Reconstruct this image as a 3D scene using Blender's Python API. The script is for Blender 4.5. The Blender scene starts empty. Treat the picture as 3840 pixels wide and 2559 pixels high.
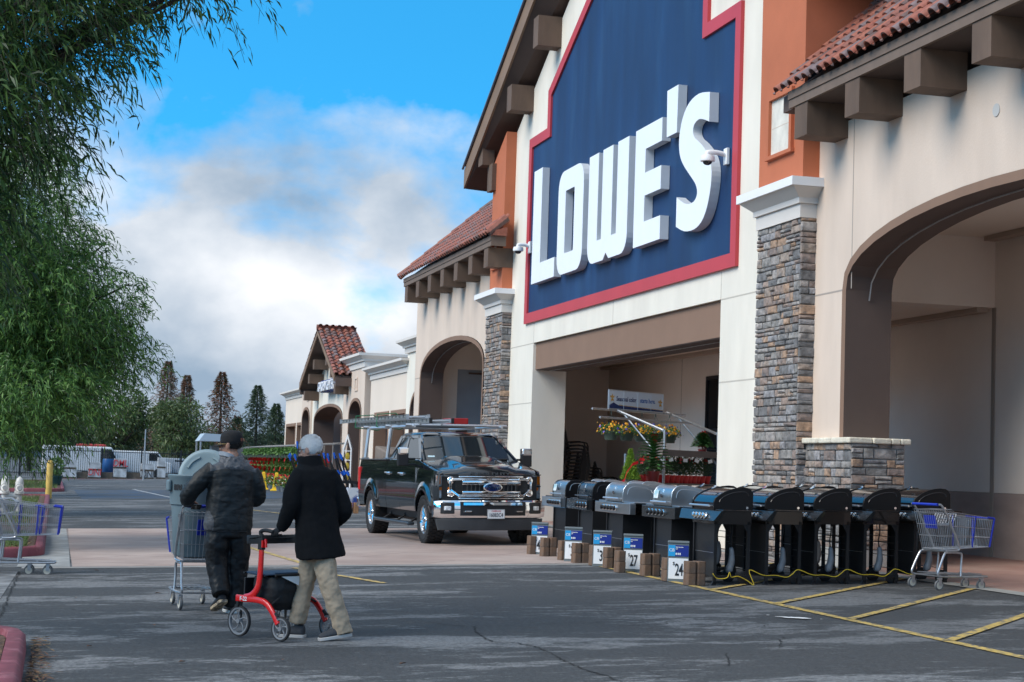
import bpy, math, random
import numpy as np
from mathutils import Vector, Matrix, Euler, noise
random.seed(7)
R = math.radians
S = bpy.context.scene
COL = S.collection

# ---------------------------------------------------------------- camera
cam_data = bpy.data.cameras.new('camera')
cam = bpy.data.objects.new('camera', cam_data)
COL.objects.link(cam)
S.camera = cam
cam_data.sensor_width = 36.0
cam_data.sensor_fit = 'HORIZONTAL'
cam_data.lens = 6519.0 / 3840.0 * 36.0
cam_data.clip_start = 0.1
cam_data.clip_end = 4000
yaw, pit, rol = R(14.59), R(4.224), R(-1.935)
fw = Vector((math.sin(yaw) * math.cos(pit), math.cos(yaw) * math.cos(pit), math.sin(pit)))
rt = Vector((math.cos(yaw), -math.sin(yaw), 0))
up = rt.cross(fw)
rx = rt * math.cos(rol) - up * math.sin(rol)
ux = up * math.cos(rol) + rt * math.sin(rol)
M = Matrix((rx, ux, -fw)).transposed().to_4x4()
M.translation = Vector((0, 0, 1.5))
cam.matrix_world = M
cam_data.dof.use_dof = True
cam_data.dof.focus_distance = 20.0
cam_data.dof.aperture_fstop = 7.1
S.render.resolution_x = 1024
S.render.resolution_y = 682
S.view_settings.view_transform = 'Standard'
S.view_settings.look = 'None'
S.view_settings.exposure = 0.36
S.view_settings.gamma = 1.0

# ---------------------------------------------------------------- sky and sun
SUN_AZ, SUN_EL = R(-106), R(40)      # azimuth from +Y towards +X
sd = Vector((math.sin(SUN_AZ) * math.cos(SUN_EL), math.cos(SUN_AZ) * math.cos(SUN_EL), math.sin(SUN_EL)))
w = bpy.data.worlds.new('World')
S.world = w
w.use_nodes = True
nt = w.node_tree
nt.nodes.clear()
def NN(t, **kw):
    n = nt.nodes.new(t)
    for k, v in kw.items():
        setattr(n, k, v)
    return n
def wmath(op, a, b=None, c=None, clamp=False):
    n = NN('ShaderNodeMath', operation=op, use_clamp=clamp)
    for i, v in enumerate((a, b, c)):
        if v is None: continue
        if isinstance(v, (int, float)): n.inputs[i].default_value = v
        else: nt.links.new(v, n.inputs[i])
    return n.outputs[0]
geo = NN('ShaderNodeNewGeometry')
tc = NN('ShaderNodeTexCoord')
vec = tc.outputs['Generated']
sep = NN('ShaderNodeSeparateXYZ'); nt.links.new(vec, sep.inputs[0])
# the clear part of the sky: sampled well above the horizon, where it is deep blue
comb = NN('ShaderNodeCombineXYZ')
nt.links.new(sep.outputs[0], comb.inputs[0]); nt.links.new(sep.outputs[1], comb.inputs[1])
nt.links.new(wmath('ADD', wmath('MULTIPLY', sep.outputs[2], 3.2), 0.12), comb.inputs[2])
nrm = NN('ShaderNodeVectorMath', operation='NORMALIZE'); nt.links.new(comb.outputs[0], nrm.inputs[0])
sky = NN('ShaderNodeTexSky', sky_type='NISHITA')
sky.sun_disc = False
sky.sun_elevation = SUN_EL
sky.sun_rotation = SUN_AZ
sky.air_density = 1.0; sky.dust_density = 0.2; sky.ozone_density = 2.5
nt.links.new(nrm.outputs[0], sky.inputs['Vector'])
hs = NN('ShaderNodeHueSaturation')
hs.inputs['Hue'].default_value = 0.485; hs.inputs['Saturation'].default_value = 1.13; hs.inputs['Value'].default_value = 1.75
nt.links.new(sky.outputs[0], hs.inputs['Color'])
skm = NN('ShaderNodeVectorMath', operation='SCALE'); skm.inputs['Scale'].default_value = 0.15
tint = NN('ShaderNodeVectorMath', operation='MULTIPLY'); tint.inputs[1].default_value = (0.26, 1.0, 1.16)
nt.links.new(hs.outputs[0], tint.inputs[0]); nt.links.new(tint.outputs[0], skm.inputs[0])
# cloud field: noise over the direction, stretched flat, more of it lower down
mp = NN('ShaderNodeMapping'); mp.inputs['Scale'].default_value = (1.0, 1.0, 1.45); mp.inputs['Location'].default_value = (3.1, 0.35, 1.7)
nt.links.new(vec, mp.inputs[0])
n1 = NN('ShaderNodeTexNoise'); n1.inputs['Scale'].default_value = 6.4; n1.inputs['Detail'].default_value = 8.0; n1.inputs['Roughness'].default_value = 0.54
n1.inputs['Distortion'].default_value = 0.15
nt.links.new(mp.outputs[0], n1.inputs['Vector'])
def blob(az, el, ra, rel):
    # soft patch centred on a direction (degrees)
    az, el = R(az), R(el)
    c = Vector((math.sin(az) * math.cos(el), math.cos(az) * math.cos(el), math.sin(el)))
    t = Vector((math.cos(az), -math.sin(az), 0))
    d1 = NN('ShaderNodeVectorMath', operation='DOT_PRODUCT'); nt.links.new(vec, d1.inputs[0]); d1.inputs[1].default_value = t
    a = wmath('POWER', wmath('ABSOLUTE', wmath('DIVIDE', d1.outputs['Value'], math.sin(R(ra)))), 2.0)
    b = wmath('POWER', wmath('ABSOLUTE', wmath('DIVIDE', wmath('SUBTRACT', sep.outputs[2], c.z), math.sin(R(rel)))), 2.0)
    f = NN('ShaderNodeVectorMath', operation='DOT_PRODUCT'); nt.links.new(vec, f.inputs[0]); f.inputs[1].default_value = c
    return wmath('MULTIPLY', wmath('EXPONENT', wmath('MULTIPLY', wmath('ADD', a, b), -1.0)), wmath('GREATER_THAN', f.outputs['Value'], 0.0))
elev = sep.outputs[2]
low = wmath('SUBTRACT', 1.0, wmath('MULTIPLY_ADD', elev, 1 / 0.10, -0.115 / 0.10, clamp=True))   # 1 below ~6.6 deg, 0 above ~12.5
base = wmath('MULTIPLY_ADD', low, 0.45, wmath('MULTIPLY_ADD', n1.outputs['Fac'], 1.8, -1.06))
base = wmath('ADD', base, wmath('MULTIPLY', blob(10.6, 8.2, 1.9, 1.9), 0.24))
base = wmath('ADD', base, wmath('MULTIPLY', blob(5.2, 10.4, 2.6, 2.6), 0.13))
base = wmath('SUBTRACT', base, wmath('MULTIPLY', blob(4.6, 7.6, 2.4, 1.2), 0.10))
low2 = wmath('SUBTRACT', 1.0, wmath('MULTIPLY_ADD', elev, 1 / 0.085, -0.045 / 0.085, clamp=True))   # solid haze of cloud along the skyline
base = wmath('ADD', base, wmath('MULTIPLY', low2, 0.40))
high = wmath('MULTIPLY_ADD', elev, 1 / 0.16, -0.42 / 0.16, clamp=True)      # unseen cloud added overhead for a stronger, more neutral ambient light
base = wmath('ADD', base, wmath('MULTIPLY', high, 0.38))
side_ = wmath('MULTIPLY_ADD', sep.outputs[1], -1.4, 1.05, clamp=True)            # extra unseen cloud added outside the northern view to raise the ambient light
base = wmath('ADD', base, wmath('MULTIPLY', wmath('MULTIPLY', side_, wmath('SUBTRACT', 1.0, high)), 0.10))
dens = wmath('MULTIPLY', wmath('MULTIPLY_ADD', base, 3.4, 0.05, clamp=True), 1.0)
dens = NN('ShaderNodeMapRange', interpolation_type='SMOOTHSTEP').outputs[0] if False else dens
high0 = wmath('MULTIPLY_ADD', elev, 1 / 0.2, -0.40 / 0.2, clamp=True)  # brightens the cloud added overhead
n2 = NN('ShaderNodeTexNoise'); n2.inputs['Scale'].default_value = 11.0; n2.inputs['Detail'].default_value = 7.0; n2.inputs['Roughness'].default_value = 0.52
nt.links.new(mp.outputs[0], n2.inputs['Vector'])
br = wmath('MULTIPLY_ADD', n2.outputs['Fac'], 2.0, -0.66)
br = wmath('ADD', br, wmath('MULTIPLY', blob(5.8, 6.3, 2.6, 1.2), 0.42))
br = wmath('ADD', br, wmath('MULTIPLY', blob(9.6, 4.6, 2.2, 1.0), 0.42))
br = wmath('SUBTRACT', br, wmath('MULTIPLY', blob(9.0, 1.0, 14.0, 1.6), 0.28))
br = wmath('ADD', br, wmath('MULTIPLY', high0, 0.35), clamp=True)
cm = NN('ShaderNodeMix', data_type='RGBA')
nt.links.new(br, cm.inputs[0])
cm.inputs[6].default_value = (0.26, 0.35, 0.46, 1)
cm.inputs[7].default_value = (0.80, 0.82, 0.85, 1)
mx = NN('ShaderNodeMix', data_type='RGBA')
nt.links.new(dens, mx.inputs[0]); nt.links.new(skm.outputs[0], mx.inputs[6]); nt.links.new(cm.outputs[2], mx.inputs[7])
bgn = NN('ShaderNodeBackground'); bgn.inputs['Strength'].default_value = 1.0
nt.links.new(mx.outputs[2], bgn.inputs[0])
wo = NN('ShaderNodeOutputWorld'); nt.links.new(bgn.outputs[0], wo.inputs[0])

sl = bpy.data.lights.new('sun', 'SUN')
sl.energy = 2.8
sl.angle = R(38)
sl.color = (1.0, 0.93, 0.84)
so = bpy.data.objects.new('sun', sl)
COL.objects.link(so)
so.rotation_euler = sd.to_track_quat('Z', 'Y').to_euler()
so.location = (0, 0, 60)
# ---------------------------------------------------------------- helpers
def gz(X):
    return 0.025 * (X - 2.0)         # the car park falls away from the store
MATS = {}
def mat(name, col=(.5, .5, .5), rough=.6, metal=0., var=0., vscale=3., bump=0., bscale=60., col2=None, c2scale=4., c2lo=.45, c2hi=.6,
        island=None, trans=0., coat=0., spec=.5, stretch=None, coords='Object', emit=0., alpha=1.):
    """procedural Principled material: var = brightness noise, col2 = patches, island = list of colours per loose piece"""
    if name in MATS: return MATS[name]
    m = bpy.data.materials.new(name); m.use_nodes = True
    t = m.node_tree; b = t.nodes['Principled BSDF']; L = t.links.new
    b.inputs['Roughness'].default_value = rough; b.inputs['Metallic'].default_value = metal
    b.inputs['Specular IOR Level'].default_value = spec
    b.inputs['Coat Weight'].default_value = coat; b.inputs['Coat Roughness'].default_value = 0.03
    if trans: b.inputs['Transmission Weight'].default_value = trans
    if emit: b.inputs['Emission Color'].default_value = (*col, 1); b.inputs['Emission Strength'].default_value = emit
    if alpha < 1: b.inputs['Alpha'].default_value = alpha
    tcn = t.nodes.new('ShaderNodeTexCoord'); src = tcn.outputs[coords]
    if stretch:
        mpn = t.nodes.new('ShaderNodeMapping'); mpn.inputs['Scale'].default_value = stretch
        L(src, mpn.inputs[0]); src = mpn.outputs[0]
    cur = None
    if island:
        g = t.nodes.new('ShaderNodeNewGeometry'); cr = t.nodes.new('ShaderNodeValToRGB')
        cr.color_ramp.interpolation = 'CONSTANT' if len(island) > 2 else 'LINEAR'
        el = cr.color_ramp.elements
        for i, c in enumerate(island):
            e = el[i] if i < 2 else el.new(i / len(island))
            e.position = i / len(island) if len(island) > 2 else i; e.color = (*c, 1)
        L(g.outputs['Random Per Island'], cr.inputs[0]); cur = cr.outputs[0]
    def noi(scale, detail=5., rg=.55):
        n = t.nodes.new('ShaderNodeTexNoise'); n.inputs['Scale'].default_value = scale; n.inputs['Detail'].default_value = detail
        n.inputs['Roughness'].default_value = rg
        L(src, n.inputs['Vector']); return n.outputs['Fac']
    def mixn(fac, a, c):
        x = t.nodes.new('ShaderNodeMix'); x.data_type = 'RGBA'
        L(fac, x.inputs[0])
        if isinstance(a, tuple): x.inputs[6].default_value = (*a, 1)
        else: L(a, x.inputs[6])
        if isinstance(c, tuple): x.inputs[7].default_value = (*c, 1)
        else: L(c, x.inputs[7])
        return x.outputs[2]
    if col2:
        mr = t.nodes.new('ShaderNodeMapRange'); mr.inputs[1].default_value = c2lo; mr.inputs[2].default_value = c2hi
        L(noi(c2scale), mr.inputs[0])
        cur = mixn(mr.outputs[0], cur if cur is not None else col, col2)
    if var:
        mr = t.nodes.new('ShaderNodeMapRange'); mr.inputs[1].default_value = .3; mr.inputs[2].default_value = .7
        mr.inputs[3].default_value = 1 - var; mr.inputs[4].default_value = 1 + var
        L(noi(vscale), mr.inputs[0])
        x = t.nodes.new('ShaderNodeVectorMath'); x.operation = 'SCALE'
        if cur is None: x.inputs[0].default_value = col
        else: L(cur, x.inputs[0])
        L(mr.outputs[0], x.inputs['Scale']); cur = x.outputs[0]
    if cur is None: b.inputs['Base Color'].default_value = (*col, 1)
    else: L(cur, b.inputs['Base Color'])
    if bump:
        bn = t.nodes.new('ShaderNodeBump'); bn.inputs['Strength'].default_value = 1.0; bn.inputs['Distance'].default_value = bump
        L(noi(bscale, 4.), bn.inputs['Height']); L(bn.outputs[0], b.inputs['Normal'])
    m['tree'] = 1
    MATS[name] = m
    return m

class MB:
    """collects shapes; build() links them as one mesh object"""
    def __init__(s): s.v = []; s.f = []; s.m = []; s.M = None
    def add(s, vs, fs, mi=0):
        o = len(s.v)
        if s.M is not None: vs = [s.M @ Vector(v) for v in vs]
        s.v += [tuple(v) for v in vs]; s.f += [tuple(i + o for i in f) for f in fs]; s.m += [mi] * len(fs)
        return s
    def box(s, a, b, mi=0, M=None):
        x0, y0, z0 = a; x1, y1, z1 = b
        vs = [(x0, y0, z0), (x1, y0, z0), (x1, y1, z0), (x0, y1, z0), (x0, y0, z1), (x1, y0, z1), (x1, y1, z1), (x0, y1, z1)]
        if M is not None: vs = [M @ Vector(v) for v in vs]
        return s.add(vs, [(0, 3, 2, 1), (4, 5, 6, 7), (0, 1, 5, 4), (1, 2, 6, 5), (2, 3, 7, 6), (3, 0, 4, 7)], mi)
    def cbox(s, c, d, mi=0, rot=None):
        M = Matrix.Translation(c) @ (Euler(rot).to_matrix().to_4x4() if rot else Matrix())
        return s.box((-d[0] / 2, -d[1] / 2, -d[2] / 2), (d[0] / 2, d[1] / 2, d[2] / 2), mi, M)
    def prism(s, poly, axis, a, b, mi=0):
        """poly 2D; axis 'x': poly=(y,z) from x=a to b; 'y': (x,z); 'z': (x,y)"""
        def P(p, t):
            return (t, p[0], p[1]) if axis == 'x' else (p[0], t, p[1]) if axis == 'y' else (p[0], p[1], t)
        n = len(poly)
        vs = [P(p, a) for p in poly] + [P(p, b) for p in poly]
        fs = [tuple(range(n)), tuple(range(2 * n - 1, n - 1, -1))] + [(i, i + n, (i + 1) % n + n, (i + 1) % n) for i in range(n)]
        return s.add(vs, fs, mi)
    def tube(s, pts, r, n=8, mi=0, closed=False, caps=True):
        pts = [Vector(p) for p in pts]; k = len(pts)
        rs = r if isinstance(r, (list, tuple)) else [r] * k
        ref = None; vs = []; fs = []
        for i, p in enumerate(pts):
            if closed: d = pts[(i + 1) % k] - pts[i - 1]
            else: d = pts[min(i + 1, k - 1)] - pts[max(i - 1, 0)]
            d = d.normalized() if d.length > 1e-9 else Vector((0, 0, 1))
            if ref is None:
                ref = Vector((0, 0, 1)) if abs(d.z) < .9 else Vector((1, 0, 0))
            a = (ref - d * ref.dot(d))
            a = a.normalized() if a.length > 1e-6 else d.orthogonal().normalized()
            ref = a; b = d.cross(a)
            for j in range(n):
                t = 2 * math.pi * j / n
                vs.append(p + (a * math.cos(t) + b * math.sin(t)) * rs[i])
        for i in range(k if closed else k - 1):
            for j in range(n):
                i2 = (i + 1) % k
                fs.append((i * n + j, i * n + (j + 1) % n, i2 * n + (j + 1) % n, i2 * n + j))
        if caps and not closed:
            fs.append(tuple(range(n - 1, -1, -1))); fs.append(tuple((k - 1) * n + j for j in range(n)))
        return s.add(vs, fs, mi)
    def lathe(s, prof, n=16, mi=0, c=(0, 0, 0), M=None, caps=True, a0=0, a1=2 * math.pi):
        """profile [(r,z)] about z"""
        vs = []; fs = []; k = len(prof); full = abs(a1 - a0 - 2 * math.pi) < 1e-6
        m = n if full else n + 1
        for r_, z in prof:
            for j in range(m):
                t = a0 + (a1 - a0) * j / n
                vs.append(Vector((c[0] + r_ * math.cos(t), c[1] + r_ * math.sin(t), c[2] + z)))
        for i in range(k - 1):
            for j in range(n):
                j2 = (j + 1) % m
                fs.append((i * m + j, i * m + j2, (i + 1) * m + j2, (i + 1) * m + j))
        if caps and full:
            if prof[0][0] > 1e-6: fs.append(tuple(range(n - 1, -1, -1)))
            if prof[-1][0] > 1e-6: fs.append(tuple((k - 1) * m + j for j in range(n)))
        if M is not None: vs = [M @ v for v in vs]
        return s.add(vs, fs, mi)
    def ell(s, c, r, n=12, k=8, mi=0, M=None):
        vs = []; fs = []
        for i in range(k + 1):
            ph = math.pi * i / k
            for j in range(n):
                t = 2 * math.pi * j / n
                vs.append(Vector((c[0] + r[0] * math.sin(ph) * math.cos(t), c[1] + r[1] * math.sin(ph) * math.sin(t), c[2] - r[2] * math.cos(ph))))
        for i in range(k):
            for j in range(n):
                fs.append((i * n + j, i * n + (j + 1) % n, (i + 1) * n + (j + 1) % n, (i + 1) * n + j))
        if M is not None: vs = [M @ v for v in vs]
        return s.add(vs, fs, mi)
    def loft(s, rings, mi=0, caps=True, closed_ring=True):
        n = len(rings[0]); vs = [p for r_ in rings for p in r_]; fs = []
        for i in range(len(rings) - 1):
            for j in range(n if closed_ring else n - 1):
                fs.append((i * n + j, i * n + (j + 1) % n, (i + 1) * n + (j + 1) % n, (i + 1) * n + j))
        if caps and closed_ring:
            fs.append(tuple(range(n - 1, -1, -1))); fs.append(tuple((len(rings) - 1) * n + j for j in range(n)))
        return s.add(vs, fs, mi)
    def build(s, name, mats, parent=None, smooth=False, bevel=0, loc=None, rot=None, seg=2, angle=40, subd=0, label=None):
        me = bpy.data.meshes.new(name)
        me.from_pydata(s.v, [], s.f)
        if not isinstance(mats, (list, tuple)): mats = [mats]
        for m_ in mats: me.materials.append(m_)
        if any(s.m): me.polygons.foreach_set('material_index', s.m)
        me.validate()
        bm_fix(me)
        if smooth:
            me.polygons.foreach_set('use_smooth', [True] * len(me.polygons))
            if smooth == 'auto': me.set_sharp_from_angle(angle=R(angle))
        o = bpy.data.objects.new(name, me); COL.objects.link(o)
        if parent is not None: o.parent = parent
        if loc: o.location = loc
        if rot: o.rotation_euler = rot
        if label: o['label'] = label
        if bevel:
            bv = o.modifiers.new('bevel', 'BEVEL'); bv.width = bevel; bv.segments = seg; bv.limit_method = 'ANGLE'; bv.angle_limit = R(35)
        if subd:
            sb = o.modifiers.new('subd', 'SUBSURF'); sb.levels = subd; sb.render_levels = subd
        return o
import bmesh
def bm_fix(me):
    if len(me.polygons) > 60000: return
    bm = bmesh.new(); bm.from_mesh(me)
    bmesh.ops.recalc_face_normals(bm, faces=bm.faces)
    bm.to_mesh(me); bm.free()
def tag(o, label=None, cat=None, group=None, kind=None):
    if label: o['label'] = label
    if cat: o['category'] = cat
    if group: o['group'] = group
    if kind: o['kind'] = kind
    return o
def thing(name, label, cat, loc=(0, 0, 0), rz=0, group=None, rot=None):
    o = bpy.data.objects.new(name, None); COL.objects.link(o)
    o.empty_display_size = .2; o.location = loc; o.rotation_euler = rot if rot else (0, 0, rz)
    return tag(o, label, cat, group)
KIDS = {}
def kids(o): return [c for c in bpy.data.objects if c.parent == o]
def dup(o, parent=None, loc=None, rz=None, label=None, group=None, mats=None):
    c = o.copy(); COL.objects.link(c); c.parent = parent
    if loc is not None: c.location = loc
    if rz is not None: c.rotation_euler = (c.rotation_euler[0], c.rotation_euler[1], rz)
    if label: c['label'] = label
    if group: c['group'] = group
    for ch in kids(o):
        dup(ch, c)
    return c
def text_mesh(s, txt, size, mat_, name, parent, M, ext=.002, align='CENTER', shear=0, xs=1., bold=0., spacing=1., offs=None):
    """lettering from Blender's own font, as a mesh; M maps text plane (x right, y up, z out)"""
    cu = bpy.data.curves.new(name, 'FONT'); cu.body = txt; cu.size = size; cu.extrude = ext; cu.align_x = align; cu.shear = shear
    cu.offset = bold; cu.space_character = spacing; cu.resolution_u = 3
    tmp = bpy.data.objects.new('tmp', cu); COL.objects.link(tmp)
    bpy.context.view_layer.update()
    dg = bpy.context.evaluated_depsgraph_get()
    me = bpy.data.meshes.new_from_object(tmp.evaluated_get(dg))
    bpy.data.objects.remove(tmp); bpy.data.curves.remove(cu)
    me.transform(M @ Matrix.Diagonal((xs, 1, 1, 1)))
    me.materials.clear(); me.materials.append(mat_)
    o = bpy.data.objects.new(name, me); COL.objects.link(o); o.parent = parent
    me.name = name
    return o
def frame(o, x, y):
    """matrix with origin o, text x-axis x, text y-axis y"""
    x = Vector(x).normalized(); y = Vector(y).normalized(); z = x.cross(y).normalized(); y = z.cross(x)
    Mx = Matrix((x, y, z)).transposed().to_4x4(); Mx.translation = Vector(o); return Mx
def lerp(a, b, t): return a + (b - a) * t
def arc(cx, cy, rx_, ry_, a0, a1, n):
    return [(cx + rx_ * math.cos(R(lerp(a0, a1, i / n))), cy + ry_ * math.sin(R(lerp(a0, a1, i / n)))) for i in range(n + 1)]

M_ = {}
M_['cream'] = mat('cream_stucco', (.76, .71, .62), .85, var=.06, vscale=1.3, bump=.004, bscale=70, stretch=(1, 1, .35), col2=(.69, .64, .555), c2scale=.9, c2lo=.52, c2hi=.8)
M_['beige'] = mat('beige_stucco', (.65, .53, .44), .85, var=.07, vscale=1.3, bump=.004, bscale=70, stretch=(1, 1, .35), col2=(.585, .47, .385), c2scale=.9, c2lo=.5, c2hi=.8)
M_['lbeige'] = mat('light_beige_stucco', (.72, .62, .525), .85, var=.04, vscale=.6, bump=.002, bscale=90)
M_['orange'] = mat('terracotta_stucco', (.47, .14, .065), .85, var=.08, vscale=1.2, bump=.003, bscale=80)
M_['brown'] = mat('brown_stucco', (.23, .14, .095), .8, var=.06, vscale=1.5, bump=.002, bscale=80)
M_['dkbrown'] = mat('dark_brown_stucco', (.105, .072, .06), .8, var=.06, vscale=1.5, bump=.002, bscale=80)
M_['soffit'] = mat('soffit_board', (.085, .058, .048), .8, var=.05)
M_['timber'] = mat('timber_corbel', (.125, .08, .055), .75, var=.25, vscale=2.5, stretch=(1, 1, .35), bump=.003, bscale=14)
M_['corn'] = mat('cornice_grey', (.64, .60, .56), .8, var=.03, vscale=1)
M_['capt'] = mat('cornice_top', (.78, .78, .79), .7, var=.02)
M_['bluewall'] = mat('blue_painted_wall', (.003, .031, .105), .6, var=.22, vscale=1.2, stretch=(1, 1, .22), bump=.002, bscale=80, col2=(.010, .050, .135), c2scale=1.3, c2lo=.5, c2hi=.75)
M_['red'] = mat('red_trim', (.50, .045, .055), .5, var=.06, vscale=1)
M_['white'] = mat('white_paint', (.80, .81, .82), .45, var=.02)
M_['tile'] = mat('clay_tile', rough=.6, island=[(.27, .078, .048), (.21, .07, .05), (.30, .10, .065), (.13, .075, .065), (.24, .085, .058), (.17, .12, .12), (.28, .09, .055)], var=.3, vscale=9, bump=.004, bscale=30)
M_['stone'] = mat('ledge_stone', rough=.9, island=[(.20, .19, .185), (.25, .235, .22), (.30, .24, .20), (.36, .24, .165), (.16, .155, .155), (.28, .21, .175), (.33, .30, .28), (.22, .17, .15), (.27, .26, .265)],
                   var=.42, vscale=11, bump=.02, bscale=16, col2=(.13, .13, .135), c2scale=7, c2lo=.5, c2hi=.72)
M_['mortar'] = mat('mortar', (.30, .295, .28), .95, var=.15, vscale=10, bump=.01, bscale=40)
M_['limest'] = mat('limestone_cap', (.66, .61, .50), .85, var=.16, vscale=8, bump=.012, bscale=25)
M_['conc'] = mat('concrete', (.36, .355, .34), .9, var=.14, vscale=3, bump=.003, bscale=50)
M_['steel'] = mat('galvanised_steel', (.55, .57, .59), .38, .85, var=.12, vscale=12)
M_['cart'] = mat('zinc_wire', (.42, .44, .47), .36, .8, var=.1, vscale=20)
M_['alu'] = mat('aluminium', (.72, .74, .76), .3, .9, var=.06)
M_['chrome'] = mat('chrome', (.86, .87, .88), .05, 1.)
M_['black'] = mat('black_plastic', (.012, .012, .014), .45)
M_['blackg'] = mat('black_gloss', (.010, .010, .012), .10, coat=.6)
M_['rubber'] = mat('tyre_rubber', (.022, .022, .023), .85, var=.2, vscale=20, bump=.002, bscale=60)
M_['glass'] = mat('dark_glass', (.012, .018, .022), .03, spec=.9)
M_['blue'] = mat('blue_plastic', (.010, .035, .42), .4)

ORD2 = ['number ' + w_ for w_ in 'one two three four five six seven eight nine ten eleven twelve thirteen fourteen fifteen sixteen seventeen eighteen nineteen twenty twenty-one twenty-two twenty-three twenty-four twenty-five twenty-six twenty-seven twenty-eight twenty-nine thirty thirty-one thirty-two thirty-three thirty-four'.split()]
ORD = 'first second third fourth fifth sixth seventh eighth ninth tenth eleventh twelfth thirteenth fourteenth fifteenth sixteenth seventeenth eighteenth nineteenth twentieth twenty-first twenty-second'.split()
# ---------------------------------------------------------------- ground
def asphalt():
    m = bpy.data.materials.new('asphalt'); m.use_nodes = True; t = m.node_tree; L = t.links.new; b = t.nodes['Principled BSDF']
    tcn = t.nodes.new('ShaderNodeTexCoord'); o = tcn.outputs['Object']
    def noi(sc, det=4, rg=.5, st=None, dist=0):
        s = o
        if st:
            q = t.nodes.new('ShaderNodeMapping'); q.inputs['Scale'].default_value = st; L(o, q.inputs[0]); s = q.outputs[0]
        n = t.nodes.new('ShaderNodeTexNoise'); n.inputs['Scale'].default_value = sc; n.inputs['Detail'].default_value = det; n.inputs['Roughness'].default_value = rg; n.inputs['Distortion'].default_value = dist
        L(s, n.inputs['Vector']); return n.outputs['Fac']
    def mr(x, a, b_, c, d):
        n = t.nodes.new('ShaderNodeMapRange'); n.interpolation_type = 'SMOOTHSTEP'
        for i, v in enumerate((a, b_, c, d)): n.inputs[i + 1].default_value = v
        L(x, n.inputs[0]); return n.outputs[0]
    def mix(f, a, c, bt='MIX'):
        x = t.nodes.new('ShaderNodeMix'); x.data_type = 'RGBA'; x.blend_type = bt
        if isinstance(f, float): x.inputs[0].default_value = f
        else: L(f, x.inputs[0])
        for k, v in ((6, a), (7, c)):
            if isinstance(v, tuple): x.inputs[k].default_value = (*v, 1)
            else: L(v, x.inputs[k])
        return x.outputs[2]
    def mth(op, a, c):
        n = t.nodes.new('ShaderNodeMath'); n.operation = op
        for i, v in enumerate((a, c)):
            if isinstance(v, float): n.inputs[i].default_value = v
            else: L(v, n.inputs[i])
        return n.outputs[0]
    # worn, paler patches with ragged edges broken up by the aggregate
    agg = noi(55, 3, .7)
    patch = mth('ADD', noi(.80, 9, .70, (.36, 1.0, 1), .35), mth('MULTIPLY', mth('SUBTRACT', noi(14, 4, .7, (.35, 1, 1)), .5), .30))
    patch = mth('ADD', patch, mth('MULTIPLY', mth('SUBTRACT', agg, .5), .16))
    pf = mr(patch, .50, .57, 0., 1.)
    col = mix(pf, (.036, .039, .042), (.165, .170, .175))
    col = mix(mr(noi(.16, 3, .5), .38, .66, 0., 1.), col, mix(.4, col, (.04, .041, .043)))
    # aggregate speckle
    sp1 = mr(noi(120, 2, .6), .55, .75, 0., 1.)
    col = mix(sp1, col, mix(.55, col, (.20, .21, .215)))
    sp2 = mr(noi(75, 2, .6), .30, .42, 1., 0.)
    col = mix(sp2, col, mix(.55, col, (.018, .019, .02)))
    g2 = mr(noi(26, 6, .85), .38, .62, .62, 1.42)
    sc2 = t.nodes.new('ShaderNodeVectorMath'); sc2.operation = 'SCALE'; L(col, sc2.inputs[0]); L(g2, sc2.inputs['Scale']); col = sc2.outputs[0]
    # cracks
    v = t.nodes.new('ShaderNodeTexVoronoi'); v.feature = 'DISTANCE_TO_EDGE'; v.inputs['Scale'].default_value = .16
    q = t.nodes.new('ShaderNodeMix'); q.data_type = 'VECTOR'; q.inputs[0].default_value = .14
    nv = t.nodes.new('ShaderNodeTexNoise'); nv.inputs['Scale'].default_value = 1.3; nv.inputs['Detail'].default_value = 6; L(o, nv.inputs['Vector'])
    ad = t.nodes.new('ShaderNodeVectorMath'); ad.operation = 'ADD'; sc = t.nodes.new('ShaderNodeVectorMath'); sc.operation = 'SCALE'; sc.inputs['Scale'].default_value = 1.1
    L(nv.outputs['Color'], sc.inputs[0]); L(o, ad.inputs[0]); L(sc.outputs[0], ad.inputs[1]); L(ad.outputs[0], v.inputs['Vector'])
    ck = mr(v.outputs['Distance'], .0006, .0024, 1., 0.)
    ck = mth('MULTIPLY', ck, mr(noi(.35, 2, .5), .52, .60, 0., 1.))
    col = mix(ck, col, (.012, .012, .012))
    L(col, b.inputs['Base Color']); b.inputs['Roughness'].default_value = .82
    bn = t.nodes.new('ShaderNodeBump'); bn.inputs['Distance'].default_value = .006; L(noi(110, 3, .7), bn.inputs['Height']); L(bn.outputs[0], b.inputs['Normal'])
    return m
M_['asph'] = asphalt()
def sheet(name, pts, m, dz, kind='structure', th=0):
    """flat sheet on the falling ground; pts (x, y)"""
    mb = MB(); n = len(pts)
    if th: 
        mb.add([(x, y, gz(x) + dz) for x, y in pts] + [(x, y, gz(x) + dz + th) for x, y in pts], [tuple(range(n)), tuple(range(2 * n - 1, n - 1, -1))] + [(i, (i + 1) % n, (i + 1) % n + n, i + n) for i in range(n)])
    else: mb.add([(x, y, gz(x) + dz) for x, y in pts], [tuple(range(n))])
    o = mb.build(name, m)
    if kind: o['kind'] = kind
    return o
g = MB(); g.add([(-300, -30, gz(-300)), (26, -30, gz(26)), (26, 900, gz(26)), (-300, 900, gz(-300))], [(0, 1, 2, 3)])
g.add([(26, -30, gz(26)), (400, -30, gz(26)), (400, 900, gz(26)), (26, 900, gz(26))], [(0, 1, 2, 3)])
tag(g.build('car_park_asphalt', M_['asph']), kind='structure')
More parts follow.
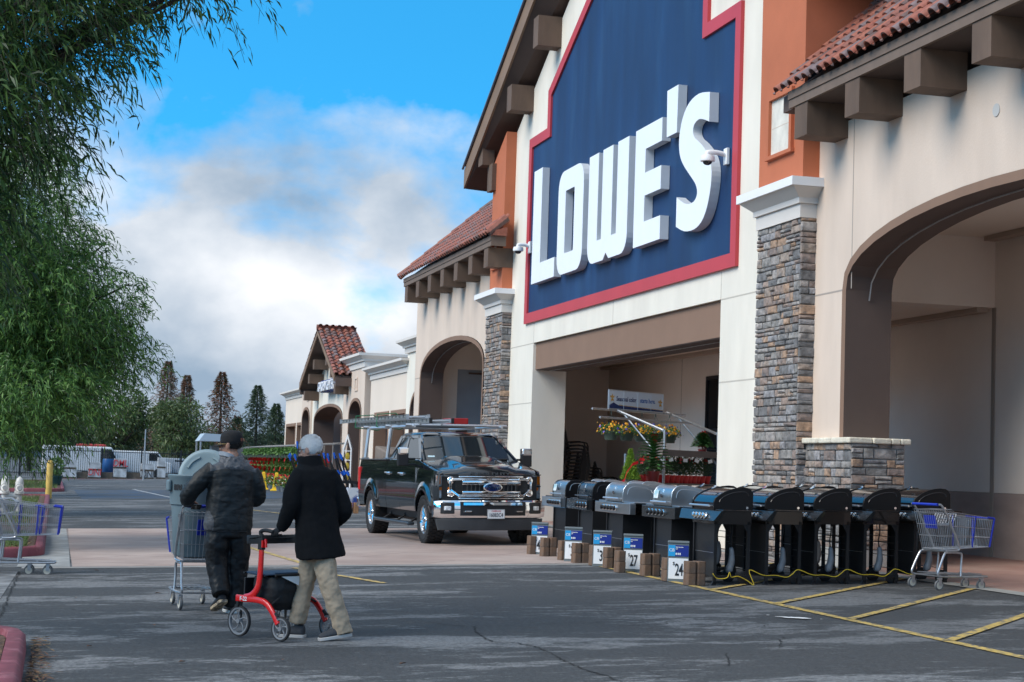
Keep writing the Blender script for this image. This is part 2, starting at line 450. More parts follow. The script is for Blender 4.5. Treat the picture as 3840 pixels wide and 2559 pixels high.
# stamped pink concrete crossing
def stamped():
    m = mat('stamped_concrete', (.31, .235, .205), .85, var=.13, vscale=1.2, bump=.004, bscale=30, col2=(.37, .295, .26), c2scale=.5, c2lo=.42, c2hi=.62)
    t = m.node_tree; L = t.links.new; b = t.nodes['Principled BSDF']
    base = b.inputs['Base Color'].links[0].from_socket
    tcn = t.nodes.new('ShaderNodeTexCoord'); mpn = t.nodes.new('ShaderNodeMapping'); mpn.inputs['Rotation'].default_value = (0, 0, R(38)); L(tcn.outputs['Object'], mpn.inputs[0])
    br = t.nodes.new('ShaderNodeTexBrick'); br.inputs['Scale'].default_value = 1; br.inputs['Brick Width'].default_value = 3.2; br.inputs['Row Height'].default_value = 1.6; br.inputs['Mortar Size'].default_value = .012
    br.inputs['Mortar Smooth'].default_value = .3
    L(mpn.outputs[0], br.inputs['Vector'])
    x = t.nodes.new('ShaderNodeMix'); x.data_type = 'RGBA'; L(br.outputs['Fac'], x.inputs[0]); L(base, x.inputs[6]); x.inputs[7].default_value = (.13, .095, .085, 1)
    L(x.outputs[2], b.inputs['Base Color'])
    return m
M_['stamp'] = stamped()
sheet('crossing_pavement', [(.32, 24.85), (11.0, 24.85), (11.0, 37.5), (.32, 37.5)], M_['stamp'], .006)
sheet('crossing_edge', [(-.35, 24.55), (11.0, 24.55), (11.0, 24.85), (-.35, 24.85)], mat('edge_concrete', (.24, .235, .225), .9, var=.2, vscale=3), .004)
sheet('crossing_edge', [(-.35, 37.5), (11.0, 37.5), (11.0, 37.62), (-.35, 37.62)], mat('edge_concrete_dark', (.09, .09, .09), .9, var=.3, vscale=3), .004)
sheet('curb_ramp', [(-.42, 24.85), (.29, 24.85), (.36, 37.5), (-.2, 37.5)], mat('ramp_concrete', (.26, .265, .26), .9, var=.25, vscale=2.5, bump=.003), .006)
sheet('front_pavement', [(11.3, 6), (25, 6), (25, 140), (11.3, 140)], mat('red_pavement', (.29, .17, .14), .8, var=.18, vscale=.8, bump=.003, col2=(.33, .22, .18), c2scale=.7), .008)
sheet('front_curb', [(11.0, 6), (11.295, 6), (11.295, 140), (11.0, 140)], mat('curb_concrete', (.27, .27, .255), .9, var=.15, vscale=3), .010)
sheet('gutter_slab', [(-12, 16.3), (-.55, 16.3), (-.38, 23.9), (-12, 23.9)], mat('gutter_concrete', (.19, .195, .20), .9, var=.3, vscale=2.0, col2=(.10, .105, .11), c2scale=3), .005)
M_['yel'] = mat('yellow_line_paint', (.50, .35, .095), .75, var=.2, vscale=9, col2=(.12, .115, .10), c2scale=14, c2lo=.50, c2hi=.60)
M_['wht'] = mat('white_line_paint', (.42, .43, .43), .75, var=.2, vscale=6, col2=(.12, .125, .13), c2scale=9, c2lo=.5, c2hi=.62)
def line(x0, y0, x1, y1, w_=.11, m=None, name='painted_line', dz=.008):
    d = Vector((x1 - x0, y1 - y0)).normalized(); nx, ny = -d.y * w_ / 2, d.x * w_ / 2
    sheet(name, [(x0 + nx, y0 + ny), (x1 + nx, y1 + ny), (x1 - nx, y1 - ny), (x0 - nx, y0 - ny)], m or M_['yel'], dz)
line(7.74, 24.5, 7.50, 9.0)
for dz, (a, b, c, d) in enumerate(((7.62, 19.59, 10.98, 23.15), (7.58, 17.59, 10.98, 21.15), (7.56, 15.75, 10.98, 19.35), (7.52, 13.72, 10.98, 17.35))): line(a + .06, b + .03, c, d, .10, dz=.012)
line(7.66, 22.9, 10.9, 26.2 - 1.5, .1, dz=.012)
line(.55, 48.7, 6.2, 48.3, .14, M_['wht'])
line(3.3, 24.3, 4.0, 21.2, .10); line(3.2, 30.5, 3.55, 25.2, .10, dz=.012); line(4.55, 57, 6.7, 42.5, .10); line(8.6, 57, 6.9, 42.3, .1)
line(4.55, 57, 3.5, 80, .12, M_['wht']); line(1.0, 88, 9, 88, .35, M_['wht'])
sheet('accessible_bay_paint', [(1.0, 62), (8, 64), (12, 78), (.9, 78)], mat('faded_blue_paint', (.03, .055, .10), .8, col2=(.05, .053, .057), c2scale=.8, c2lo=.42, c2hi=.58), .006)
# white paint spill
sp_ = MB(); random.seed(3)
def blobpoly(cx, cy, rx_, ry_, n=26, j=.35, ang=0):
    return [(cx + math.cos(ang) * a - math.sin(ang) * b, cy + math.sin(ang) * a + math.cos(ang) * b) for a, b in [(rx_ * math.cos(2 * math.pi * i / n) * random.uniform(1 - j, 1), ry_ * math.sin(2 * math.pi * i / n) * random.uniform(1 - j, 1)) for i in range(n)]]
for cx, cy, a, b in ((7.14, 15.98, .14, .075), (7.04, 16.10, .07, .03), (6.98, 16.3, .02, .02), (7.2, 15.9, .07, .05), (7.33, 15.8, .015, .015)):
    p = blobpoly(cx, cy, a, b, ang=-.5); sp_.add([(x, y, gz(x) + .0125 + .001 * a) for x, y in p], [tuple(range(len(p)))])
tag(sp_.build('paint_spill', mat('spilled_white_paint', (.78, .78, .77), .6)), 'small splash of white paint on the asphalt beside the long yellow line', 'paint spill')
# planter islands
M_['curbred'] = mat('red_curb_paint', (.19, .045, .06), .75, var=.22, vscale=5, bump=.003, bscale=30, col2=(.30, .11, .13), c2scale=6, c2lo=.55, c2hi=.7)
M_['mulch'] = mat('leaf_mulch', (.075, .045, .03), .95, var=.5, vscale=14, bump=.04, bscale=22, col2=(.14, .085, .05), c2scale=9)
def island(name, y0, y1, lab, xr=-.06, wcurb=.17):
    th = thing(name, lab, 'planter island', (-4, (y0 + y1) / 2, gz(-4)), 0, 'planter islands')
    o = Vector((-4, (y0 + y1) / 2, gz(-4)))
    # outline with rounded ends
    x0, x1 = -9.0, xr; r_ = .9
    def ring(i, z, bulge=1):
        p = []
        for cx, cy, a in ((x1 - r_, y1 - r_, 0), (x0 + r_, y1 - r_, 90), (x0 + r_, y0 + r_, 180), (x1 - r_, y0 + r_, 270)):
            for k in range(7):
                t = R(a + 15 * k); p.append((cx + (r_ - i) * math.cos(t), cy + (r_ - i) * math.sin(t)))
        return [Vector((x, y, gz(x) + z)) - o for x, y in p]
    mb = MB(); mb.loft([ring(0, -.05), ring(.015, .12), ring(.05, .15), ring(wcurb - .02, .15), ring(wcurb, .02)], caps=False)
    mb.build('curb', M_['curbred'], th, smooth='auto', angle=50)
    s_ = MB(); rr_ = ring(wcurb - .005, .10); s_.add(rr_, [tuple(range(len(rr_)))]); s_.build('soil', M_['mulch'], th)
    return th
island('planter_island', 2, 15.3, 'red curbed planter island with mulch in the near left corner', -.13)
island('planter_island', 27.0, 63.5, 'long red curbed planter island with grass, hydrant and trees')
island('planter_island', 74, 98, 'far red curbed island with grass beyond the yellow bollard', .5)
random.seed(5)
def grass(name, x0, x1, y0, y1, n, h=.12):
    mb = MB()
    for _ in range(n):
        x, y = random.uniform(x0, x1), random.uniform(y0, y1); a = random.uniform(0, 6.28); l = random.uniform(.4, 1) * h; w2 = .006 + .004 * (y > 40)
        z = gz(x) + .1; dx, dy = math.cos(a) * w2, math.sin(a) * w2; bx, by = random.uniform(-.5, .5) * l, random.uniform(-.5, .5) * l
        mb.add([(x - dx, y - dy, z), (x + dx, y + dy, z), (x + bx, y + by, z + l)], [(0, 1, 2)])
    return tag(mb.build(name, mat('grass_blades', rough=.7, island=[(.06, .12, .025), (.13, .19, .05)])), 'short green grass and weeds growing in the planter island', 'grass', kind='stuff')
grass('grass', -4, -.35, 28.2, 33, 9000); grass('grass', -3, -.4, 36, 60, 6000, .16); grass('grass', -3, .2, 75, 97, 3000, .2)
# fallen leaves
LFM = mat('dead_leaf', rough=.8, island=[(.16, .07, .03), (.20, .12, .05), (.12, .06, .035), (.15, .12, .07)])
lv = MB()
for i in range(260):
    y = 12.3 + random.random() ** 1.5 * 3.0; x = -.1 + abs(random.gauss(0, .07)); s = random.uniform(.015, .035); a = random.uniform(0, 6.28); z = gz(x) + .010 + random.uniform(0, .012)
    q = Euler((random.uniform(-.2, .2), random.uniform(-.2, .2), a)).to_matrix()
    lv.add([q @ Vector(p) * s + Vector((x, y, z)) for p in ((-1.6, 0, 0), (0, -.35, .1), (1.6, 0, 0), (0, .35, .1))], [(0, 1, 2, 3)])
for i in range(1500):
    y = random.uniform(27.2, 34); x = random.uniform(-3.5, -.3); s = random.uniform(.02, .045); a = random.uniform(0, 6.28); z = gz(x) + .105 + random.uniform(0, .02)
    q = Euler((random.uniform(-.5, .5), random.uniform(-.5, .5), a)).to_matrix()
    lv.add([q @ Vector(p) * s + Vector((x, y, z)) for p in ((-1.6, 0, 0), (0, -.4, .1), (1.6, 0, 0), (0, .4, .1))], [(0, 1, 2, 3)])
tag(lv.build('leaf_litter', LFM), 'brown leaf litter gathered along the red curbs', 'leaf litter', kind='stuff')
# long cracks in the asphalt
random.seed(12)
for pts_ in ([(3.48, 16.19), (3.6, 15.92), (3.72, 15.72), (3.81, 15.71), (3.71, 15.15), (3.65, 14.46), (3.68, 14.31)],
             [(3.02, 14.05), (3.26, 14.18), (3.63, 14.39), (3.82, 14.25), (3.92, 13.92), (3.91, 13.46), (3.88, 13.07), (3.86, 12.75), (3.86, 12.28), (3.9, 12.05), (3.9, 11.0)],
             [(4.04, 15.73), (4.34, 15.77), (4.72, 15.83), (5.11, 15.9), (5.47, 15.88)], [(6.2, 15.0), (6.38, 15.16), (6.58, 15.4), (6.86, 15.6), (7.04, 15.51)],
             [(1.2, 20.8), (1.7, 20.5), (2.6, 20.9), (3.6, 20.6), (4.8, 21.2)], [(5.0, 12.4), (5.3, 13.2), (5.9, 13.5), (6.3, 14.4)], [(-.36, 23.9), (-.39, 20.56), (-.41, 18.9), (-.43, 16.3)]):
    mb = MB(); P_ = []
    for (x0, y0), (x1, y1) in zip(pts_[:-1], pts_[1:]):
        n_s = max(2, int(math.hypot(x1 - x0, y1 - y0) / .05))
        for k in range(n_s): P_.append((lerp(x0, x1, k / n_s) + random.gauss(0, .012), lerp(y0, y1, k / n_s) + random.gauss(0, .014)))
    vs = []
    for x, y in P_:
        w2 = random.uniform(.003, .011); vs += [(x - w2, y - w2 * .6, gz(x) + .0055), (x + w2, y + w2 * .6, gz(x) + .0055)]
    mb.add(vs, [(2 * i, 2 * i + 1, 2 * i + 3, 2 * i + 2) for i in range(len(P_) - 1)])
    mb.build('asphalt_crack', mat('crack_dark', (.012, .012, .012), .95))['kind'] = 'structure'  # thin dark ribbons lying on the asphalt
# ---------------------------------------------------------------- store
XF = 11.4
store = thing('store_building', 'big cream and beige stucco store with a clay tiled gable and blue sign wall', 'store building', (XF, 35.35, .23))
P0 = Vector((XF, 35.35, .23))
def sp(mb, name, m, **k):
    """part of the store given in world coordinates"""
    mb.v = [(v[0] - P0.x, v[1] - P0.y, v[2] - P0.z) for v in mb.v]
    return mb.build(name, m, k.pop('parent', store), **k)
def wb(a, b, mi=0, mb=None):
    mb = mb or MB(); mb.box(a, b, mi); return mb
YC = 35.35
def mir(y): return 2 * YC - y
GS = .52
def zf(y): return 9.29 + GS * (47.06 - y) if y > YC else 9.29 + GS * (y - mir(47.06))   # fascia low edge
# main gable wall with the wide opening
w_ = MB()
zt = lambda y: zf(y) - .5
w_.box((XF, 41.66, -.2), (12.27, 44.05, 4.66)); w_.box((XF, 26.65, -.2), (12.27, 29.05, 4.66))
w_.prism([(26.65, 4.664), (44.05, 4.664), (44.05, zt(44.05)), (YC, zt(YC)), (26.65, zt(26.65))], 'x', XF, 12.27)
sp(w_, 'gable_wall', M_['cream'])
# panel joints: thin recessed-looking grooves laid as dark strips 2 mm proud
j = MB()
for y in (29.05, 35.3, 41.66): j.box((XF - .003, y - .012, 4.67), (XF, y + .012, 5.16))
for a, b in ((26.9, 29.04), (41.67, 43.9)):
    for z in (4.655, 3.17): j.box((XF - .003, a, z - .012), (XF, b, z + .012))
sp(j, 'panel_joint', mat('joint_sealant', (.50, .46, .40), .9))
sp(MB().box((XF + .07, 29.055, 4.0), (12.2, 41.655, 4.66)), 'lintel', M_['brown'])
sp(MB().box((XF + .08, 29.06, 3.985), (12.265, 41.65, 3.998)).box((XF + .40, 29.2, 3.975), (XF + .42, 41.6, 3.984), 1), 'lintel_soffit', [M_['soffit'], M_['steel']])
sp(MB().box((XF + .02, 29.052, 3.99), (12.25, 29.10, 4.655)), 'lintel_return', M_['dkbrown'])
# blue panel with its red border
out = [(28.25, 5.18), (42.43, 5.18), (42.43, 9.91), (40.79, 9.91), (40.79, 10.84), (YC, 10.84 + .5 * (40.79 - YC)), (29.91, 10.84), (29.91, 9.91), (28.25, 9.91)]
def inset(poly, d):
    res = []; n = len(poly)
    for i in range(n):
        p0, p1, p2 = Vector(poly[i - 1]), Vector(poly[i]), Vector(poly[(i + 1) % n])
        e1 = (p1 - p0).normalized(); e2 = (p2 - p1).normalized()
        n1 = Vector((-e1.y, e1.x)); n2 = Vector((-e2.y, e2.x))
        k = (n1 + n2) / (1 + n1.dot(n2)); res.append(tuple(p1 + k * d))
    return res
inn = inset(out, .25)
sp(MB().prism(inn, 'x', XF - .02, XF + .001), 'sign_panel', M_['bluewall'])
tr = MB(); n_ = len(out)
vs = [(XF - .07, *p) for p in out] + [(XF - .07, *p) for p in inn] + [(XF, *p) for p in out] + [(XF, *p) for p in inn]
fs = []
for i in range(n_):
    k = (i + 1) % n_
    fs += [(i, k, k + n_, i + n_), (i, i + 2 * n_, k + 2 * n_, k), (i + n_, k + n_, k + 3 * n_, i + 3 * n_)]
tr.add(vs, fs); sp(tr, 'sign_border', M_['red'])
# channel letters: front face 0.45 m off the wall
def letters():
    L = {}
    L['L'] = [[(40.8, 6.02), (38.8, 6.02), (38.8, 6.48), (40.06, 6.48), (40.06, 8.8), (40.8, 8.8)]]
    def rr(y0, y1, z0, z1, r):   # rounded rectangle
        p = []
        for cy, cz, a in ((y0 - r, z1 - r, 0), (y1 + r, z1 - r, 90), (y1 + r, z0 + r, 180), (y0 - r, z0 + r, 270)):
            for i in range(6):
                t = R(a + 90 * i / 5); p.append((cy + r * math.cos(t), cz + r * math.sin(t)))
        return p
    L['O'] = [rr(38.6, 36.6, 6.0, 8.4, .42), rr(38.0, 37.3, 6.47, 7.92, .04)]
    def ar(cy, cz, r, a0, a1, n=6): return [(cy + r * math.cos(R(lerp(a0, a1, i / n))), cz + r * math.sin(R(lerp(a0, a1, i / n)))) for i in range(n + 1)]
    L['W'] = [[(36.2, 8.39), (35.52, 8.39), (35.52, 6.47), (35.22, 6.47), (35.22, 8.39), (34.52, 8.39), (34.52, 6.47), (34.2, 6.47), (34.2, 8.39), (33.47, 8.39)]
              + [(33.47, 6.4)] + ar(33.87, 6.4, .4, 180, 270) + [(34.66, 6.0), (34.86, 6.14), (35.06, 6.0)] + ar(35.8, 6.4, .4, 270, 360)]
    L['E'] = [[(33.05, 8.4), (31.47, 8.4), (31.47, 7.94), (32.42, 7.94), (32.42, 7.46), (31.47, 7.46), (31.47, 7.0), (32.42, 7.0), (32.42, 6.48), (31.45, 6.48), (31.45, 6.02), (33.05, 6.02)]]
    L['ap'] = [[(31.23, 8.86), (30.61, 8.86), (30.64, 7.95), (31.2, 7.95)]]
    def _c(a, b, c, d, f): return .5 * (2 * b + (c - a) * f + (2 * a - 5 * b + 4 * c - d) * f * f + (3 * b - a - 3 * c + d) * f ** 3)
    def smooth(P, k=3):
        o = []
        for i in range(len(P) - 1):
            p = [P[max(i - 1, 0)], P[i], P[i + 1], P[min(i + 2, len(P) - 1)]]
            for f in range(k): o.append(tuple(_c(p[0][q], p[1][q], p[2][q], p[3][q], f / k) for q in (0, 1)))
        return o + [P[-1]]
    outer = [(28.95, 8.38), (29.5, 8.46), (30.0, 8.39), (30.32, 8.18), (30.48, 7.88), (30.48, 7.6), (30.36, 7.38), (30.12, 7.18), (29.85, 7.0), (29.6, 6.83), (29.48, 6.69), (29.49, 6.57), (29.63, 6.49), (29.9, 6.48), (30.2, 6.55), (30.55, 6.70)]
    inner = [(30.55, 6.14), (30.1, 6.0), (29.6, 5.97), (29.22, 6.06), (28.96, 6.28), (28.80, 6.62), (28.77, 6.92), (28.87, 7.15), (29.08, 7.34), (29.38, 7.53), (29.66, 7.67), (29.76, 7.79), (29.72, 7.92), (29.5, 7.98), (29.25, 7.94), (28.95, 7.84)]
    L['S'] = [smooth(outer) + smooth(inner)]
    return L
from mathutils.geometry import tessellate_polygon
def extr_poly(loops, x0, x1, mb, mi=0, mside=1):
    vs = [Vector((y, z, 0)) for lp in loops for y, z in lp]
    tri = tessellate_polygon([[Vector((y, z, 0)) for y, z in lp] for lp in loops])
    n = len(vs)
    mb.add([(x0, v.x, v.y) for v in vs], [tuple(t) for t in tri], mi)
    V = [(x0, v.x, v.y) for v in vs] + [(x1, v.x, v.y) for v in vs]; F = []; o = 0
    for lp in loops:
        k = len(lp)
        for i in range(k): F.append((o + i, o + (i + 1) % k, o + (i + 1) % k + n, o + i + n))
        o += k
    mb.add(V, F, mside)
M_['letter'] = mat('letter_face', (.83, .86, .90), .35, var=.02)
M_['letside'] = mat('letter_return', (.60, .63, .66), .45, var=.05, vscale=3)
LT = letters()
for k_, lp in LT.items():
    kk = 11.19 / 11.05; lp = [[(y * kk, (z - 1.5) * kk + 1.5) for y, z in l_] for l_ in lp]
    m_ = MB(); extr_poly(lp, XF - .21, XF - .03, m_)
    sp(m_, 'sign_letter', [M_['letter'], M_['letside']])
# pilasters: stone below, capital, terracotta above
random.seed(11)
def stone_face(mb, o, u, v0, v1, wid, nrm, mi=0):
    """ledge stones on a rectangle: o base corner, u unit along, height v0..v1, nrm outwards"""
    o = Vector(o); u = Vector(u); nrm = Vector(nrm); z = v0
    while z < v1 - .03:
        h = random.choice((.07, .09, .11, .13, .16)); h = min(h, v1 - z)
        x = -.02
        while x < wid - .01:
            l = random.uniform(.12, .42) * (1.2 if h < .1 else 1)
            if wid - x - l < .1: l = wid - x
            sub = [(z, h)]
            if h > .12 and random.random() < .3: sub = [(z, h * .5), (z + h * .5, h * .5)]
            for zz, hh in sub:
                g = .007; d = random.uniform(.02, .055)
                a, b = x + g, x + l - g; c, e = zz + g, zz + hh - g
                if b - a < .02 or e - c < .02: continue
                jt = lambda s: random.uniform(-s, s)
                P = [(a, c), (b, c), (b, e), (a, e)]
                base = [o + u * (p + jt(.004)) + Vector((0, 0, q)) for p, q in P]
                ins = .012
                top = [o + u * (p + (ins if i in (0, 3) else -ins) + jt(.006)) + Vector((0, 0, q + (ins if i < 2 else -ins) + jt(.006))) + nrm * (d + jt(.008)) for i, (p, q) in enumerate(P)]
                cen = sum(top, Vector()) / 4 + nrm * random.uniform(.0, .012)
                mid = [o + u * p + Vector((0, 0, q)) + nrm * d * .7 for p, q in P]
                vs = base + mid + top + [cen]
                fs = [(0, 1, 5, 4), (1, 2, 6, 5), (2, 3, 7, 6), (3, 0, 4, 7), (4, 5, 9, 8), (5, 6, 10, 9), (6, 7, 11, 10), (7, 4, 8, 11), (8, 9, 12), (9, 10, 12), (10, 11, 12), (11, 8, 12)]
                mb.add(vs, fs, mi)
            x += l
        z += h
def capital(y0, y1, par=None, x0=11.15, zb=5.6, dep=12.0):
    m_ = MB()
    for e0, za, e1, zb_, mi in ((.03, zb, .03, zb + .22, 0), (.07, zb + .222, .07, zb + .31, 0), (.07, zb + .31, .25, zb + .46, 0), (.29, zb + .462, .29, zb + .60, 1)):
        a = [(x0 - e0, y0 - e0), (dep, y0 - e0), (dep, y1 + e0), (x0 - e0, y1 + e0)]; b = [(x0 - e1, y0 - e1), (dep, y0 - e1), (dep, y1 + e1), (x0 - e1, y1 + e1)]
        m_.loft([[(*p, za) for p in a], [(*p, zb_) for p in b]], mi)
    return m_
for y0, y1, lab in ((25.08, 26.8, 0), (43.95, 45.7, 1)):
    st = MB(); st.box((11.18, y0, -.1), (11.6, y1, 5.6), 1)
    stone_face(st, (11.18, y1, 0), (0, -1, 0), .05, 5.6, y1 - y0, (-1, 0, 0))
    stone_face(st, (11.16, y0, 0), (1, 0, 0), .05, 5.6, .26, (0, -1, 0))
    if lab: stone_face(st, (11.4, y1, 0), (-1, 0, 0), .05, 5.6, .22, (0, 1, 0))
    sp(st, 'stone_pillar', [M_['stone'], M_['mortar']])
    cp = capital(y0, y1); sp(cp, 'capital', [M_['corn'], M_['capt']])
    yy0, yy1 = (y0, y1) if lab == 0 else (y0, y1)
    tw = MB(); 
    ys, ye = (24.98, 26.75) if lab == 0 else (43.98, 45.3)
    deep = 16.0 if lab == 0 else 12.1
    tw.prism([(ys, 6.205), (ye, 6.205), (ye, zt(ye)), (ys, zt(ys))], 'x', 11.12, 12.6)
    o_ = sp(tw, 'pilaster', M_['orange'])
    # framed niche
    yn0, yn1, zn0, zn1 = (25.35, 26.35, 6.75, 7.75) if lab == 0 else (44.35, 45.0, 6.85, 7.85)
    fr = MB()
    fr.box((11.06, yn0, zn0), (11.12, yn0 + .09, zn1)); fr.box((11.06, yn1 - .09, zn0), (11.12, yn1, zn1)); fr.box((11.06, yn0 + .09, zn1 - .08), (11.12, yn1 - .09, zn1)); fr.box((11.05, yn0 - .03, zn0 - .06), (11.12, yn1 + .03, zn0))
    sp(fr, 'niche_frame', M_['orange'])
    sp(MB().box((11.115, yn0 + .09, zn0), (11.12, yn1 - .09, zn1 - .08)).box((11.112, yn0 + .09, zn0 + .45), (11.1148, yn1 - .09, zn0 + .458), 1), 'niche_panel', [mat('pale_stone_panel', (.66, .63, .56), .8, var=.2, vscale=3), M_['beige']])
# tower flanks behind the pilasters, above the wing roofs
sp(MB().prism([(12.6, 7.0), (20, 7.0), (20, 12.6), (12.6, zt(25.1) - .01)], 'y', 25.0, 25.3), 'tower_flank', M_['orange'])
sp(MB().box((12.6, 45.0, 7.0), (20, 45.28, zt(45) - .01)), 'tower_flank', M_['orange'])
# gable roof: slab, fascia, tiles
def zr(y): return zf(y)
for s in (1, -1):
    Y = lambda y: y if s > 0 else mir(y)
    yl = 47.06
    rf = MB()
    th = .62
    ring = lambda x, dz: [(x, Y(yl), zf(Y(yl)) + dz), (x, YC, zf(YC) + dz)]
    vs = []
    for x in (10.76, 20.0):
        for y in (yl, YC):
            z = 9.29 + GS * (47.06 - y)
            vs += [(x, Y(y), z - (0 if x < 11 else .5)), (x, Y(y), z + th - .04)]
    rf.add(vs, [(0, 2, 3, 1), (4, 5, 7, 6), (1, 3, 7, 5), (0, 1, 5, 4), (2, 6, 7, 3)])
    # sloping soffit: from fascia to the wall line
    z0, z1 = 9.29, 9.29 + GS * (47.06 - YC)
    rf.add([(10.76, Y(yl), z0), (10.76, YC, z1), (XF + .1, YC, z1 - .5), (XF + .1, Y(yl), z0 - .0), (20, Y(yl), z0), (20, YC, z1 - .5)], [(0, 1, 2, 3), (3, 2, 5, 4)])
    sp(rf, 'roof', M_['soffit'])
    fa = MB(); fa.add([(10.70, Y(yl + .0), z0), (10.70, YC, z1), (10.70, YC, z1 + .52), (10.70, Y(yl), z0 + .52), (10.755, Y(yl), z0), (10.755, YC, z1), (10.755, YC, z1 + .52), (10.755, Y(yl), z0 + .52)],
                       [(0, 1, 2, 3), (4, 7, 6, 5), (0, 4, 5, 1), (3, 2, 6, 7), (0, 3, 7, 4), (1, 5, 6, 2)])
    fa.box((10.76, min(Y(yl), Y(yl - .05)), z0 - .0), (19.9, max(Y(yl), Y(yl - .05)), z0 + .5)) if False else None
    sp(fa, 'fascia', mat('fascia_board', (.22, .14, .09), .7, var=.15, vscale=3, stretch=(1, .3, .3)))
    gt = MB(); gt.tube([(10.66, Y(yl + .02), z0 + .56), (10.66, YC, z1 + .56)], .035, 6); sp(gt, 'drip_edge', mat('drip_metal', (.22, .22, .26), .4, .6))
def tiles(name, origin, along, slope, n_along, n_up, pitch=.26, step=.36, r=.046, lift=.05, keep=None, parent=None, thick=True):
    """barrel tiles: origin at the eave, along = eave direction, slope = up-slope direction"""
    o = Vector(origin); a = Vector(along).normalized(); sl_ = Vector(slope).normalized(); nr = a.cross(sl_).normalized()
    if nr.z < 0: nr = -nr
    mb = MB(); K = 14
    for i in range(n_along):
        for j in range(n_up):
            c0 = o + a * (pitch * (i + .5)) + sl_ * (step * j)
            if keep and not keep(c0, i, j): continue
            jit = random.uniform(-.012, .012)
            vs = []
            for e, (ds, h) in enumerate(((-.03, lift), (step + .03, .012))):
                for k in range(K):
                    t = k / (K - 1)
                    # S profile: barrel plus pan
                    if t <= .62: ua = math.pi * t / .62; xx = (-.5 + .31 - .31 * math.cos(ua)) * pitch; hb = .082 * math.sin(ua) ** .8
                    else: ub = (t - .62) / .38; xx = (.12 + .38 * ub) * pitch; hb = -.018 * math.sin(math.pi * ub)
                    hh = hb
                    vs.append(c0 + a * (xx + jit) + sl_ * (ds + jit) + nr * (hh + h))
            fs = [(k, k + 1, K + k + 1, K + k) for k in range(K - 1)]
            if j == 0 or thick:
                base = len(vs)
                for k in range(K): vs.append(vs[k] - nr * .022)
                fs += [(k, base + k, base + k + 1, k + 1) for k in range(K - 1)]
            mb.add(vs, fs)
    return mb
sd_ = Vector((0, -1, GS)).normalized()
for s in (1, -1):
    y0 = 47.30 if s > 0 else mir(47.30)
    t_ = tiles('t', (10.72, y0, 9.29 + .60), (1, 0, 0), (0, -s, GS), 10, 36, lift=.06)
    sp(t_, 'roof_tiles', M_['tile'], smooth='auto')
# outlooker beams under the gable
def beamx(y0, y1, z0, z1, x0, x1=XF): return MB().box((x0, y0, z0), (x1, y1, z1))
for s in (1, -1):
    for (y0, y1, z0, z1, x0) in ((39.98, 40.42, 11.76, 12.5, 10.8), (42.38, 42.84, 10.64, 11.3, 10.8), (45.32, 45.78, 9.70, 10.5, 10.8), (44.98 if s > 0 else 44.98, 45.5, 8.97, 9.70, 11.0)):
        if s < 0: y0, y1 = mir(y1), mir(y0)
        if s < 0 and z0 < 9.2: continue
        xe = XF if abs((y0 + y1) / 2 - YC) < 8.7 else 11.13
        sp(beamx(y0, y1, z0, z1, x0, xe), 'outlooker_beam', M_['timber'])
# side wings with arches
def arch_wall(y0, y1, ya0, ya1, zs, za, ztop, x0=XF, th=.70, zb=-.3, mb=None, n=18, left=True):
    """wall y0..y1 with an arched opening ya0..ya1, springing zs, apex za"""
    mb = mb or MB(); cy = (ya0 + ya1) / 2; hw = (ya1 - ya0) / 2
    pts = [(cy - hw * math.cos(math.pi * i / n), zs + (za - zs) * (math.sin(math.pi * i / n)) ** .8) for i in range(n + 1)]
    mb.box((x0, y0, zb), (x0 + th, ya0, ztop)); mb.box((x0, ya1, zb), (x0 + th, y1, ztop))
    for i in range(n):
        (a, za_), (b, zb_) = pts[i], pts[i + 1]
        mb.prism([(a, za_), (b, zb_), (b, ztop), (a, ztop)], 'x', x0, x0 + th)
    return mb, pts
def arch_lining(pts, x0, x1, zb, t=.13, face=True):
    """band on the face and inside the reveal; pts from one springing to the other"""
    full = [(pts[0][0], zb)] + pts + [(pts[-1][0], zb)]
    cy = (pts[0][0] + pts[-1][0]) / 2
    inn_ = []
    for i, (y, z) in enumerate(full):
        p0 = Vector(full[max(i - 1, 0)]); p1 = Vector(full[min(i + 1, len(full) - 1)]); d = (p1 - p0).normalized()
        nr = Vector((d.y, -d.x)); 
        if nr.dot(Vector((cy - y, 2 - z))) < 0: nr = -nr
        if i in (0, len(full) - 1): nr = Vector((1 if y < cy else -1, 0))
        inn_.append((y + nr.x * t, z + nr.y * t))
    mb = MB(); n = len(full)
    vs = [(x0, *p) for p in full] + [(x0, *p) for p in inn_] + [(x1, *p) for p in inn_] + [(x1, *p) for p in full]
    fs = []; ms = []
    for i in range(n - 1):
        fs = [(i, i + 1, n + i + 1, n + i)]; mb.add(vs, fs, 0) if False else None
    o = 0
    F0 = [(i, i + 1, n + i + 1, n + i) for i in range(n - 1)]
    F1 = [(n + i, n + i + 1, 2 * n + i + 1, 2 * n + i) for i in range(n - 1)]
    F2 = [(2 * n + i, 2 * n + i + 1, 3 * n + i + 1, 3 * n + i) for i in range(n - 1)]
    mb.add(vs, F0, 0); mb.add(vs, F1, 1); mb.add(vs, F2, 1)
    return mb
lab_w = None
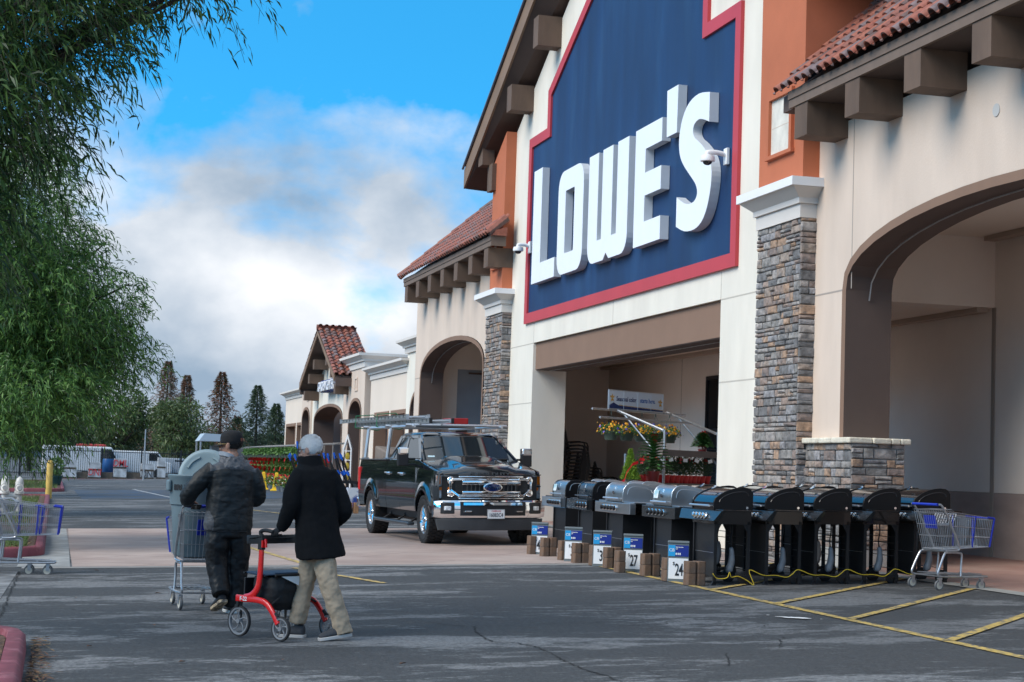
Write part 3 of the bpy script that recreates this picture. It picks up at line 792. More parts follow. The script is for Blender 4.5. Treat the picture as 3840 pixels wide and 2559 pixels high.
for (y0, y1, ya0, ya1, ze) in ((14.3, 25.06, 15.4, 24.0, 6.95), (45.72, 56.38, 46.7, 55.42, 7.0)):
    mw, pts = arch_wall(y0, y1, ya0, ya1, 4.36, 5.42, ze)
    sp(mw, 'wing_wall', M_['beige'])
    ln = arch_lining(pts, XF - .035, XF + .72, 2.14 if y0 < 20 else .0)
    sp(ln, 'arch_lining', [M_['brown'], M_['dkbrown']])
    cable = MB(); cable.tube([(XF + .34, p[0] + (.15 if i < 9 else -.15), p[1] - .15) for i, p in enumerate(pts)], .012, 5)
    sp(cable, 'conduit', M_['steel'])
    js = MB()
    yj = 23.76 if y0 < 20 else 46.3
    js.box((XF - .003, yj - .012, 4.37), (XF, yj + .012, ze)); js.box((XF - .003, ya1 + .02 if y0 < 20 else ya1 + .02, 4.36), (XF, y1 - .02, 4.385))
    sp(js, 'panel_joint', mat('joint_sealant_beige', (.36, .31, .27), .9))
    # eave: soffit, two-step fascia, corbels
    zE = 7.2 if y0 < 20 else 7.29
    ya, yb = (13.6, 24.62) if y0 < 20 else (43.6, 55.3)
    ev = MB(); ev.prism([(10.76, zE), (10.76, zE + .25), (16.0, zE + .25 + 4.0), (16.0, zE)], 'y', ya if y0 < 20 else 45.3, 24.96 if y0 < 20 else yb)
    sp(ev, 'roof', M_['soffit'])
    fs_ = MB(); fs_.box((10.70, ya, zE), (10.755, yb, zE + .13)); fs_.box((10.68, ya, zE + .133), (10.755, yb, zE + .26))
    fs_.box((10.756, yb - .05, zE), (16 if y0 > 20 else 11.1, yb, zE + .25))
    if y0 > 20: fs_.box((10.756, ya, zE), (11.1, ya + .05, zE + .25))
    sp(fs_, 'fascia', mat('eave_fascia', (.17, .12, .09), .7, var=.1, vscale=3))
    ycs = [24.2, 22.44, 20.64, 18.86, 17.08, 15.3] if y0 < 20 else [43.95 + .25 + i * 1.79 for i in range(7)]
    for yc in ycs:
        w2 = .23
        sp(MB().box((10.72, yc - w2, zE - .51), (XF if not (24 < yc < 24.6 or yc > 55 or yc < 45) else XF, yc + w2, zE - .003)), 'corbel', M_['timber'])
    # tiles on the wing roof, eave runs along Y
    pr = math.tan(R(49))
    slv = Vector((1, 0, .93)).normalized()
    if y0 < 20:
        t_ = tiles('t', (10.62, 13.5, zE + .28), (0, 1, 0), slv, 44, 14, keep=lambda c, i, j: c.y < 24.9 or c.x < 11.1)
    else:
        t_ = tiles('t', (10.62, 43.5, zE + .28), (0, 1, 0), slv, 46, 14, keep=lambda c, i, j: (c.y > 45.35 or c.x < 11.05) and c.y < 55.6 - (c.x - 10.6) * 1.0)
        hp = MB()
        for q in range(13):
            a = Vector((10.6, 55.6, zE + .36)) + Vector((1, -1.0, .93)) * (.36 * q); b = a + Vector((1, -1.0, .93)) * .40
            hp.tube([a, b], [.12, .09], 8)
        sp(hp, 'ridge_tiles', M_['tile'], smooth='auto')
        er = MB(); er.prism([(10.7, zE + .26), (11.1, zE + .26), (11.1, zE + .5), (10.8, zE + .4)], 'y', 43.5, 43.62); er.tube([(10.62, 43.62, zE + .33), (11.1, 43.62, zE + .75)], .13, 8)
        sp(er, 'rake_tile', M_['tile'], smooth='auto')
    sp(t_, 'roof_tiles', M_['tile'], smooth='auto')
# dark band where the wing roof meets the tower
sp(MB().prism([(11.12, 7.55), (15.6, 11.7), (15.6, 12.05), (11.2, 7.95)], 'y', 24.96, 24.985), 'roof_edge_band', M_['black'])
# stone plinth with a limestone cap at the right arch jamb
pl = MB(); pl.box((11.32, 23.43, .3), (12.14, 24.98, 2.06), 1)
stone_face(pl, (11.32, 25.06, 0), (0, -1, 0), .5, 2.06, 1.64, (-1, 0, 0)); stone_face(pl, (11.3, 23.43, 0), (1, 0, 0), .5, 2.06, .84, (0, -1, 0))
pl.box((11.29, 23.40, -.1), (12.15, 25.07, .5), 2)
sp(pl, 'stone_plinth', [M_['stone'], M_['mortar'], M_['conc']])
cpm = MB(); y = 25.06
segs = [25.05, 24.75, 24.45, 24.0, 23.36]
for a, b in zip(segs[:-1], segs[1:]): cpm.box((11.22, b + .004, 2.06), (12.3 if b < 23.4 else 11.6, a, 2.14))
xs_ = [11.605, 11.9, 12.05, 12.22]
cpm.v = []; cpm.f = []; cpm.m = []
for a, b in zip(segs[:-1], segs[1:]): cpm.box((11.22, b + .003, 2.055), (11.6, a - .003, 2.14))
for a, b in zip(xs_[:-1], xs_[1:]): cpm.box((a, 23.34, 2.055), (b - .006, 25.0, 2.14))
sp(cpm, 'plinth_cap', M_['limest'], bevel=.02)
pl2 = MB(); pl2.box((11.36, 55.5, -.1), (12.4, 56.3, 1.0)); 
# inside of the portico: back wall, cross walls, ceilings
M_['inwall'] = mat('portico_wall', (.78, .70, .62), .88, var=.05, vscale=.8, bump=.002, bscale=80)
M_['dado'] = mat('portico_dado', (.36, .28, .245), .85, var=.12, vscale=2.0, stretch=(1, .6, 2))
XB = 14.95
bw = MB(); bw.box((XB, 9, 1.385), (XB + .3, 38.0, 7.2)); bw.box((XB, 38.9, -.2), (XB + .3, 46.5, 7.2)); bw.box((XB, 38.0, 3.87), (XB + .3, 38.9, 7.2)); bw.box((XB, 46.8, -.2), (XB + .3, 47.9, 7.2)); bw.box((XB, 55.4, -.2), (XB + .3, 57, 7.2)); bw.box((XB, 47.9, 4.6), (XB + .3, 55.4, 7.2))
sp(bw, 'portico_back_wall', M_['inwall'])
sp(MB().box((XB - .004, 9, -.2), (XB + .3, 25.74, 1.38)).box((XB - .004, 25.76, -.2), (XB + .3, 38.0, 1.38)), 'wall_dado', M_['dado'])
jn = MB(); jn.box((XB - .02, 25.70, 0), (XB - .001, 25.8, 4.44))
for y in (33.2, 40.6, 30.2): jn.box((XB - .003, y - .01, .3), (XB, y + .01, 4.44))
sp(jn, 'panel_joint', mat('joint_sealant_dim', (.30, .26, .22), .9))
cl_ = MB(); cl_.box((12.28, 26.3, 4.44), (XB - .001, 46.5, 4.7)); sp(cl_, 'portico_ceiling', mat('portico_ceiling_board', (.74, .65, .56), .85))
hd = MB(); hd.box((12.11, 25.75, 4.44), (XB - .001, 26.29, 6.2)); sp(hd, 'portico_header', M_['inwall'])
sp(MB().box((12.11, 9, 5.6), (XB - .001, 25.74, 6.2)), 'portico_ceiling', mat('portico_ceiling_board')); sp(MB().box((12.11, 46.81, 5.6), (XB - .001, 57, 6.2)), 'portico_ceiling', mat('portico_ceiling_board'))
tm = MB(); tm.box((XB - .30, 25.8, 4.36), (XB - .1, 46.4, 4.435)); tm.box((XB - .30, 9, 5.52), (XB - .1, 25.6, 5.595)); sp(tm, 'ceiling_trim', mat('ceiling_trim_paint', (.40, .32, .26), .8))
cw = MB(); cw.box((12.275, 46.51, -.2), (XB, 46.79, 7)); sp(cw, 'cross_wall', M_['inwall'])
for y in (26.66,): sp(MB().box((12.28, 26.3, -.2), (12.6, 26.64, 4.43)), 'pier', M_['inwall'])
# store entrance door in the back wall
dr = MB(); dr.box((XB + .02, 38.02, .2), (XB + .1, 38.88, 3.86), 0); dr.box((XB - .02, 38.0, .2), (XB + .02, 38.05, 3.86), 1); dr.box((XB - .02, 38.85, .2), (XB + .02, 38.9, 3.86), 1); dr.box((XB - .02, 38.05, 3.78), (XB + .02, 38.85, 3.86), 1); dr.box((XB - .02, 38.05, 2.5), (XB + .02, 38.85, 2.62), 1)
sp(dr, 'door', [M_['glass'], M_['black']])
# window behind the left arch, with mullions and a rolled down grille
wn = MB(); wn.box((XB + .1, 47.9, .1), (XB + .12, 55.4, 4.6), 0)
wd = sp(wn, 'window', mat('entrance_glass', (.10, .12, .14), .06, spec=.9))
mu = MB()
for y in (47.9, 49.8, 51.7, 53.6, 55.3): mu.box((XB - .02, y, .1), (XB + .09, y + .1, 4.6))
for z in (.1, 2.2, 3.4, 4.5): mu.box((XB, 47.9, z), (XB + .085, 55.4, z + .08))
mu.v = [(v[0] - P0.x, v[1] - P0.y, v[2] - P0.z) for v in mu.v]; mu.build('window_frame', M_['dkbrown'], wd)
# wing return wall behind the left wing's end and store body behind everything
bd = MB(); bd.box((XB + .31, 8, -.2), (60, 57, 8.6)); sp(bd, 'store_body', M_['beige'])
sp(MB().box((12.11, 56.0, -.2), (12.76, 56.37, 7.2)).box((12.76, 56.0, 4.75), (XB, 56.37, 7.2)), 'end_wall', M_['cream'])
ew = sp(MB().box((12.76, 56.1, 0), (XB, 56.14, 4.75)), 'end_window', mat('clouded_glazing', (.30, .36, .41), .18, spec=.8, var=.12, vscale=.8))
ef = MB(); ef.box((12.76, 56.02, 0), (13.15, 56.09, 3.0))
for z in (1.75, 2.15, 4.6): ef.box((13.15, 56.03, z), (XB, 56.09, z + .06))
for k in range(14): ef.box((13.2 + k * .13, 56.04, .1), (13.225 + k * .13, 56.08, 1.75))
ef.v = [(v[0] - P0.x, v[1] - P0.y, v[2] - P0.z) for v in ef.v]; ef.build('window_frame', M_['dkbrown'], ew)
# round vent and outlet
vt = MB(); vt.tube([(XF - .012, 19.65, 6.28), (XF, 19.65, 6.28)], .085, 16)
sp(vt, 'wall_vent', mat('vent_grey', (.5, .49, .47), .6))
# ---------------------------------------------------------------- garden centre
XG = 12.0
gard = thing('garden_center_building', 'lower cream building with a small tiled gable beyond the store', 'garden center building', (XG, 78, .25))
G0 = Vector((XG, 78, .25))
def gp(mb, name, m, **k):
    mb.v = [(v[0] - G0.x, v[1] - G0.y, v[2] - G0.z) for v in mb.v]
    return mb.build(name, m, k.pop('parent', gard), **k)
def cornice(y0, y1, zb, x0, zt_, dep=1.2, endy=True):
    m_ = MB(); h = zt_ - zb
    for e0, a, e1, b in ((.05, 0, .05, .42), (.12, .425, .12, .55), (.12, .55, .30, .80), (.34, .805, .34, 1.)):
        A = [(x0 - e0, y0 - e0), (x0 + dep, y0 - e0), (x0 + dep, y1 + e0), (x0 - e0, y1 + e0)]; B = [(x0 - e1, y0 - e1), (x0 + dep, y0 - e1), (x0 + dep, y1 + e1), (x0 - e1, y1 + e1)]
        m_.loft([[(*p, zb + a * h) for p in A], [(*p, zb + b * h) for p in B]])
    return m_
# white block next to the store
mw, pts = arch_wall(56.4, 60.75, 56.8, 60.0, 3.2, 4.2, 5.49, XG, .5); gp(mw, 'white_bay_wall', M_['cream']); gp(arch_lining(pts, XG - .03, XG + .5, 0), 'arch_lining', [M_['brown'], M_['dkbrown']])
gp(cornice(56.5, 60.95, 5.49, XG - .02, 5.95), 'cornice', M_['corn'])
# plain bays with square openings
def bay(y0, y1, wins, ztop, zc):
    mb = MB(); ys = [y0] + [v for w_2 in wins for v in w_2] + [y1]
    for i in range(0, len(ys), 2): mb.box((XG + .05, ys[i], -.2), (XG + .5, ys[i + 1], 3.53))
    mb.box((XG + .05, y0, 3.53), (XG + .5, y1, ztop)); gp(mb, 'bay_wall', M_['lbeige'])
    for a, b in wins:
        fr = MB(); fr.box((XG + .02, a, 3.38), (XG + .5, b, 3.53)); fr.box((XG + .02, a, -.1), (XG + .5, a + .1, 3.38)); fr.box((XG + .02, b - .1, -.1), (XG + .5, b, 3.38)); gp(fr, 'opening_frame', M_['brown'])
    gp(cornice(y0, y1, ztop, XG + .05, zc), 'cornice', M_['corn'])
bay(60.8, 68.3, ((60.95, 63.75), (64.2, 67.2)), 4.85, 5.32)
bay(87.0, 94.6, ((87.15, 89.65), (90.2, 94.0)), 4.83, 5.22)
# towers with narrow arches
for (a, b, ya, yb, zc0, zc1) in ((68.75, 74.0, 69.3, 72.4, 5.4, 5.95), (83.9, 87.0, 84.0, 86.7, 5.0, 5.1)):
    mw, pts = arch_wall(a, b, ya, yb, 3.45, 4.22, zc0, XG - .12, .6); gp(mw, 'tower_wall', M_['beige'])
    gp(arch_lining(pts, XG - .15, XG + .5, 0), 'arch_lining', [M_['brown'], M_['dkbrown']])
    if zc1 > 5.5: gp(cornice(a, b - .1, zc0, XG - .12, zc1, 3.), 'cornice', M_['corn'])
    yc = (a + b) / 2 - .6; fr = MB(); 
    for p, q in (((XG - .16, yc - .3, 4.55), (XG - .12, yc - .22, 5.05)), ((XG - .16, yc + .22, 4.55), (XG - .12, yc + .3, 5.05)), ((XG - .16, yc - .22, 4.99), (XG - .12, yc + .22, 5.05)), ((XG - .16, yc - .35, 4.5), (XG - .12, yc + .35, 4.55))): fr.box(p, q)
    gp(fr, 'niche_frame', M_['beige'])
mw, pts = arch_wall(74.0, 83.9, 74.65, 83.2, 3.45, 4.2, 4.6, XG - .02, .9); mw.prism([(74.0, 4.602), (83.9, 4.602), (83.9, 4.9), (79, 7.0), (74.0, 4.9)], 'x', XG - .02, XG + .88)
gp(mw, 'gable_wall', M_['cream']); gp(arch_lining(pts, XG - .05, XG + .92, 0), 'arch_lining', [M_['brown'], M_['dkbrown']])
GYC = 77.5
for s in (1, -1):
    yl = GYC + s * 5.35; z0, z1 = 4.98, 7.28
    rf = MB(); rf.add([(11.2, yl, z0), (11.2, GYC, z1), (12.9, GYC, z1), (12.9, yl, z0), (11.2, yl, z0 + .18), (11.2, GYC, z1 + .18), (12.9, GYC, z1 + .18), (12.9, yl, z0 + .18)], [(0, 1, 2, 3), (4, 7, 6, 5), (0, 4, 5, 1), (0, 3, 7, 4), (3, 2, 6, 7)])
    gp(rf, 'roof', M_['dkbrown'])
    fa = MB(); fa.add([(11.14, yl, z0 - .05), (11.14, GYC, z1 - .05), (11.14, GYC, z1 + .15), (11.14, yl, z0 + .25), (11.19, yl, z0 - .05), (11.19, GYC, z1 - .05), (11.19, GYC, z1 + .15), (11.19, yl, z0 + .25)], [(0, 1, 2, 3), (4, 7, 6, 5), (0, 4, 5, 1), (0, 3, 7, 4)])
    gp(fa, 'fascia', mat('fascia_board'))
    ln_ = math.hypot(5.35, 2.3); 
    t_ = tiles('t', (11.14, yl + s * .06, z0 + .22), (1, 0, 0), (0, -s * 5.35, 2.3), 6, int(ln_ / .36) + 1, pitch=.29, lift=.06); gp(t_, 'roof_tiles', M_['tile'], smooth='auto')
    gp(MB().box((11.21, yl - .15 * (s < 0) - .001, z0 - .25), (13.5, yl + .15 * (s > 0) + .001, z0 + .1)), 'eave_beam', M_['dkbrown'])
    for yy, zz in ((GYC + s * 1.9, 6.1), (GYC + s * 3.3, 5.5), (GYC + s * 4.6, 4.75)):
        gp(MB().box((11.3, yy - .22, zz - .32), (XG - .02, yy + .22, zz + .12)), 'outlooker_beam', M_['timber'])
rg = MB()
for q in range(4): rg.tube([(11.1 + q * .42, GYC, 7.56), (11.1 + q * .42 + .45, GYC, 7.56)], [.14, .11], 8)
gp(rg, 'ridge_tiles', M_['tile'], smooth='auto')
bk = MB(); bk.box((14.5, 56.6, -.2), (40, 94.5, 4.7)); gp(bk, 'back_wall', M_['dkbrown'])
gd = MB(); gd.box((13.4, 74.9, 0), (13.5, 77.5, 3.7)); gp(gd, 'gate', mat('dark_gate', (.02, .022, .025), .6))
sk = MB(); sk.prism([(62.2, 5.45), (66.3, 5.45), (65.4, 6.0), (63.0, 6.0)], 'x', 13.2, 16); gp(sk, 'skylight', mat('skylight_panel', (.20, .33, .38), .25))
gs = text_mesh(None, 'GARDEN CENTER', .62, M_['letter'], 'sign_lettering', gard, Matrix.Translation(-G0) @ frame((11.5, 76.6, 4.72), (0, -1, 0), (0, 0, 1)), ext=.05, xs=.92, bold=.0)
gs.data.materials[0] = mat('blue_edged_letter', (.78, .80, .84), .5)
gs2 = text_mesh(None, 'GARDEN CENTER', .62, mat('blue_return', (.01, .05, .25), .5), 'sign_return', gard, Matrix.Translation(-G0) @ frame((11.74, 76.62, 4.74), (0, -1, 0), (0, 0, 1)), ext=.17, xs=.92, bold=.05)
# ---------------------------------------------------------------- pickup truck
M_['paint'] = mat('black_car_paint', (.004, .007, .010), .12, coat=1., spec=.5)
M_['lamp'] = mat('headlamp_reflector', (.70, .72, .74), .25, .35, var=.5, vscale=22, coat=1., bump=.01, bscale=40)
M_['amber'] = mat('amber_lens', (.75, .20, .02), .2)
M_['taill'] = mat('red_lens', (.55, .01, .01), .15)
M_['grey'] = mat('grey_plastic', (.05, .052, .055), .6)
tilt = -math.atan(.025)
truck = thing('pickup_truck', 'black crew cab pickup truck with chrome grille and a ladder rack, parked across the crossing', 'pickup truck', (7.57, 30.06, gz(7.57)), rot=(0, tilt, R(2.9)))
WF, WR, AR = .93, 5.15, .53
def zbot(y):
    b = .56
    for c in (WF, WR):
        if abs(y - c) < AR: b = max(b, .43 + math.sqrt(AR * AR - (y - c) ** 2))
    return b
def ztop(y):
    if y < .16: return 1.20 + (y / .16) * .10
    if y < 1.5: return 1.30 + (y - .16) / 1.34 * .19
    if y < 3.86: return 1.50
    return 1.485
def wid(z, y=3):
    w0 = 1.005 - .055 * max(0, (z - 1.02) / .48) ** 2 - .05 * max(0, (.8 - z) / .3) ** 2
    if y < .45: w0 -= .11 * ((.45 - y) / .45) ** 2
    return w0
def flare(y, z):
    e = 0
    for c in (WF, WR):
        d = math.hypot(y - c, z - .43)
        if d < AR + .16: e = max(e, .045 * max(0, min(1, (AR + .16 - d) / .10)))
    return e
def side(y0, y1, s, ny, nz=14):
    mb = MB(); vs = []; fs = []
    ys = sorted(set([lerp(y0, y1, i / ny) for i in range(ny + 1)] + [v for c in (WF, WR) for v in [c - AR + AR * (1 - math.cos(math.pi * k / 16)) for k in range(17)] if y0 < v < y1]))
    for y in ys:
        a, b = zbot(y), ztop(y)
        for k in range(nz + 1):
            z = lerp(a, b, k / nz); vs.append((s * (wid(z, y) + flare(y, z)), y, z))
        vs.append((s * (wid(b, y) - .05), y, b + .012))
    n = nz + 2
    for i in range(len(ys) - 1):
        for k in range(n - 1): fs.append((i * n + k, i * n + k + 1, (i + 1) * n + k + 1, (i + 1) * n + k))
    # return lip along the lower edge
    o = len(vs)
    for i in range(len(ys)): vs.append((vs[i * n][0] - s * .10, ys[i], vs[i * n][2] + .005))
    for i in range(len(ys) - 1): fs.append((i * n, (i + 1) * n, o + i + 1, o + i))
    mb.add(vs, fs); return mb
gap = .009
for s in (-1, 1):
    side(.10, 1.66, s, 26).build('fender', M_['paint'], truck, smooth='auto', angle=50)
    for a, b, nm in ((1.66 + gap, 2.78, 'front'), (2.78 + gap, 3.86, 'rear')):
        d = side(a, b, s, 12); do = d.build('door', M_['paint'], truck, smooth='auto', angle=50)
        h = MB(); yb = b - .14; h.tube([(s * .99, yb - .11, 1.24), (s * 1.035, yb - .09, 1.245), (s * 1.035, yb + .09, 1.245), (s * .99, yb + .11, 1.24)], .018, 8); h.cbox((s * .997, yb, 1.235), (.012, .2, .06))
        h.build('handle', M_['chrome'], do, smooth='auto')
    side(3.86 + .02, 6.32, s, 30).build('bed_side', M_['paint'], truck, smooth='auto', angle=50)
    # dark fender liners
    for c in (WF, WR):
        ln = MB(); P_ = arc(c, .43, AR + .015, AR + .015, -12, 192, 18); vs = [(s * .93, y, z) for y, z in P_] + [(s * .55, y, z) for y, z in P_]; k = len(P_)
        ln.add(vs, [(i, i + 1, i + 1 + k, i + k) for i in range(k - 1)] + [tuple(range(k, 2 * k))]); ln.build('wheel_well', M_['black'], truck)
    rl = MB(); rl.box((s * .955 - .05, 3.9, 1.485), (s * .955 + .05, 6.3, 1.51)); rl.build('bed_rail', M_['grey'], truck, bevel=.01)
    st = MB(); st.box((s * 1.06 - .07, 1.62, .30), (s * 1.06 + .07, 4.45, .36)); 
    so_ = st.build('running_board', mat('step_metal', (.10, .12, .14), .3, .7), truck, bevel=.02)
    br = MB()
    for y in (2.0, 3.0, 4.1): br.tube([(s * .75, y, .55), (s * .85, y, .42), (s * 1.0, y, .33)], .02, 6)
    br.build('step_bracket', M_['black'], truck)
# underbody
ub = MB(); ub.box((-.82, 1.5, .42), (.82, 4.5, .62)); ub.box((-.6, .5, .35), (.6, 1.5, .9)); ub.box((-.9, 4.5, .60), (.9, 6.25, .72)); ub.tube([(-.95, WF, .43), (.95, WF, .43)], .06, 8); ub.tube([(-.95, WR, .43), (.95, WR, .43)], .07, 8); ub.ell((0, WR, .4), (.2, .2, .16))
ub.tube([(-.6, 3.0, .38), (-.62, 5.6, .42), (-.85, 6.1, .42)], .05, 8)
ub.build('chassis', M_['black'], truck)
# inner cab filler, cowl and firewall
cf = MB(); cf.box((-.93, 1.3, .6), (.93, 3.84, 1.28)); cf.build('cab_floor', M_['black'], truck)
hd_ = MB(); vs = []; fs = []; NX = 24; NY = 16
for j in range(NY + 1):
    t = j / NY; y = lerp(.10, 1.52, t)
    for i in range(NX + 1):
        u = -1 + 2 * i / NX; x = u * .905
        if y < .45: x *= 1 - .11 * ((.45 - y) / .45) ** 2
        z = ztop(y) + .012 + .045 * (1 - u * u) + .035 * max(0, min(1, (.62 - abs(u)) / .12)) * min(1, t * 5)
        if t < .12: z -= .05 * (1 - t / .12) ** 2
        vs.append((x, y, z))
for j in range(NY):
    for i in range(NX): fs.append((j * (NX + 1) + i, j * (NX + 1) + i + 1, (j + 1) * (NX + 1) + i + 1, (j + 1) * (NX + 1) + i))
o = len(vs)
for i in range(NX + 1): vs.append((vs[i][0], .085, 1.215))
for i in range(NX): fs.append((i, i + 1, o + i + 1, o + i))
hd_.add(vs, fs); hood = hd_.build('hood', M_['paint'], truck, smooth='auto', angle=55)
text_mesh(None, 'SUPER DUTY', .085, M_['grey'], 'hood_lettering', hood, frame((0, .087, 1.235), (1, 0, 0), (0, .1, 1)), ext=.006, xs=1.5, bold=.003)
# greenhouse
def gh(z):      # half width and y extents at height
    t = (z - 1.5) / .47
    return lerp(.93, .735, t), lerp(1.42, 2.22, t), lerp(3.86, 3.72, t)
rings = []
for z in (1.49, 1.97, 2.015, 2.035):
    w0, a, b = gh(min(z, 1.97))
    if z > 1.97: k = {2.015: .05, 2.035: .17}[z]; w0 -= k; a += k * 1.6; b -= k
    r_ = .07; rings.append([Vector((x, y, z)) for x, y in [(-w0 + r_, a - .03), (w0 - r_, a - .03), (w0, a + r_), (w0, (a + b) / 2), (w0, b - r_), (w0 - r_, b), (-w0 + r_, b), (-w0, b - r_), (-w0, (a + b) / 2), (-w0, a + r_)]])
rings_r = rings[1:]
rm = MB(); rm.loft(rings_r); roof = rm.build('roof', M_['paint'], truck, smooth='auto', angle=50, bevel=.01)
# pillars and glass
def gp_(z, u, sidex):   # point on side plane: u along y fraction
    w0, a, b = gh(z); return Vector((sidex * w0, lerp(a, b, u), z))
ws = MB(); w0, a, b = gh(1.49); w1, a1, b1 = gh(1.975)
def wsp(u, v, off=0):   # windshield surface u -1..1, v 0..1
    w_h = lerp(w0, w1, v); y = lerp(a, a1, v) - .07 * (1 - u * u) * (1 - .4 * v) + .03 * abs(u) ** 3
    return Vector((u * w_h, y - off, lerp(1.49, 1.975, v)))
N = 14; vs = [wsp(-.93 + 1.86 * i / N, v_) for v_ in (0.03, .35, .65, .93) for i in range(N + 1)]
ws.add(vs, [(j * (N + 1) + i, j * (N + 1) + i + 1, (j + 1) * (N + 1) + i + 1, (j + 1) * (N + 1) + i) for j in range(3) for i in range(N)])
wo_ = ws.build('windshield', M_['glass'], truck, smooth=True)
fr = MB()
for s in (-1, 1): fr.loft([[wsp(s * .93, v_, .004), wsp(s * 1.0, v_, .004), wsp(s * 1.0, v_, -.06), wsp(s * .93, v_, -.06)] for v_ in (0, .33, .66, 1)])
fr.loft([[wsp(-1 + 2 * i / N, .92, .004), wsp(-1 + 2 * i / N, 1.02, .004), wsp(-1 + 2 * i / N, 1.02, -.05), wsp(-1 + 2 * i / N, .92, -.05)] for i in range(N + 1)])
fr.build('windshield_frame', M_['paint'], truck, smooth='auto')
cw_ = MB(); cw_.loft([[wsp(-1 + 2 * i / N, -.04, .05), wsp(-1 + 2 * i / N, .035, .004), wsp(-1 + 2 * i / N, .0, -.05)] for i in range(N + 1)]); cw_.build('cowl', M_['black'], truck)
wp = MB()
wp.tube([wsp(-.75, .01, .02), wsp(-.3, .06, .02), wsp(.10, .07, .02)], .011, 6); wp.tube([wsp(.05, .01, .02), wsp(.4, .07, .02), wsp(.80, .08, .02)], .011, 6); wp.build('wiper', M_['black'], truck)
sk_ = MB(); sk_.add([wsp(-.86, .14, .006), wsp(-.72, .14, .006), wsp(-.72, .20, .006), wsp(-.86, .20, .006)], [(0, 1, 2, 3)]); sk_.build('permit_sticker', mat('pale_sticker', (.45, .6, .65), .5), wo_)
vi = MB(); vi.add([wsp(.50, .12, -.03), wsp(.88, .12, -.03), wsp(.82, .85, -.03), wsp(.42, .88, -.03)], [(0, 1, 2, 3)])
for s in (-1, 1):
    # side glass panes (front door, rear door) and frames between them
    def P(u, v, off=0): q = gp_(lerp(1.505, 1.965, v), u, s); q.x += s * off; return q
    panes = (((.04, .05), (.52, .05), (.52, .90), (.12, .90)), ((.57, .05), (.93, .05), (.90, .88), (.57, .90)))
    for pn in panes:
        m_ = MB(); m_.add([P(u, v, -.006) for u, v in pn], [(0, 1, 2, 3)]); m_.build('side_window', M_['glass'], truck)
    def bar(p, q, wd_):
        a_, b_ = Vector(p), Vector(q); m = MB()
        return a_, b_, wd_
    f_ = MB()
    def strip(u0, v0, u1, v1, e0, e1):
        f_.loft([[P(u0, v0, .004), P(u0 + e0, v0 + e1, .004), P(u0 + e0, v0 + e1, -.03), P(u0, v0, -.03)], [P(u1, v1, .004), P(u1 + e0, v1 + e1, .004), P(u1 + e0, v1 + e1, -.03), P(u1, v1, -.03)]])
    strip(-.03, 0, -.0, 1., .07, 0) if False else None
    f_.loft([[P(-.01, 0, .004), P(.05, 0, .004), P(.05, 0, -.03), P(-.01, 0, -.03)], [P(-.01, 1, .004), P(.12, 1, .004), P(.12, 1, -.03), P(-.01, 1, -.03)]])
    strip(.515, 0, .515, 1, .06, 0); strip(.90, 0, .885, 1, .11, 0); strip(0, -.04, 1, -.04, 0, .10); strip(.02, .89, 1, .89, 0, .13)
    f_.build('window_frame', M_['paint'], truck, smooth='auto')
    tr_ = MB(); tr_.tube([P(.0, .05, .008), P(1, .05, .008)], .008, 6); tr_.build('belt_trim', M_['chrome'], truck)
    # towing mirror
    mm = MB(); mm.box((s * .95, 1.74, 1.50), (s * 1.17, 1.80, 1.54)); mm.box((s * .95, 1.74, 1.40), (s * 1.17, 1.80, 1.435)); mm.cbox((s * 1.20, 1.74, 1.56), (.20, .13, .34)); 
    mo = mm.build('side_mirror', M_['black'], truck, bevel=.03, seg=3)
    mc = MB(); mc.cbox((s * 1.20, 1.715, 1.665), (.205, .12, .14)); mc.build('mirror_cap', M_['chrome'], mo, bevel=.035, seg=3)
rg_ = MB(); w3, a3, b3 = gh(1.8); rg_.add([(-.85, 3.855, 1.5), (.85, 3.855, 1.5), (.72, 3.73, 1.95), (-.72, 3.73, 1.95)], [(0, 1, 2, 3)]); rg_.build('rear_window', M_['glass'], truck)
rr_ = MB(); rr_.box((-.95, 3.80, .9), (.95, 3.87, 1.5)); rr_.build('cab_back', M_['paint'], truck)
bd_ = MB(); bd_.box((-.92, 3.9, .9), (.92, 6.25, .95)); bd_.box((-.93, 3.89, .95), (.93, 3.93, 1.48)); bd_.box((-.95, 3.9, .9), (-.90, 6.3, 1.48)); bd_.box((.90, 3.9, .9), (.95, 6.3, 1.48)); bd_.build('cargo_bed', M_['grey'], truck)
tg = MB(); tg.box((-.93, 6.27, .78), (.93, 6.34, 1.49)); tg.build('tailgate', M_['paint'], truck, bevel=.015)
for s in (-1, 1):
    tl = MB(); tl.box((s * .90, 6.18, .86), (s * 1.012, 6.355, 1.34)); tl.build('tail_light', M_['taill'], truck, bevel=.015)
rbm = MB(); rbm.box((-1., 6.34, .50), (1., 6.52, .70)); rbm.build('rear_bumper', M_['chrome'], truck, bevel=.03)
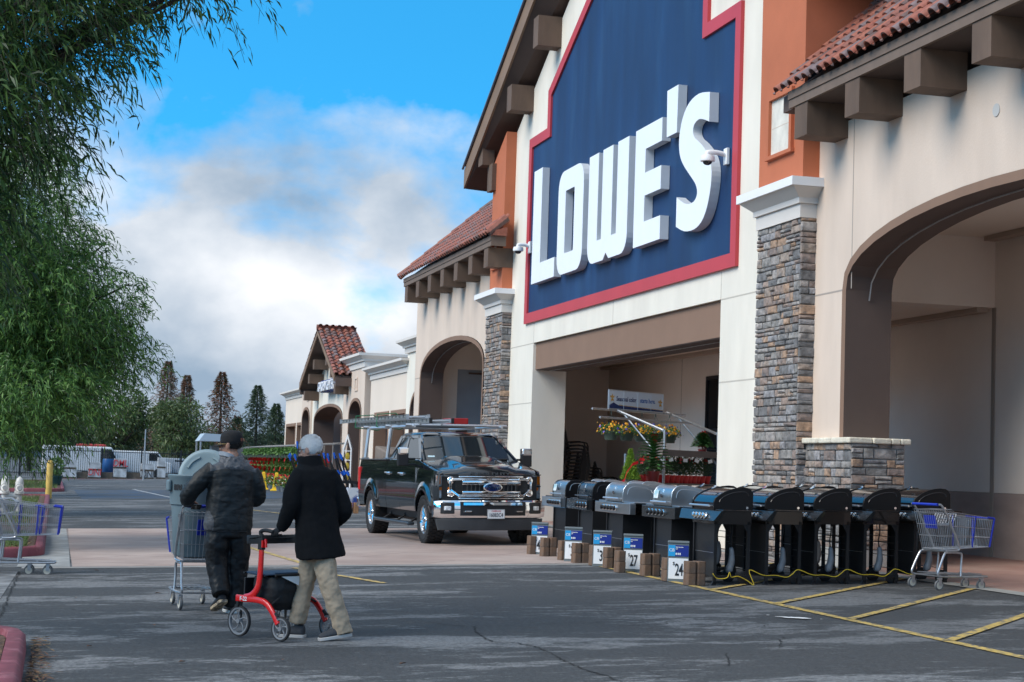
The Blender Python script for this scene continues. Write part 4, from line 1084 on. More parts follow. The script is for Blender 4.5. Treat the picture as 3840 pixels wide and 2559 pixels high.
# front end
fb = MB(); fb.box((-.88, .12, .80), (.88, .5, 1.22)); fb.build('front_panel', M_['black'], truck)
def fy(x, base=0.0): return base + .17 * (abs(x) / 1.0) ** 2.6        # bowed front plan
for s in (-1, 1):
    def hp(x, z, d=0): return Vector((s * x, fy(x, .045) - d, z))
    h0 = MB(); vs = []; fs = []
    out_ = [(.62, 1.245), (.80, 1.25), (.95, 1.25), (.965, 1.05), (.965, .84), (.70, .84), (.62, .88), (.72, .97), (.76, 1.05), (.72, 1.13)]
    # as a C: main lamp top, lamp bottom, joined outer side
    h0.add([hp(.60, 1.25), hp(.97, 1.25), hp(.97, .83), hp(.60, .83), Vector((s * .60, .2, 1.25)), Vector((s * .97, .4, 1.25)), Vector((s * .97, .4, .83)), Vector((s * .60, .2, .83))], [(0, 1, 2, 3), (0, 1, 5, 4), (1, 2, 6, 5), (2, 3, 7, 6)])
    hl = h0.build('headlight', M_['lamp'], truck)
    b1 = MB()
    for z0, z1 in ((1.245, 1.262), (1.035, 1.055), (.818, .836)):
        b1.loft([[hp(x, z0, .022), hp(x, z1, .022), hp(x, z1, -.02), hp(x, z0, -.02)] for x in (.60, .70, .80, .9, .98)])
    b1.build('headlight_trim', M_['black'], hl)
    for zz in (1.15, .93):
        pj = MB(); M4 = Matrix.Translation((s * .73, fy(.73, .02), zz)) @ Matrix.Rotation(R(90), 4, 'X'); pj.lathe([(.075, 0), (.07, .02), (.05, .03), (.0, .035)], 14, M=M4); pj.build('lamp_lens', M_['chrome'], hl, smooth=True)
    am = MB(); am.add([hp(.90, 1.23, .012), hp(.965, 1.23, .012), hp(.965, 1.08, .012), hp(.90, 1.08, .012)], [(0, 1, 2, 3)]); am.add([hp(.76, 1.03, .014), hp(.93, 1.03, .014), hp(.93, .975, .014), hp(.76, .975, .014)], [(0, 1, 2, 3)])
    am.build('indicator', M_['amber'], hl)
gr = MB(); gr.add([Vector((x, fy(x, .03), z)) for z in (.83, 1.25) for x in (-.72, -.4, 0, .4, .72)], [(i, i + 1, i + 6, i + 5) for i in range(4)])
grille = gr.build('grille', M_['black'], truck)
def cbar(xs, z0, z1, d0, d1, m=None, nm='grille_bar', par=None):
    b_ = MB(); b_.loft([[Vector((x, fy(x) - d1, z0)), Vector((x, fy(x) - d1 - .006, (z0 + z1) / 2)), Vector((x, fy(x) - d1, z1)), Vector((x, fy(x) - d0, z1)), Vector((x, fy(x) - d0, z0))] for x in xs])
    return b_.build(nm, m or M_['chrome'], par or grille, smooth='auto', bevel=.006)
xs5 = [-.52, -.26, 0, .26, .52]
cbar([-.60, -.3, 0, .3, .60], 1.205, 1.228, -.03, .01); cbar([-.60, -.3, 0, .3, .60], .822, .846, -.03, .01)
cbar([-.54, -.27, 0, .27, .54], 1.075, 1.15, -.03, .03); cbar([-.54, -.27, 0, .27, .54], .905, .965, -.03, .03)
# C shaped chrome surround
sr = MB()
def rail(pts, w_, d):
    for (x0, z0), (x1, z1) in zip(pts[:-1], pts[1:]):
        dv = Vector((x1 - x0, z1 - z0)).normalized() * (w_ * .38); x0e, z0e, x1e, z1e = x0 - dv.x, z0 - dv.y, x1 + dv.x, z1 + dv.y
        nv = Vector((-dv.y, dv.x)).normalized() * w_ / 2
        sr.loft([[Vector((xx + nv.x * a, fy(xx) - dd, zz + nv.y * a)) for a, dd in ((1, d), (-1, d), (-1, -.03), (1, -.03))] for xx, zz in ((x0e, z0e), (x1e, z1e))])
for s in (-1, 1): rail([(s * .52, 1.172), (s * .70, 1.172), (s * .745, 1.13), (s * .745, .985), (s * .60, .88), (s * .52, .88)], .04, .035)
rail([(-.52, 1.172), (0, 1.172), (.52, 1.172)], .028, .03); rail([(-.52, .88), (0, .88), (.52, .88)], .028, .03)
sr.build('grille_surround', M_['chrome'], grille, smooth='auto', bevel=.008)
sl_ = MB()
for x in [i * .075 - .45 for i in range(13)]: sl_.box((x - .006, fy(x) - .012, .965), (x + .006, fy(x) + .02, 1.075))
for k in range(9):
    for s in (-1, 1): sl_.box((s * .60 - .06, fy(.6) - .012, .95 + k * .022), (s * .60 + .08, fy(.6) + .02, .958 + k * .022))
sl_.build('grille_mesh', M_['grey'], grille)
bg = MB(); Mb = Matrix.Translation((0, -.045, 1.03)) @ Matrix.Rotation(R(90), 4, 'X')
bg.lathe([(0, .0), (.175, 0), (.175, .018), (.16, .024)], 32, M=Mb @ Matrix.Diagonal((1, .47, 1, 1))); badge = bg.build('badge', M_['chrome'], grille, smooth='auto')
bb = MB(); bb.lathe([(0, .023), (.155, .023), (.15, .026), (0, .028)], 32, M=Mb @ Matrix.Diagonal((1, .45, 1, 1))); bb.build('badge_oval', mat('badge_blue', (.008, .02, .09), .15, coat=1), badge, smooth='auto')
text_mesh(None, 'Ford', .105, M_['chrome'], 'badge_script', badge, frame((0, -.0735, .998), (1, 0, 0), (0, 0, 1)), ext=.002, shear=.35, xs=1.25)
# bumper
bp = MB()
def brow(z, d, x): return Vector((x, fy(x, -.055) - d + (.05 * max(0, abs(x) - .85) / .17), z))
xsb = [-1.03, -.98, -.9, -.75, -.6, -.45, -.3, -.15, 0, .15, .3, .45, .6, .75, .9, .98, 1.03]
def endz(x, z): return z
prof = [(.80, -.10), (.80, .02), (.77, .055), (.66, .075), (.55, .06), (.485, .03), (.475, -.06)]
bp.loft([[brow(z if abs(x) < .9 else lerp(z, .66, .12 * (abs(x) - .9) / .13), d, x) for z, d in prof] for x in xsb], caps=True)
bump = bp.build('front_bumper', M_['chrome'], truck, smooth='auto', angle=35)
for s in (-1, 1):
    q = MB(); q.loft([[brow(.79, .01, x), brow(.78, .07, x), brow(.50, .085, x), brow(.49, .0, x)] for x in (s * .60, s * .61)]) if False else None
ctr = MB(); ctr.loft([[brow(.785, .0, x), brow(.775, .082, x), brow(.535, .088, x), brow(.53, .0, x)] for x in (-.60, -.45, -.3, -.15, 0, .15, .3, .45, .60)]); ctr.build('bumper_insert', M_['black'], bump)
cb = MB(); cb.loft([[brow(.715, .08, x), brow(.72, .105, x), brow(.765, .10, x), brow(.77, .08, x)] for x in (-.55, -.3, 0, .3, .55)]); cb.build('bumper_bar', M_['chrome'], bump, smooth='auto')
for s in (-1, 1):
    fo = MB(); fo.loft([[brow(.77, .04, x), brow(.76, .088, x), brow(.57, .092, x), brow(.56, .04, x)] for x in (s * .70, s * .78, s * .86, s * .93)]); fp = fo.build('fog_lamp_pocket', M_['black'], bump, bevel=.012)
    fl = MB(); fl.loft([[brow(.70, .08, x), brow(.70, .099, x), brow(.625, .099, x), brow(.625, .08, x)] for x in (s * .76, s * .82, s * .88)]); fl.build('fog_lamp', M_['lamp'], fp, bevel=.01)
    th_ = MB(); th_.tube([(s * .47 - .07, -.10, .60), (s * .47 - .05, -.165, .61), (s * .47 + .05, -.165, .61), (s * .47 + .07, -.10, .60)], .014, 8); th_.build('tow_hook', M_['chrome'], bump, smooth='auto')
dm = MB(); dm.loft([[brow(.478, .03, x), brow(.47, .06, x), brow(.36, .045, x * .985), brow(.28, .02, x * .96), brow(.27, -.06, x * .96), brow(.47, -.1, x)] for x in xsb[1:-1]]); dm.build('air_dam', mat('dusty_rubber', (.045, .05, .056), .75, var=.15, vscale=4), truck, smooth='auto')
lp = MB(); lp.box((-.125, -.168, .485), (.19, -.160, .645)); plate = lp.build('license_plate', mat('plate_white', (.72, .73, .74), .45), truck, bevel=.006)
lpf = MB()
for a, b in (((-.13, -.170, .48), (.195, -.161, .488)), ((-.13, -.170, .642), (.195, -.161, .65)), ((-.13, -.170, .488), (-.122, -.161, .642)), ((.187, -.170, .488), (.195, -.161, .642))): lpf.box(a, b)
lpf.build('plate_frame', M_['steel'], plate)
text_mesh(None, '16083C4', .098, mat('plate_ink', (.015, .02, .04), .5), 'plate_number', plate, frame((.033, -.1695, .515), (1, 0, 0), (0, 0, 1)), ext=.001, xs=.72, bold=.001)
text_mesh(None, 'California', .045, mat('plate_red', (.5, .02, .03), .5), 'plate_script', plate, frame((.033, -.1695, .605), (1, 0, 0), (0, 0, 1)), ext=.001, shear=.3)
for s in (-1, 1):
    em = MB(); em.box((s * 1.0 - .004, 1.50, 1.06), (s * 1.0 + .004, 1.57, 1.36)); e_ = em.build('fender_badge', M_['chrome'], truck, bevel=.003)
    text_mesh(None, 'SUPER DUTY', .05, M_['black'], 'badge_lettering', e_, frame((s * 1.005, 1.535 + s * .018, 1.21), (0, 0, 1), (0, s, 0)) if s > 0 else frame((-1.006, 1.553, 1.21), (0, 0, 1), (0, -1, 0)), ext=.001)
# wheels
def wheel(xc, yc, s):
    e = MB(); r = .43; w_ = .30
    e.lathe([(.245, -w_ / 2 + .02), (.27, -w_ / 2), (.36, -w_ / 2 - .008), (r - .03, -w_ / 2 + .02), (r - .012, -w_ / 2 + .05), (r - .012, w_ / 2 - .05), (r - .03, w_ / 2 - .02), (.36, w_ / 2 + .008), (.27, w_ / 2), (.245, w_ / 2 - .02)], 48, caps=False)
    n = 34
    for i in range(n):
        a = 2 * math.pi * i / n
        for zz, da, ww in ((-.115, 0, .07), (-.038, .09, .068), (.038, 0, .068), (.115, .09, .07)):
            M4 = Matrix.Rotation(a + da, 4, 'Z') @ Matrix.Translation((r - .008, 0, zz)) @ Matrix.Rotation(R(12 if zz > 0 else -12), 4, 'X')
            e.box((-.016, -.030, -ww / 2), (.014, .030, ww / 2), 0, M4)
        M4 = Matrix.Rotation(a, 4, 'Z') @ Matrix.Translation((r - .04, 0, 0)); e.box((-.03, -.022, -w_ / 2 - .004), (.03, .022, w_ / 2 + .004), 0, M4)
    wh = bpy.data.objects.new('wheel', None); COL.objects.link(wh); wh.parent = truck; wh.location = (xc, yc, .43); wh.rotation_euler = (0, R(90 * s), 0)
    e.build('tyre', M_['rubber'], wh, smooth='auto', angle=35)
    q = MB(); q.lathe([(.255, -.1), (.25, .12), (.262, .135), (.25, .14), (.235, .10), (.22, .02)], 40, caps=False)
    q.lathe([(0, .125), (.05, .125), (.062, .11), (.07, .05)], 20)
    for i in range(9):
        a = 2 * math.pi * i / 9
        for da in (-.13, .13):
            M4 = Matrix.Rotation(a, 4, 'Z')
            p0 = Vector((.05, .05 * da, .09)); p1 = Vector((.235, .235 * da * 1.3, .105))
            q.tube([M4 @ p0, M4 @ (p0.lerp(p1, .5) + Vector((0, 0, .012))), M4 @ p1], [.020, .015, .018], 6)
    q.build('rim', M_['chrome'], wh, smooth='auto')
    d = MB(); d.lathe([(0, .0), (.24, .0)], 32, caps=False); d.lathe([(.0, .03), (.15, .03)], 24, caps=False); d.build('brake_disc', M_['black'], wh)
for x, s in ((-.86, -1), (.86, 1)):
    for y in (WF, WR): wheel(x, y, s)
# ladder rack
rk = MB()
for s in (-1, 1):
    for y, lean in ((5.95, .0), (4.02, -.05)): rk.tube([(s * .95, y, 1.5), (s * .88, y + lean, 2.12)], .035, 8)
    rk.tube([(s * .86, 6.1, 2.14), (s * .86, 2.2, 2.14)], .028, 8)
    rk.cbox((s * .95, 5.95, 1.52), (.12, .16, .03)); rk.cbox((s * .95, 4.02, 1.52), (.12, .16, .03))
for y in (5.95, 4.0, 2.35): rk.tube([(-1.0, y, 2.16), (1.0, y, 2.16)], .028, 8)
rk.build('ladder_rack', M_['alu'], truck, smooth='auto')
def ladder(nm, lab, x, y0, y1, z, w_=.42, col='alu'):
    T = thing(nm, lab, 'ladder', (7.57, 30.06, gz(7.57)), rot=(0, tilt, R(2.9)), group='ladders on the truck rack')
    for s in (-1, 1):
        m = MB(); xx = x + s * w_ / 2; m.box((xx - .004, y0, z), (xx + .004, y1, z + .085)); m.box((xx - .018, y0, z), (xx + .018, y1, z + .008)); m.box((xx - .018, y0, z + .077), (xx + .018, y1, z + .085)); m.build('side_rail', M_['alu'], T)
        m = MB(); k = y0 + .18
        while k < y1: m.tube([(xx + s * .012, k, z + .042), (xx - s * .0, k, z + .042)], .022, 8); m.box((xx + s * .005 - .002, k + .10, z + .03), (xx + s * .005 + .002, k + .115, z + .078), 1); k += .305
        m.build('rung_rivets', [M_['steel'], M_['black']], T)
    m = MB(); k = y0 + .18
    while k < y1: m.tube([(x - w_ / 2, k, z + .042), (x + w_ / 2, k, z + .042)], .018, 6); k += .305
    m.build('rungs', M_['alu'], T)
    c = MB()
    for yy in (y0, y1): 
        for s in (-1, 1): c.cbox((x + s * w_ / 2, yy, z + .043), (.05, .06, .10))
    c.build('end_cap', M_['black'] if y1 < 8.5 else M_['steel'], T); return T
ladder('extension_ladder', 'upper aluminium extension ladder tied on the truck rack with green cord', -.62, 2.9, 9.0, 2.285)
ladder('extension_ladder', 'lower aluminium extension ladder lying directly on the truck rack bars', -.50, 1.6, 8.0, 2.19)
tc_ = MB()
for y in (7.2, 5.2): tc_.tube([(-.9, y, 2.17), (-.88, y + .02, 2.42), (-.5, y, 2.45), (-.2, y, 2.2), (-.4, y, 2.12), (-.9, y, 2.17)], .012, 5)
tc_.v = [tuple(truck.matrix_basis @ Vector(v)) for v in tc_.v]
tag(tc_.build('tie_cord', mat('green_cord', (.02, .16, .07), .7)), 'green cord looped around the ladders on the truck rack', 'cord')
def on_truck(mb, name, m, lab, cat, **k):
    o = mb.build(name, m, **k); o.matrix_basis = truck.matrix_basis; return tag(o, lab, cat)
b_ = MB(); b_.box((.12, 3.2, 2.20), (.48, 3.8, 2.32)); on_truck(b_, 'red_box', mat('red_box_paint', (.42, .012, .012), .5), 'red box strapped on top of the truck rack', 'box', bevel=.01)
b_ = MB(); b_.loft([[Vector(p) for p in ((-.85, 4.3, .96), (.1, 4.3, .96), (.1, 5.6, .96), (-.85, 5.6, .96))], [Vector(p) for p in ((-.86, 4.28, 1.62), (.1, 4.28, 1.66), (.08, 5.6, 1.72), (-.84, 5.55, 1.78))]]); on_truck(b_, 'canvas_tool_chest', mat('canvas_cover', (.20, .165, .14), .9, var=.12, vscale=5, bump=.01, bscale=8), 'brown canvas covered chest standing in the truck bed', 'tool chest', bevel=.03)
b_ = MB(); b_.prism([(3.95, 1.45), (4.22, 1.45), (4.2, 1.74)], 'x', -.6, -.58); on_truck(b_, 'metal_offcut', M_['steel'], 'pale triangular sheet of metal sticking up behind the cab', 'metal sheet')
# ---------------------------------------------------------------- people
TX = {}
def folds(name, size, kind='CLOUDS'):
    if name not in TX:
        t = bpy.data.textures.new(name, kind); t.noise_scale = size
        if kind == 'CLOUDS': t.noise_depth = 2
        TX[name] = t
    return TX[name]
def fuse(mb, name, m, parent, voxel=.01, it=5, disp=0., size=.1, disp2=0., size2=.03):
    o = mb.build(name, m, parent, smooth=True)
    r_ = o.modifiers.new('remesh', 'REMESH'); r_.mode = 'VOXEL'; r_.voxel_size = voxel; r_.use_smooth_shade = True
    s_ = o.modifiers.new('smooth', 'SMOOTH'); s_.iterations = it; s_.factor = .6
    if disp:
        d = o.modifiers.new('folds', 'DISPLACE'); d.texture = folds('fold%g' % size, size); d.strength = disp; d.mid_level = .5; d.texture_coords = 'LOCAL'
    if disp2:
        d = o.modifiers.new('creases', 'DISPLACE'); d.texture = folds('fold%g' % size2, size2); d.strength = disp2; d.mid_level = .5; d.texture_coords = 'LOCAL'
    return o
def ring(c, rx_, ry_, rz=0, tilt_=(0, 0), n=20, p=2.3):
    """superellipse ring; rx along local right, ry along local front, rotated rz"""
    out = []
    for i in range(n):
        t = 2 * math.pi * i / n; ct, st = math.cos(t), math.sin(t)
        x = rx_ * abs(ct) ** (2 / p) * (1 if ct > 0 else -1); y = ry_ * abs(st) ** (2 / p) * (1 if st > 0 else -1)
        X = x * math.cos(rz) - y * math.sin(rz); Y = x * math.sin(rz) + y * math.cos(rz)
        out.append(Vector((c[0] + X, c[1] + Y, c[2] + x * tilt_[0] + y * tilt_[1])))
    return out
def curve(P, k=4):
    P = [Vector(p) for p in P]; o = []
    for i in range(len(P) - 1):
        a, b, c, d = P[max(i - 1, 0)], P[i], P[i + 1], P[min(i + 2, len(P) - 1)]
        for j in range(k):
            f = j / k; o.append(.5 * (2 * b + (c - a) * f + (2 * a - 5 * b + 4 * c - d) * f * f + (3 * b - a - 3 * c + d) * f ** 3))
    return o + [P[-1]]
def limb(mb, P, r_, n=12, k=4):
    pts = curve(P, k); m = len(pts) - 1
    rs = [float(np.interp(i / m * (len(P) - 1), range(len(P)), r_)) for i in range(m + 1)]
    mb.tube(pts, rs, n)
def grip_hand(mb, c, u, b, g=1.0, bar=.014):
    """hand closed round a bar: c centre on the bar, u along the bar towards the little finger, b towards the wrist"""
    c, u, b = Vector(c), Vector(u).normalized(), Vector(b).normalized(); upv = b.cross(u)
    if upv.z < 0: upv = -upv
    k = bar + .009
    mb.ell((0, 0, 0), (.046 * g, .042 * g, .017 * g), 12, 8, M=Matrix.Translation(c + b * .052 + upv * .014) @ Matrix((u, b, upv)).transposed().to_4x4())
    for i, (l, r_) in enumerate(((.92, .0088), (1., .0092), (.96, .0088), (.8, .0078))):
        o = c + u * ((i - 1.5) * .021)
        pts = [o + b * .045 + upv * .020, o + b * .012 + upv * (k + .006), o - b * k * l + upv * k * .55, o - b * k * l - upv * k * .5, o - b * .004 - upv * (k + .002), o + b * .016 * l - upv * k * .8]
        mb.tube(curve(pts, 3), [r_ * g * (1.05 - .02 * q) for q in range(len(curve(pts, 3)))], 8)
    t = c - u * .040
    mb.tube(curve([c - u * .030 + b * .062 + upv * .006, t - u * .008 + b * .035 - upv * .002, t - u * .006 + b * .008 - upv * (k * .6), t + u * .008 - b * .012 - upv * k], 3), [.012, .012, .0115, .011, .011, .0105, .010, .0095, .009, .008][:len(curve([0 * u] * 4, 3))], 8)
    return c + b * .085 + upv * .012
def head(mb, M, jaw=1.0):
    E_ = lambda c, r, n=16, k=12: mb.ell(c, r, n, k, M=M)
    E_((0, -.012, .035), (.076, .098, .088)); E_((0, .015, -.03), (.062, .078, .085)); E_((0, .045, -.075), (.038 * jaw, .042, .034)); E_((0, .03, -.03), (.058, .064, .06))
    mb.tube([M @ Vector((0, .088, .012)), M @ Vector((0, .108, -.014)), M @ Vector((0, .104, -.03)), M @ Vector((0, .088, -.034))], [.008, .012, .015, .010], 8)
    E_((0, .092, -.062), (.024, .012, .006)); E_((0, .091, -.072), (.020, .012, .007)); E_((0, .082, .03), (.05, .016, .008))
    for s in (-1, 1):
        E_((s * .078, -.005, -.008), (.010, .022, .032)); E_((s * .082, -.01, .008), (.007, .018, .018)); E_((s * .034, .078, -.03), (.022, .02, .018))
def eyes(M, parent):
    for s in (-1, 1):
        e = MB(); e.ell((s * .031, .083, .008), (.012, .010, .008), 12, 8, M=M); o = e.build('eye', mat('eye_white', (.6, .58, .55), .3), parent, smooth=True)
        p = MB(); p.ell((s * .031, .0905, .008), (.0055, .004, .0055), 10, 6, M=M); p.build('iris', mat('eye_iris', (.05, .03, .02), .2), o, smooth=True)
def headM(c, az, pitch=0, roll_=0): return Matrix.Translation(c) @ Matrix.Rotation(-R(az), 4, 'Z') @ Matrix.Rotation(R(pitch), 4, 'X') @ Matrix.Rotation(R(roll_), 4, 'Y')
def shoe(parent, name, toe, heel, toez, heelz, w_, mu, ms, h=.075, soleth=.028):
    toe, heel = Vector(toe), Vector(heel); d = (toe - heel); L_ = d.length; d.normalize(); sd__ = Vector((d.y, -d.x, 0)).normalized()
    upn = sd__.cross(d); upn = upn if upn.z > 0 else -upn
    prof = ((0, .62, .9), (.06, .86, 1.05), (.22, .92, 1.0), (.42, .86, .82), (.62, 1.0, .66), (.8, .98, .55), (.93, .78, .42), (1., .42, .28))
    s_ = MB(); s_.loft([[heel + d * (t * L_) + sd__ * (x * w_ * f) + upn * z for x, z in ((-.5, .0), (-.53, soleth), (0, soleth), (.53, soleth), (.5, .0), (0, 0))] for t, f, hh in prof])
    so2 = s_.build('sole', ms, None, smooth='auto', angle=45, bevel=.004)
    u = MB(); u.loft([[heel + d * (t * L_ * .97 + .005) + sd__ * (x * w_ * f) + upn * (soleth * .8 + z * h * hh) for x, z in ((-.48, 0), (-.5, .35), (-.36, .85), (0, 1.05), (.36, .85), (.5, .35), (.48, 0))] for t, f, hh in prof])
    up_ = u.build(name, mu, parent, smooth='auto', angle=60, subd=1)
    so2.parent = up_; return up_
def person(lab, loc):
    return thing('person', lab, 'person', loc)
M_['skin'] = mat('skin', (.42, .22, .15), .5, var=.08, vscale=25)
M_['skin2'] = mat('older_skin', (.48, .27, .20), .5, var=.14, vscale=30)
# --- elderly man with the rollator
O1 = Vector((2.22, 14.86, gz(2.2)))
old = person('elderly white haired man in a black coat and khaki trousers leaning on a red rollator', O1)
def mb1():
    m = MB(); m.M = Matrix.Translation(-O1); return m
az_t = -34; rz_t = -R(az_t)
Mh = Matrix.Translation(-O1) @ headM((2.135, 15.0, 1.607), -58, -14) @ Matrix.Scale(.97, 4)
body = MB(); head(body, Mh); body.M = Matrix.Translation(-O1)
gl = Vector((1.875, 14.95, .885)); grt = Vector((2.26, 15.24, .885)); hb = Vector((.616, -.788, 0))
wl = grip_hand(body, gl, Vector((-.616, .788, 0)).cross(Vector((0, 0, 1))) * 1 if False else (-.3, -.9, 0), (.75, -.25, .6)) if False else None
hw1 = grip_hand(body, gl, (.62, -.70, .1), (.55, .15, .55)); hw2 = grip_hand(body, grt, (.62, -.70, .1), (.35, -.35, .6))
limb(body, [(2.14, 14.985, 1.55), (2.15, 14.955, 1.49), (2.165, 14.935, 1.40)], [.050, .048, .05]); body.ell((2.18, 14.92, 1.25), (.13, .09, .18)); body.ell((2.22, 14.88, .96), (.13, .10, .14))
shL, shR = Vector((2.04, 14.85, 1.36)), Vector((2.31, 15.01, 1.37))
limb(body, [shL, (1.975, 14.80, 1.14), hw1], [.05, .042, .028]); limb(body, [shR, (2.44, 15.0, 1.13), hw2], [.05, .042, .028])
hipN, kneeN, ankN = Vector((2.25, 14.85, .84)), Vector((2.31, 14.72, .47)), Vector((2.455, 14.72, .12))
hipF, kneeF, ankF = Vector((2.20, 14.92, .84)), Vector((2.14, 14.98, .47)), Vector((2.105, 14.98, .12))
limb(body, [hipN, kneeN, ankN], [.07, .05, .04]); limb(body, [hipF, kneeF, ankF], [.07, .05, .04])
b1 = fuse(body, 'body', M_['skin2'], old, .0055, 3); eyes(Mh, old)
tr1 = mb1()
tr1.loft([ring((2.23, 14.87, z), a, b, rz_t) for z, a, b in ((.98, .15, .11), (.85, .155, .115), (.76, .15, .115))])
limb(tr1, [(2.255, 14.85, .80), (2.275, 14.80, .64), (2.315, 14.745, .45), (2.39, 14.72, .24), (2.445, 14.725, .10)], [.100, .096, .084, .078, .072], 14)
limb(tr1, [(2.21, 14.92, .80), (2.175, 14.95, .64), (2.135, 14.985, .45), (2.10, 14.985, .24), (2.085, 14.99, .13)], [.105, .095, .082, .078, .070], 14)
limb(tr1, [(2.40, 14.72, .2), (2.435, 14.72, .12), (2.45, 14.72, .07)], [.07, .078, .080], 14)
fuse(tr1, 'trousers', mat('khaki_cotton', (.36, .285, .205), .85, var=.08, vscale=9), old, .009, 4, .03, .10, .014, .045)
ct = mb1()
cl1 = [((2.115, 14.99, 1.545), .072, .082), ((2.13, 14.975, 1.50), .088, .09), ((2.15, 14.955, 1.465), .13, .10), ((2.165, 14.94, 1.43), .20, .115), ((2.175, 14.93, 1.36), .225, .13), ((2.185, 14.915, 1.2), .205, .14), ((2.20, 14.90, 1.0), .195, .155), ((2.225, 14.885, .82), .205, .175), ((2.25, 14.88, .70), .212, .185)]
ct.loft([ring(c, a, b, rz_t, (.10 if c[2] < .9 else 0, .0)) for c, a, b in cl1])
limb(ct, [(2.05, 14.86, 1.40), (1.975, 14.80, 1.27), (1.958, 14.80, 1.12), (1.93, 14.88, 1.0), (1.905, 14.93, .935)], [.078, .075, .070, .060, .052], 14)
limb(ct, [(2.30, 15.0, 1.42), (2.385, 14.99, 1.28), (2.445, 14.98, 1.10), (2.40, 15.08, 1.0), (2.30, 15.20, .94)], [.078, .078, .074, .062, .052], 14)
coat = fuse(ct, 'coat', mat('black_fleece', (.0075, .008, .0095), .95, bump=.002, bscale=200, spec=.2), old, .009, 5, .03, .22, .008, .06)
co = mb1(); co.loft([ring(c, a, b, rz_t, (0, -.25)) for c, a, b in (((2.14, 14.97, 1.44), .115, .11), ((2.135, 14.975, 1.50), .100, .100), ((2.135, 14.98, 1.545), .096, .098), ((2.135, 14.98, 1.548), .084, .086), ((2.14, 14.975, 1.47), .08, .085))], caps=False)
co.build('collar', MATS['black_fleece'], coat, smooth='auto', subd=1)
for g_, nm in ((gl, 0), (grt, 1)):
    gm = mb1(); grip_hand(gm, g_, (.62, -.70, .1), (.55, .15, .55) if nm == 0 else (.35, -.35, .6), 1.18); fuse(gm, 'glove', mat('black_knit', (.012, .013, .016), .9), old, .005, 1)
# hair: cap of short strands over a scalp shell
def hair_mesh(M, col, n, region, l, par, name='hair', seed=1):
    random.seed(seed); mb = MB()
    mb.ell((0, -.014, .037), (.0775, .0995, .0900), 20, 14, M=M)
    # trim shell below the hairline
    keepf = []
    Mi = M.inverted()
    for f in mb.f:
        c = sum((Vector(mb.v[i]) for i in f), Vector()) / len(f); lc = Mi @ c
        if region(lc): keepf.append(f)
    mb.f = keepf; mb.m = [0] * len(keepf)
    for _ in range(n):
        t = random.uniform(0, 6.283); ph = math.acos(random.uniform(-.75, 1)); d = Vector((math.sin(ph) * math.cos(t), math.sin(ph) * math.sin(t), math.cos(ph)))
        p = Vector((0, -.016, .040)) + Vector((d.x * .077, d.y * .099, d.z * .090))
        if not region(p): continue
        # strands sweep from the crown forwards and down
        dn = Vector((d.x * .35, d.y * .35 + .25, -.55 + .5 * d.z)) + Vector((random.gauss(0, .22), random.gauss(0, .22), random.gauss(0, .16)))
        tg_ = (dn - d * dn.dot(d)).normalized(); L_ = l * random.uniform(.6, 1.2); q = d.cross(tg_).normalized() * .0016
        a = p; b = p + tg_ * L_ * .5 + d * .010; c = p + tg_ * L_ + d * random.uniform(.002, .014)
        mb.add([M @ (a - q), M @ (a + q), M @ (b + q), M @ (b - q), M @ c], [(0, 1, 2, 3), (3, 2, 4)])
    return mb.build(name, col, par, smooth=True)
hair_mesh(Mh, mat('white_hair', rough=.6, island=[(.70, .69, .68), (.80, .79, .78), (.88, .87, .86), (.93, .92, .92)]), 5200, lambda p: p.z > -.035 - .1 * min(0, p.y + .02) * 3 and not (p.y > .035 and p.z < .06) and not (abs(p.x) > .06 and p.y > -.03 and p.z < .012) and p.z > -.09, .034, old)
def glasses(M, par, m, lens, y=.104, sc=1.):
    g_ = MB()
    for s in (-1, 1):
        g_.tube([M @ Vector((s * (.033 + .024 * math.cos(a)), y - .004, .006 + .017 * math.sin(a))) for a in [2 * math.pi * i / 14 for i in range(14)]], .0022 * sc, 5, closed=True)
        g_.tube([M @ Vector((s * .058, y - .004, .012)), M @ Vector((s * .078, y - .02, .014)), M @ Vector((s * .083, .005, .012)), M @ Vector((s * .083, -.015, .0))], .0028 * sc, 5)
    g_.tube([M @ Vector((-.01, y, .010)), M @ Vector((.01, y, .010))], .002, 5); o = g_.build('glasses', m, par)
    l_ = MB()
    for s in (-1, 1): l_.add([M @ Vector((s * (.033 + .024 * math.cos(a)), y - .004, .006 + .017 * math.sin(a))) for a in [2 * math.pi * i / 14 for i in range(14)]], [tuple(range(14))])
    l_.build('lens', lens, o)
glasses(Mh, old, mat('dark_frame', (.01, .03, .06), .3), mat('clear_lens', (.35, .38, .36), .05, alpha=.35))
M_['shoe1'] = mat('grey_knit_shoe', (.045, .048, .055), .85, var=.2, vscale=60); M_['sole1'] = mat('pale_sole', (.50, .48, .46), .7, var=.1, vscale=12)
shoe(old, 'shoe', Vector((2.23, 14.69, gz(2.2) + .0)) - O1, Vector((2.515, 14.73, gz(2.5) + .035)) - O1, 0, 0, .10, M_['shoe1'], M_['sole1'], .095)
shoe(old, 'shoe', Vector((1.93, 15.10, gz(2))) - O1, Vector((2.155, 14.965, gz(2.1))) - O1, 0, 0, .10, M_['shoe1'], M_['sole1'], .095)
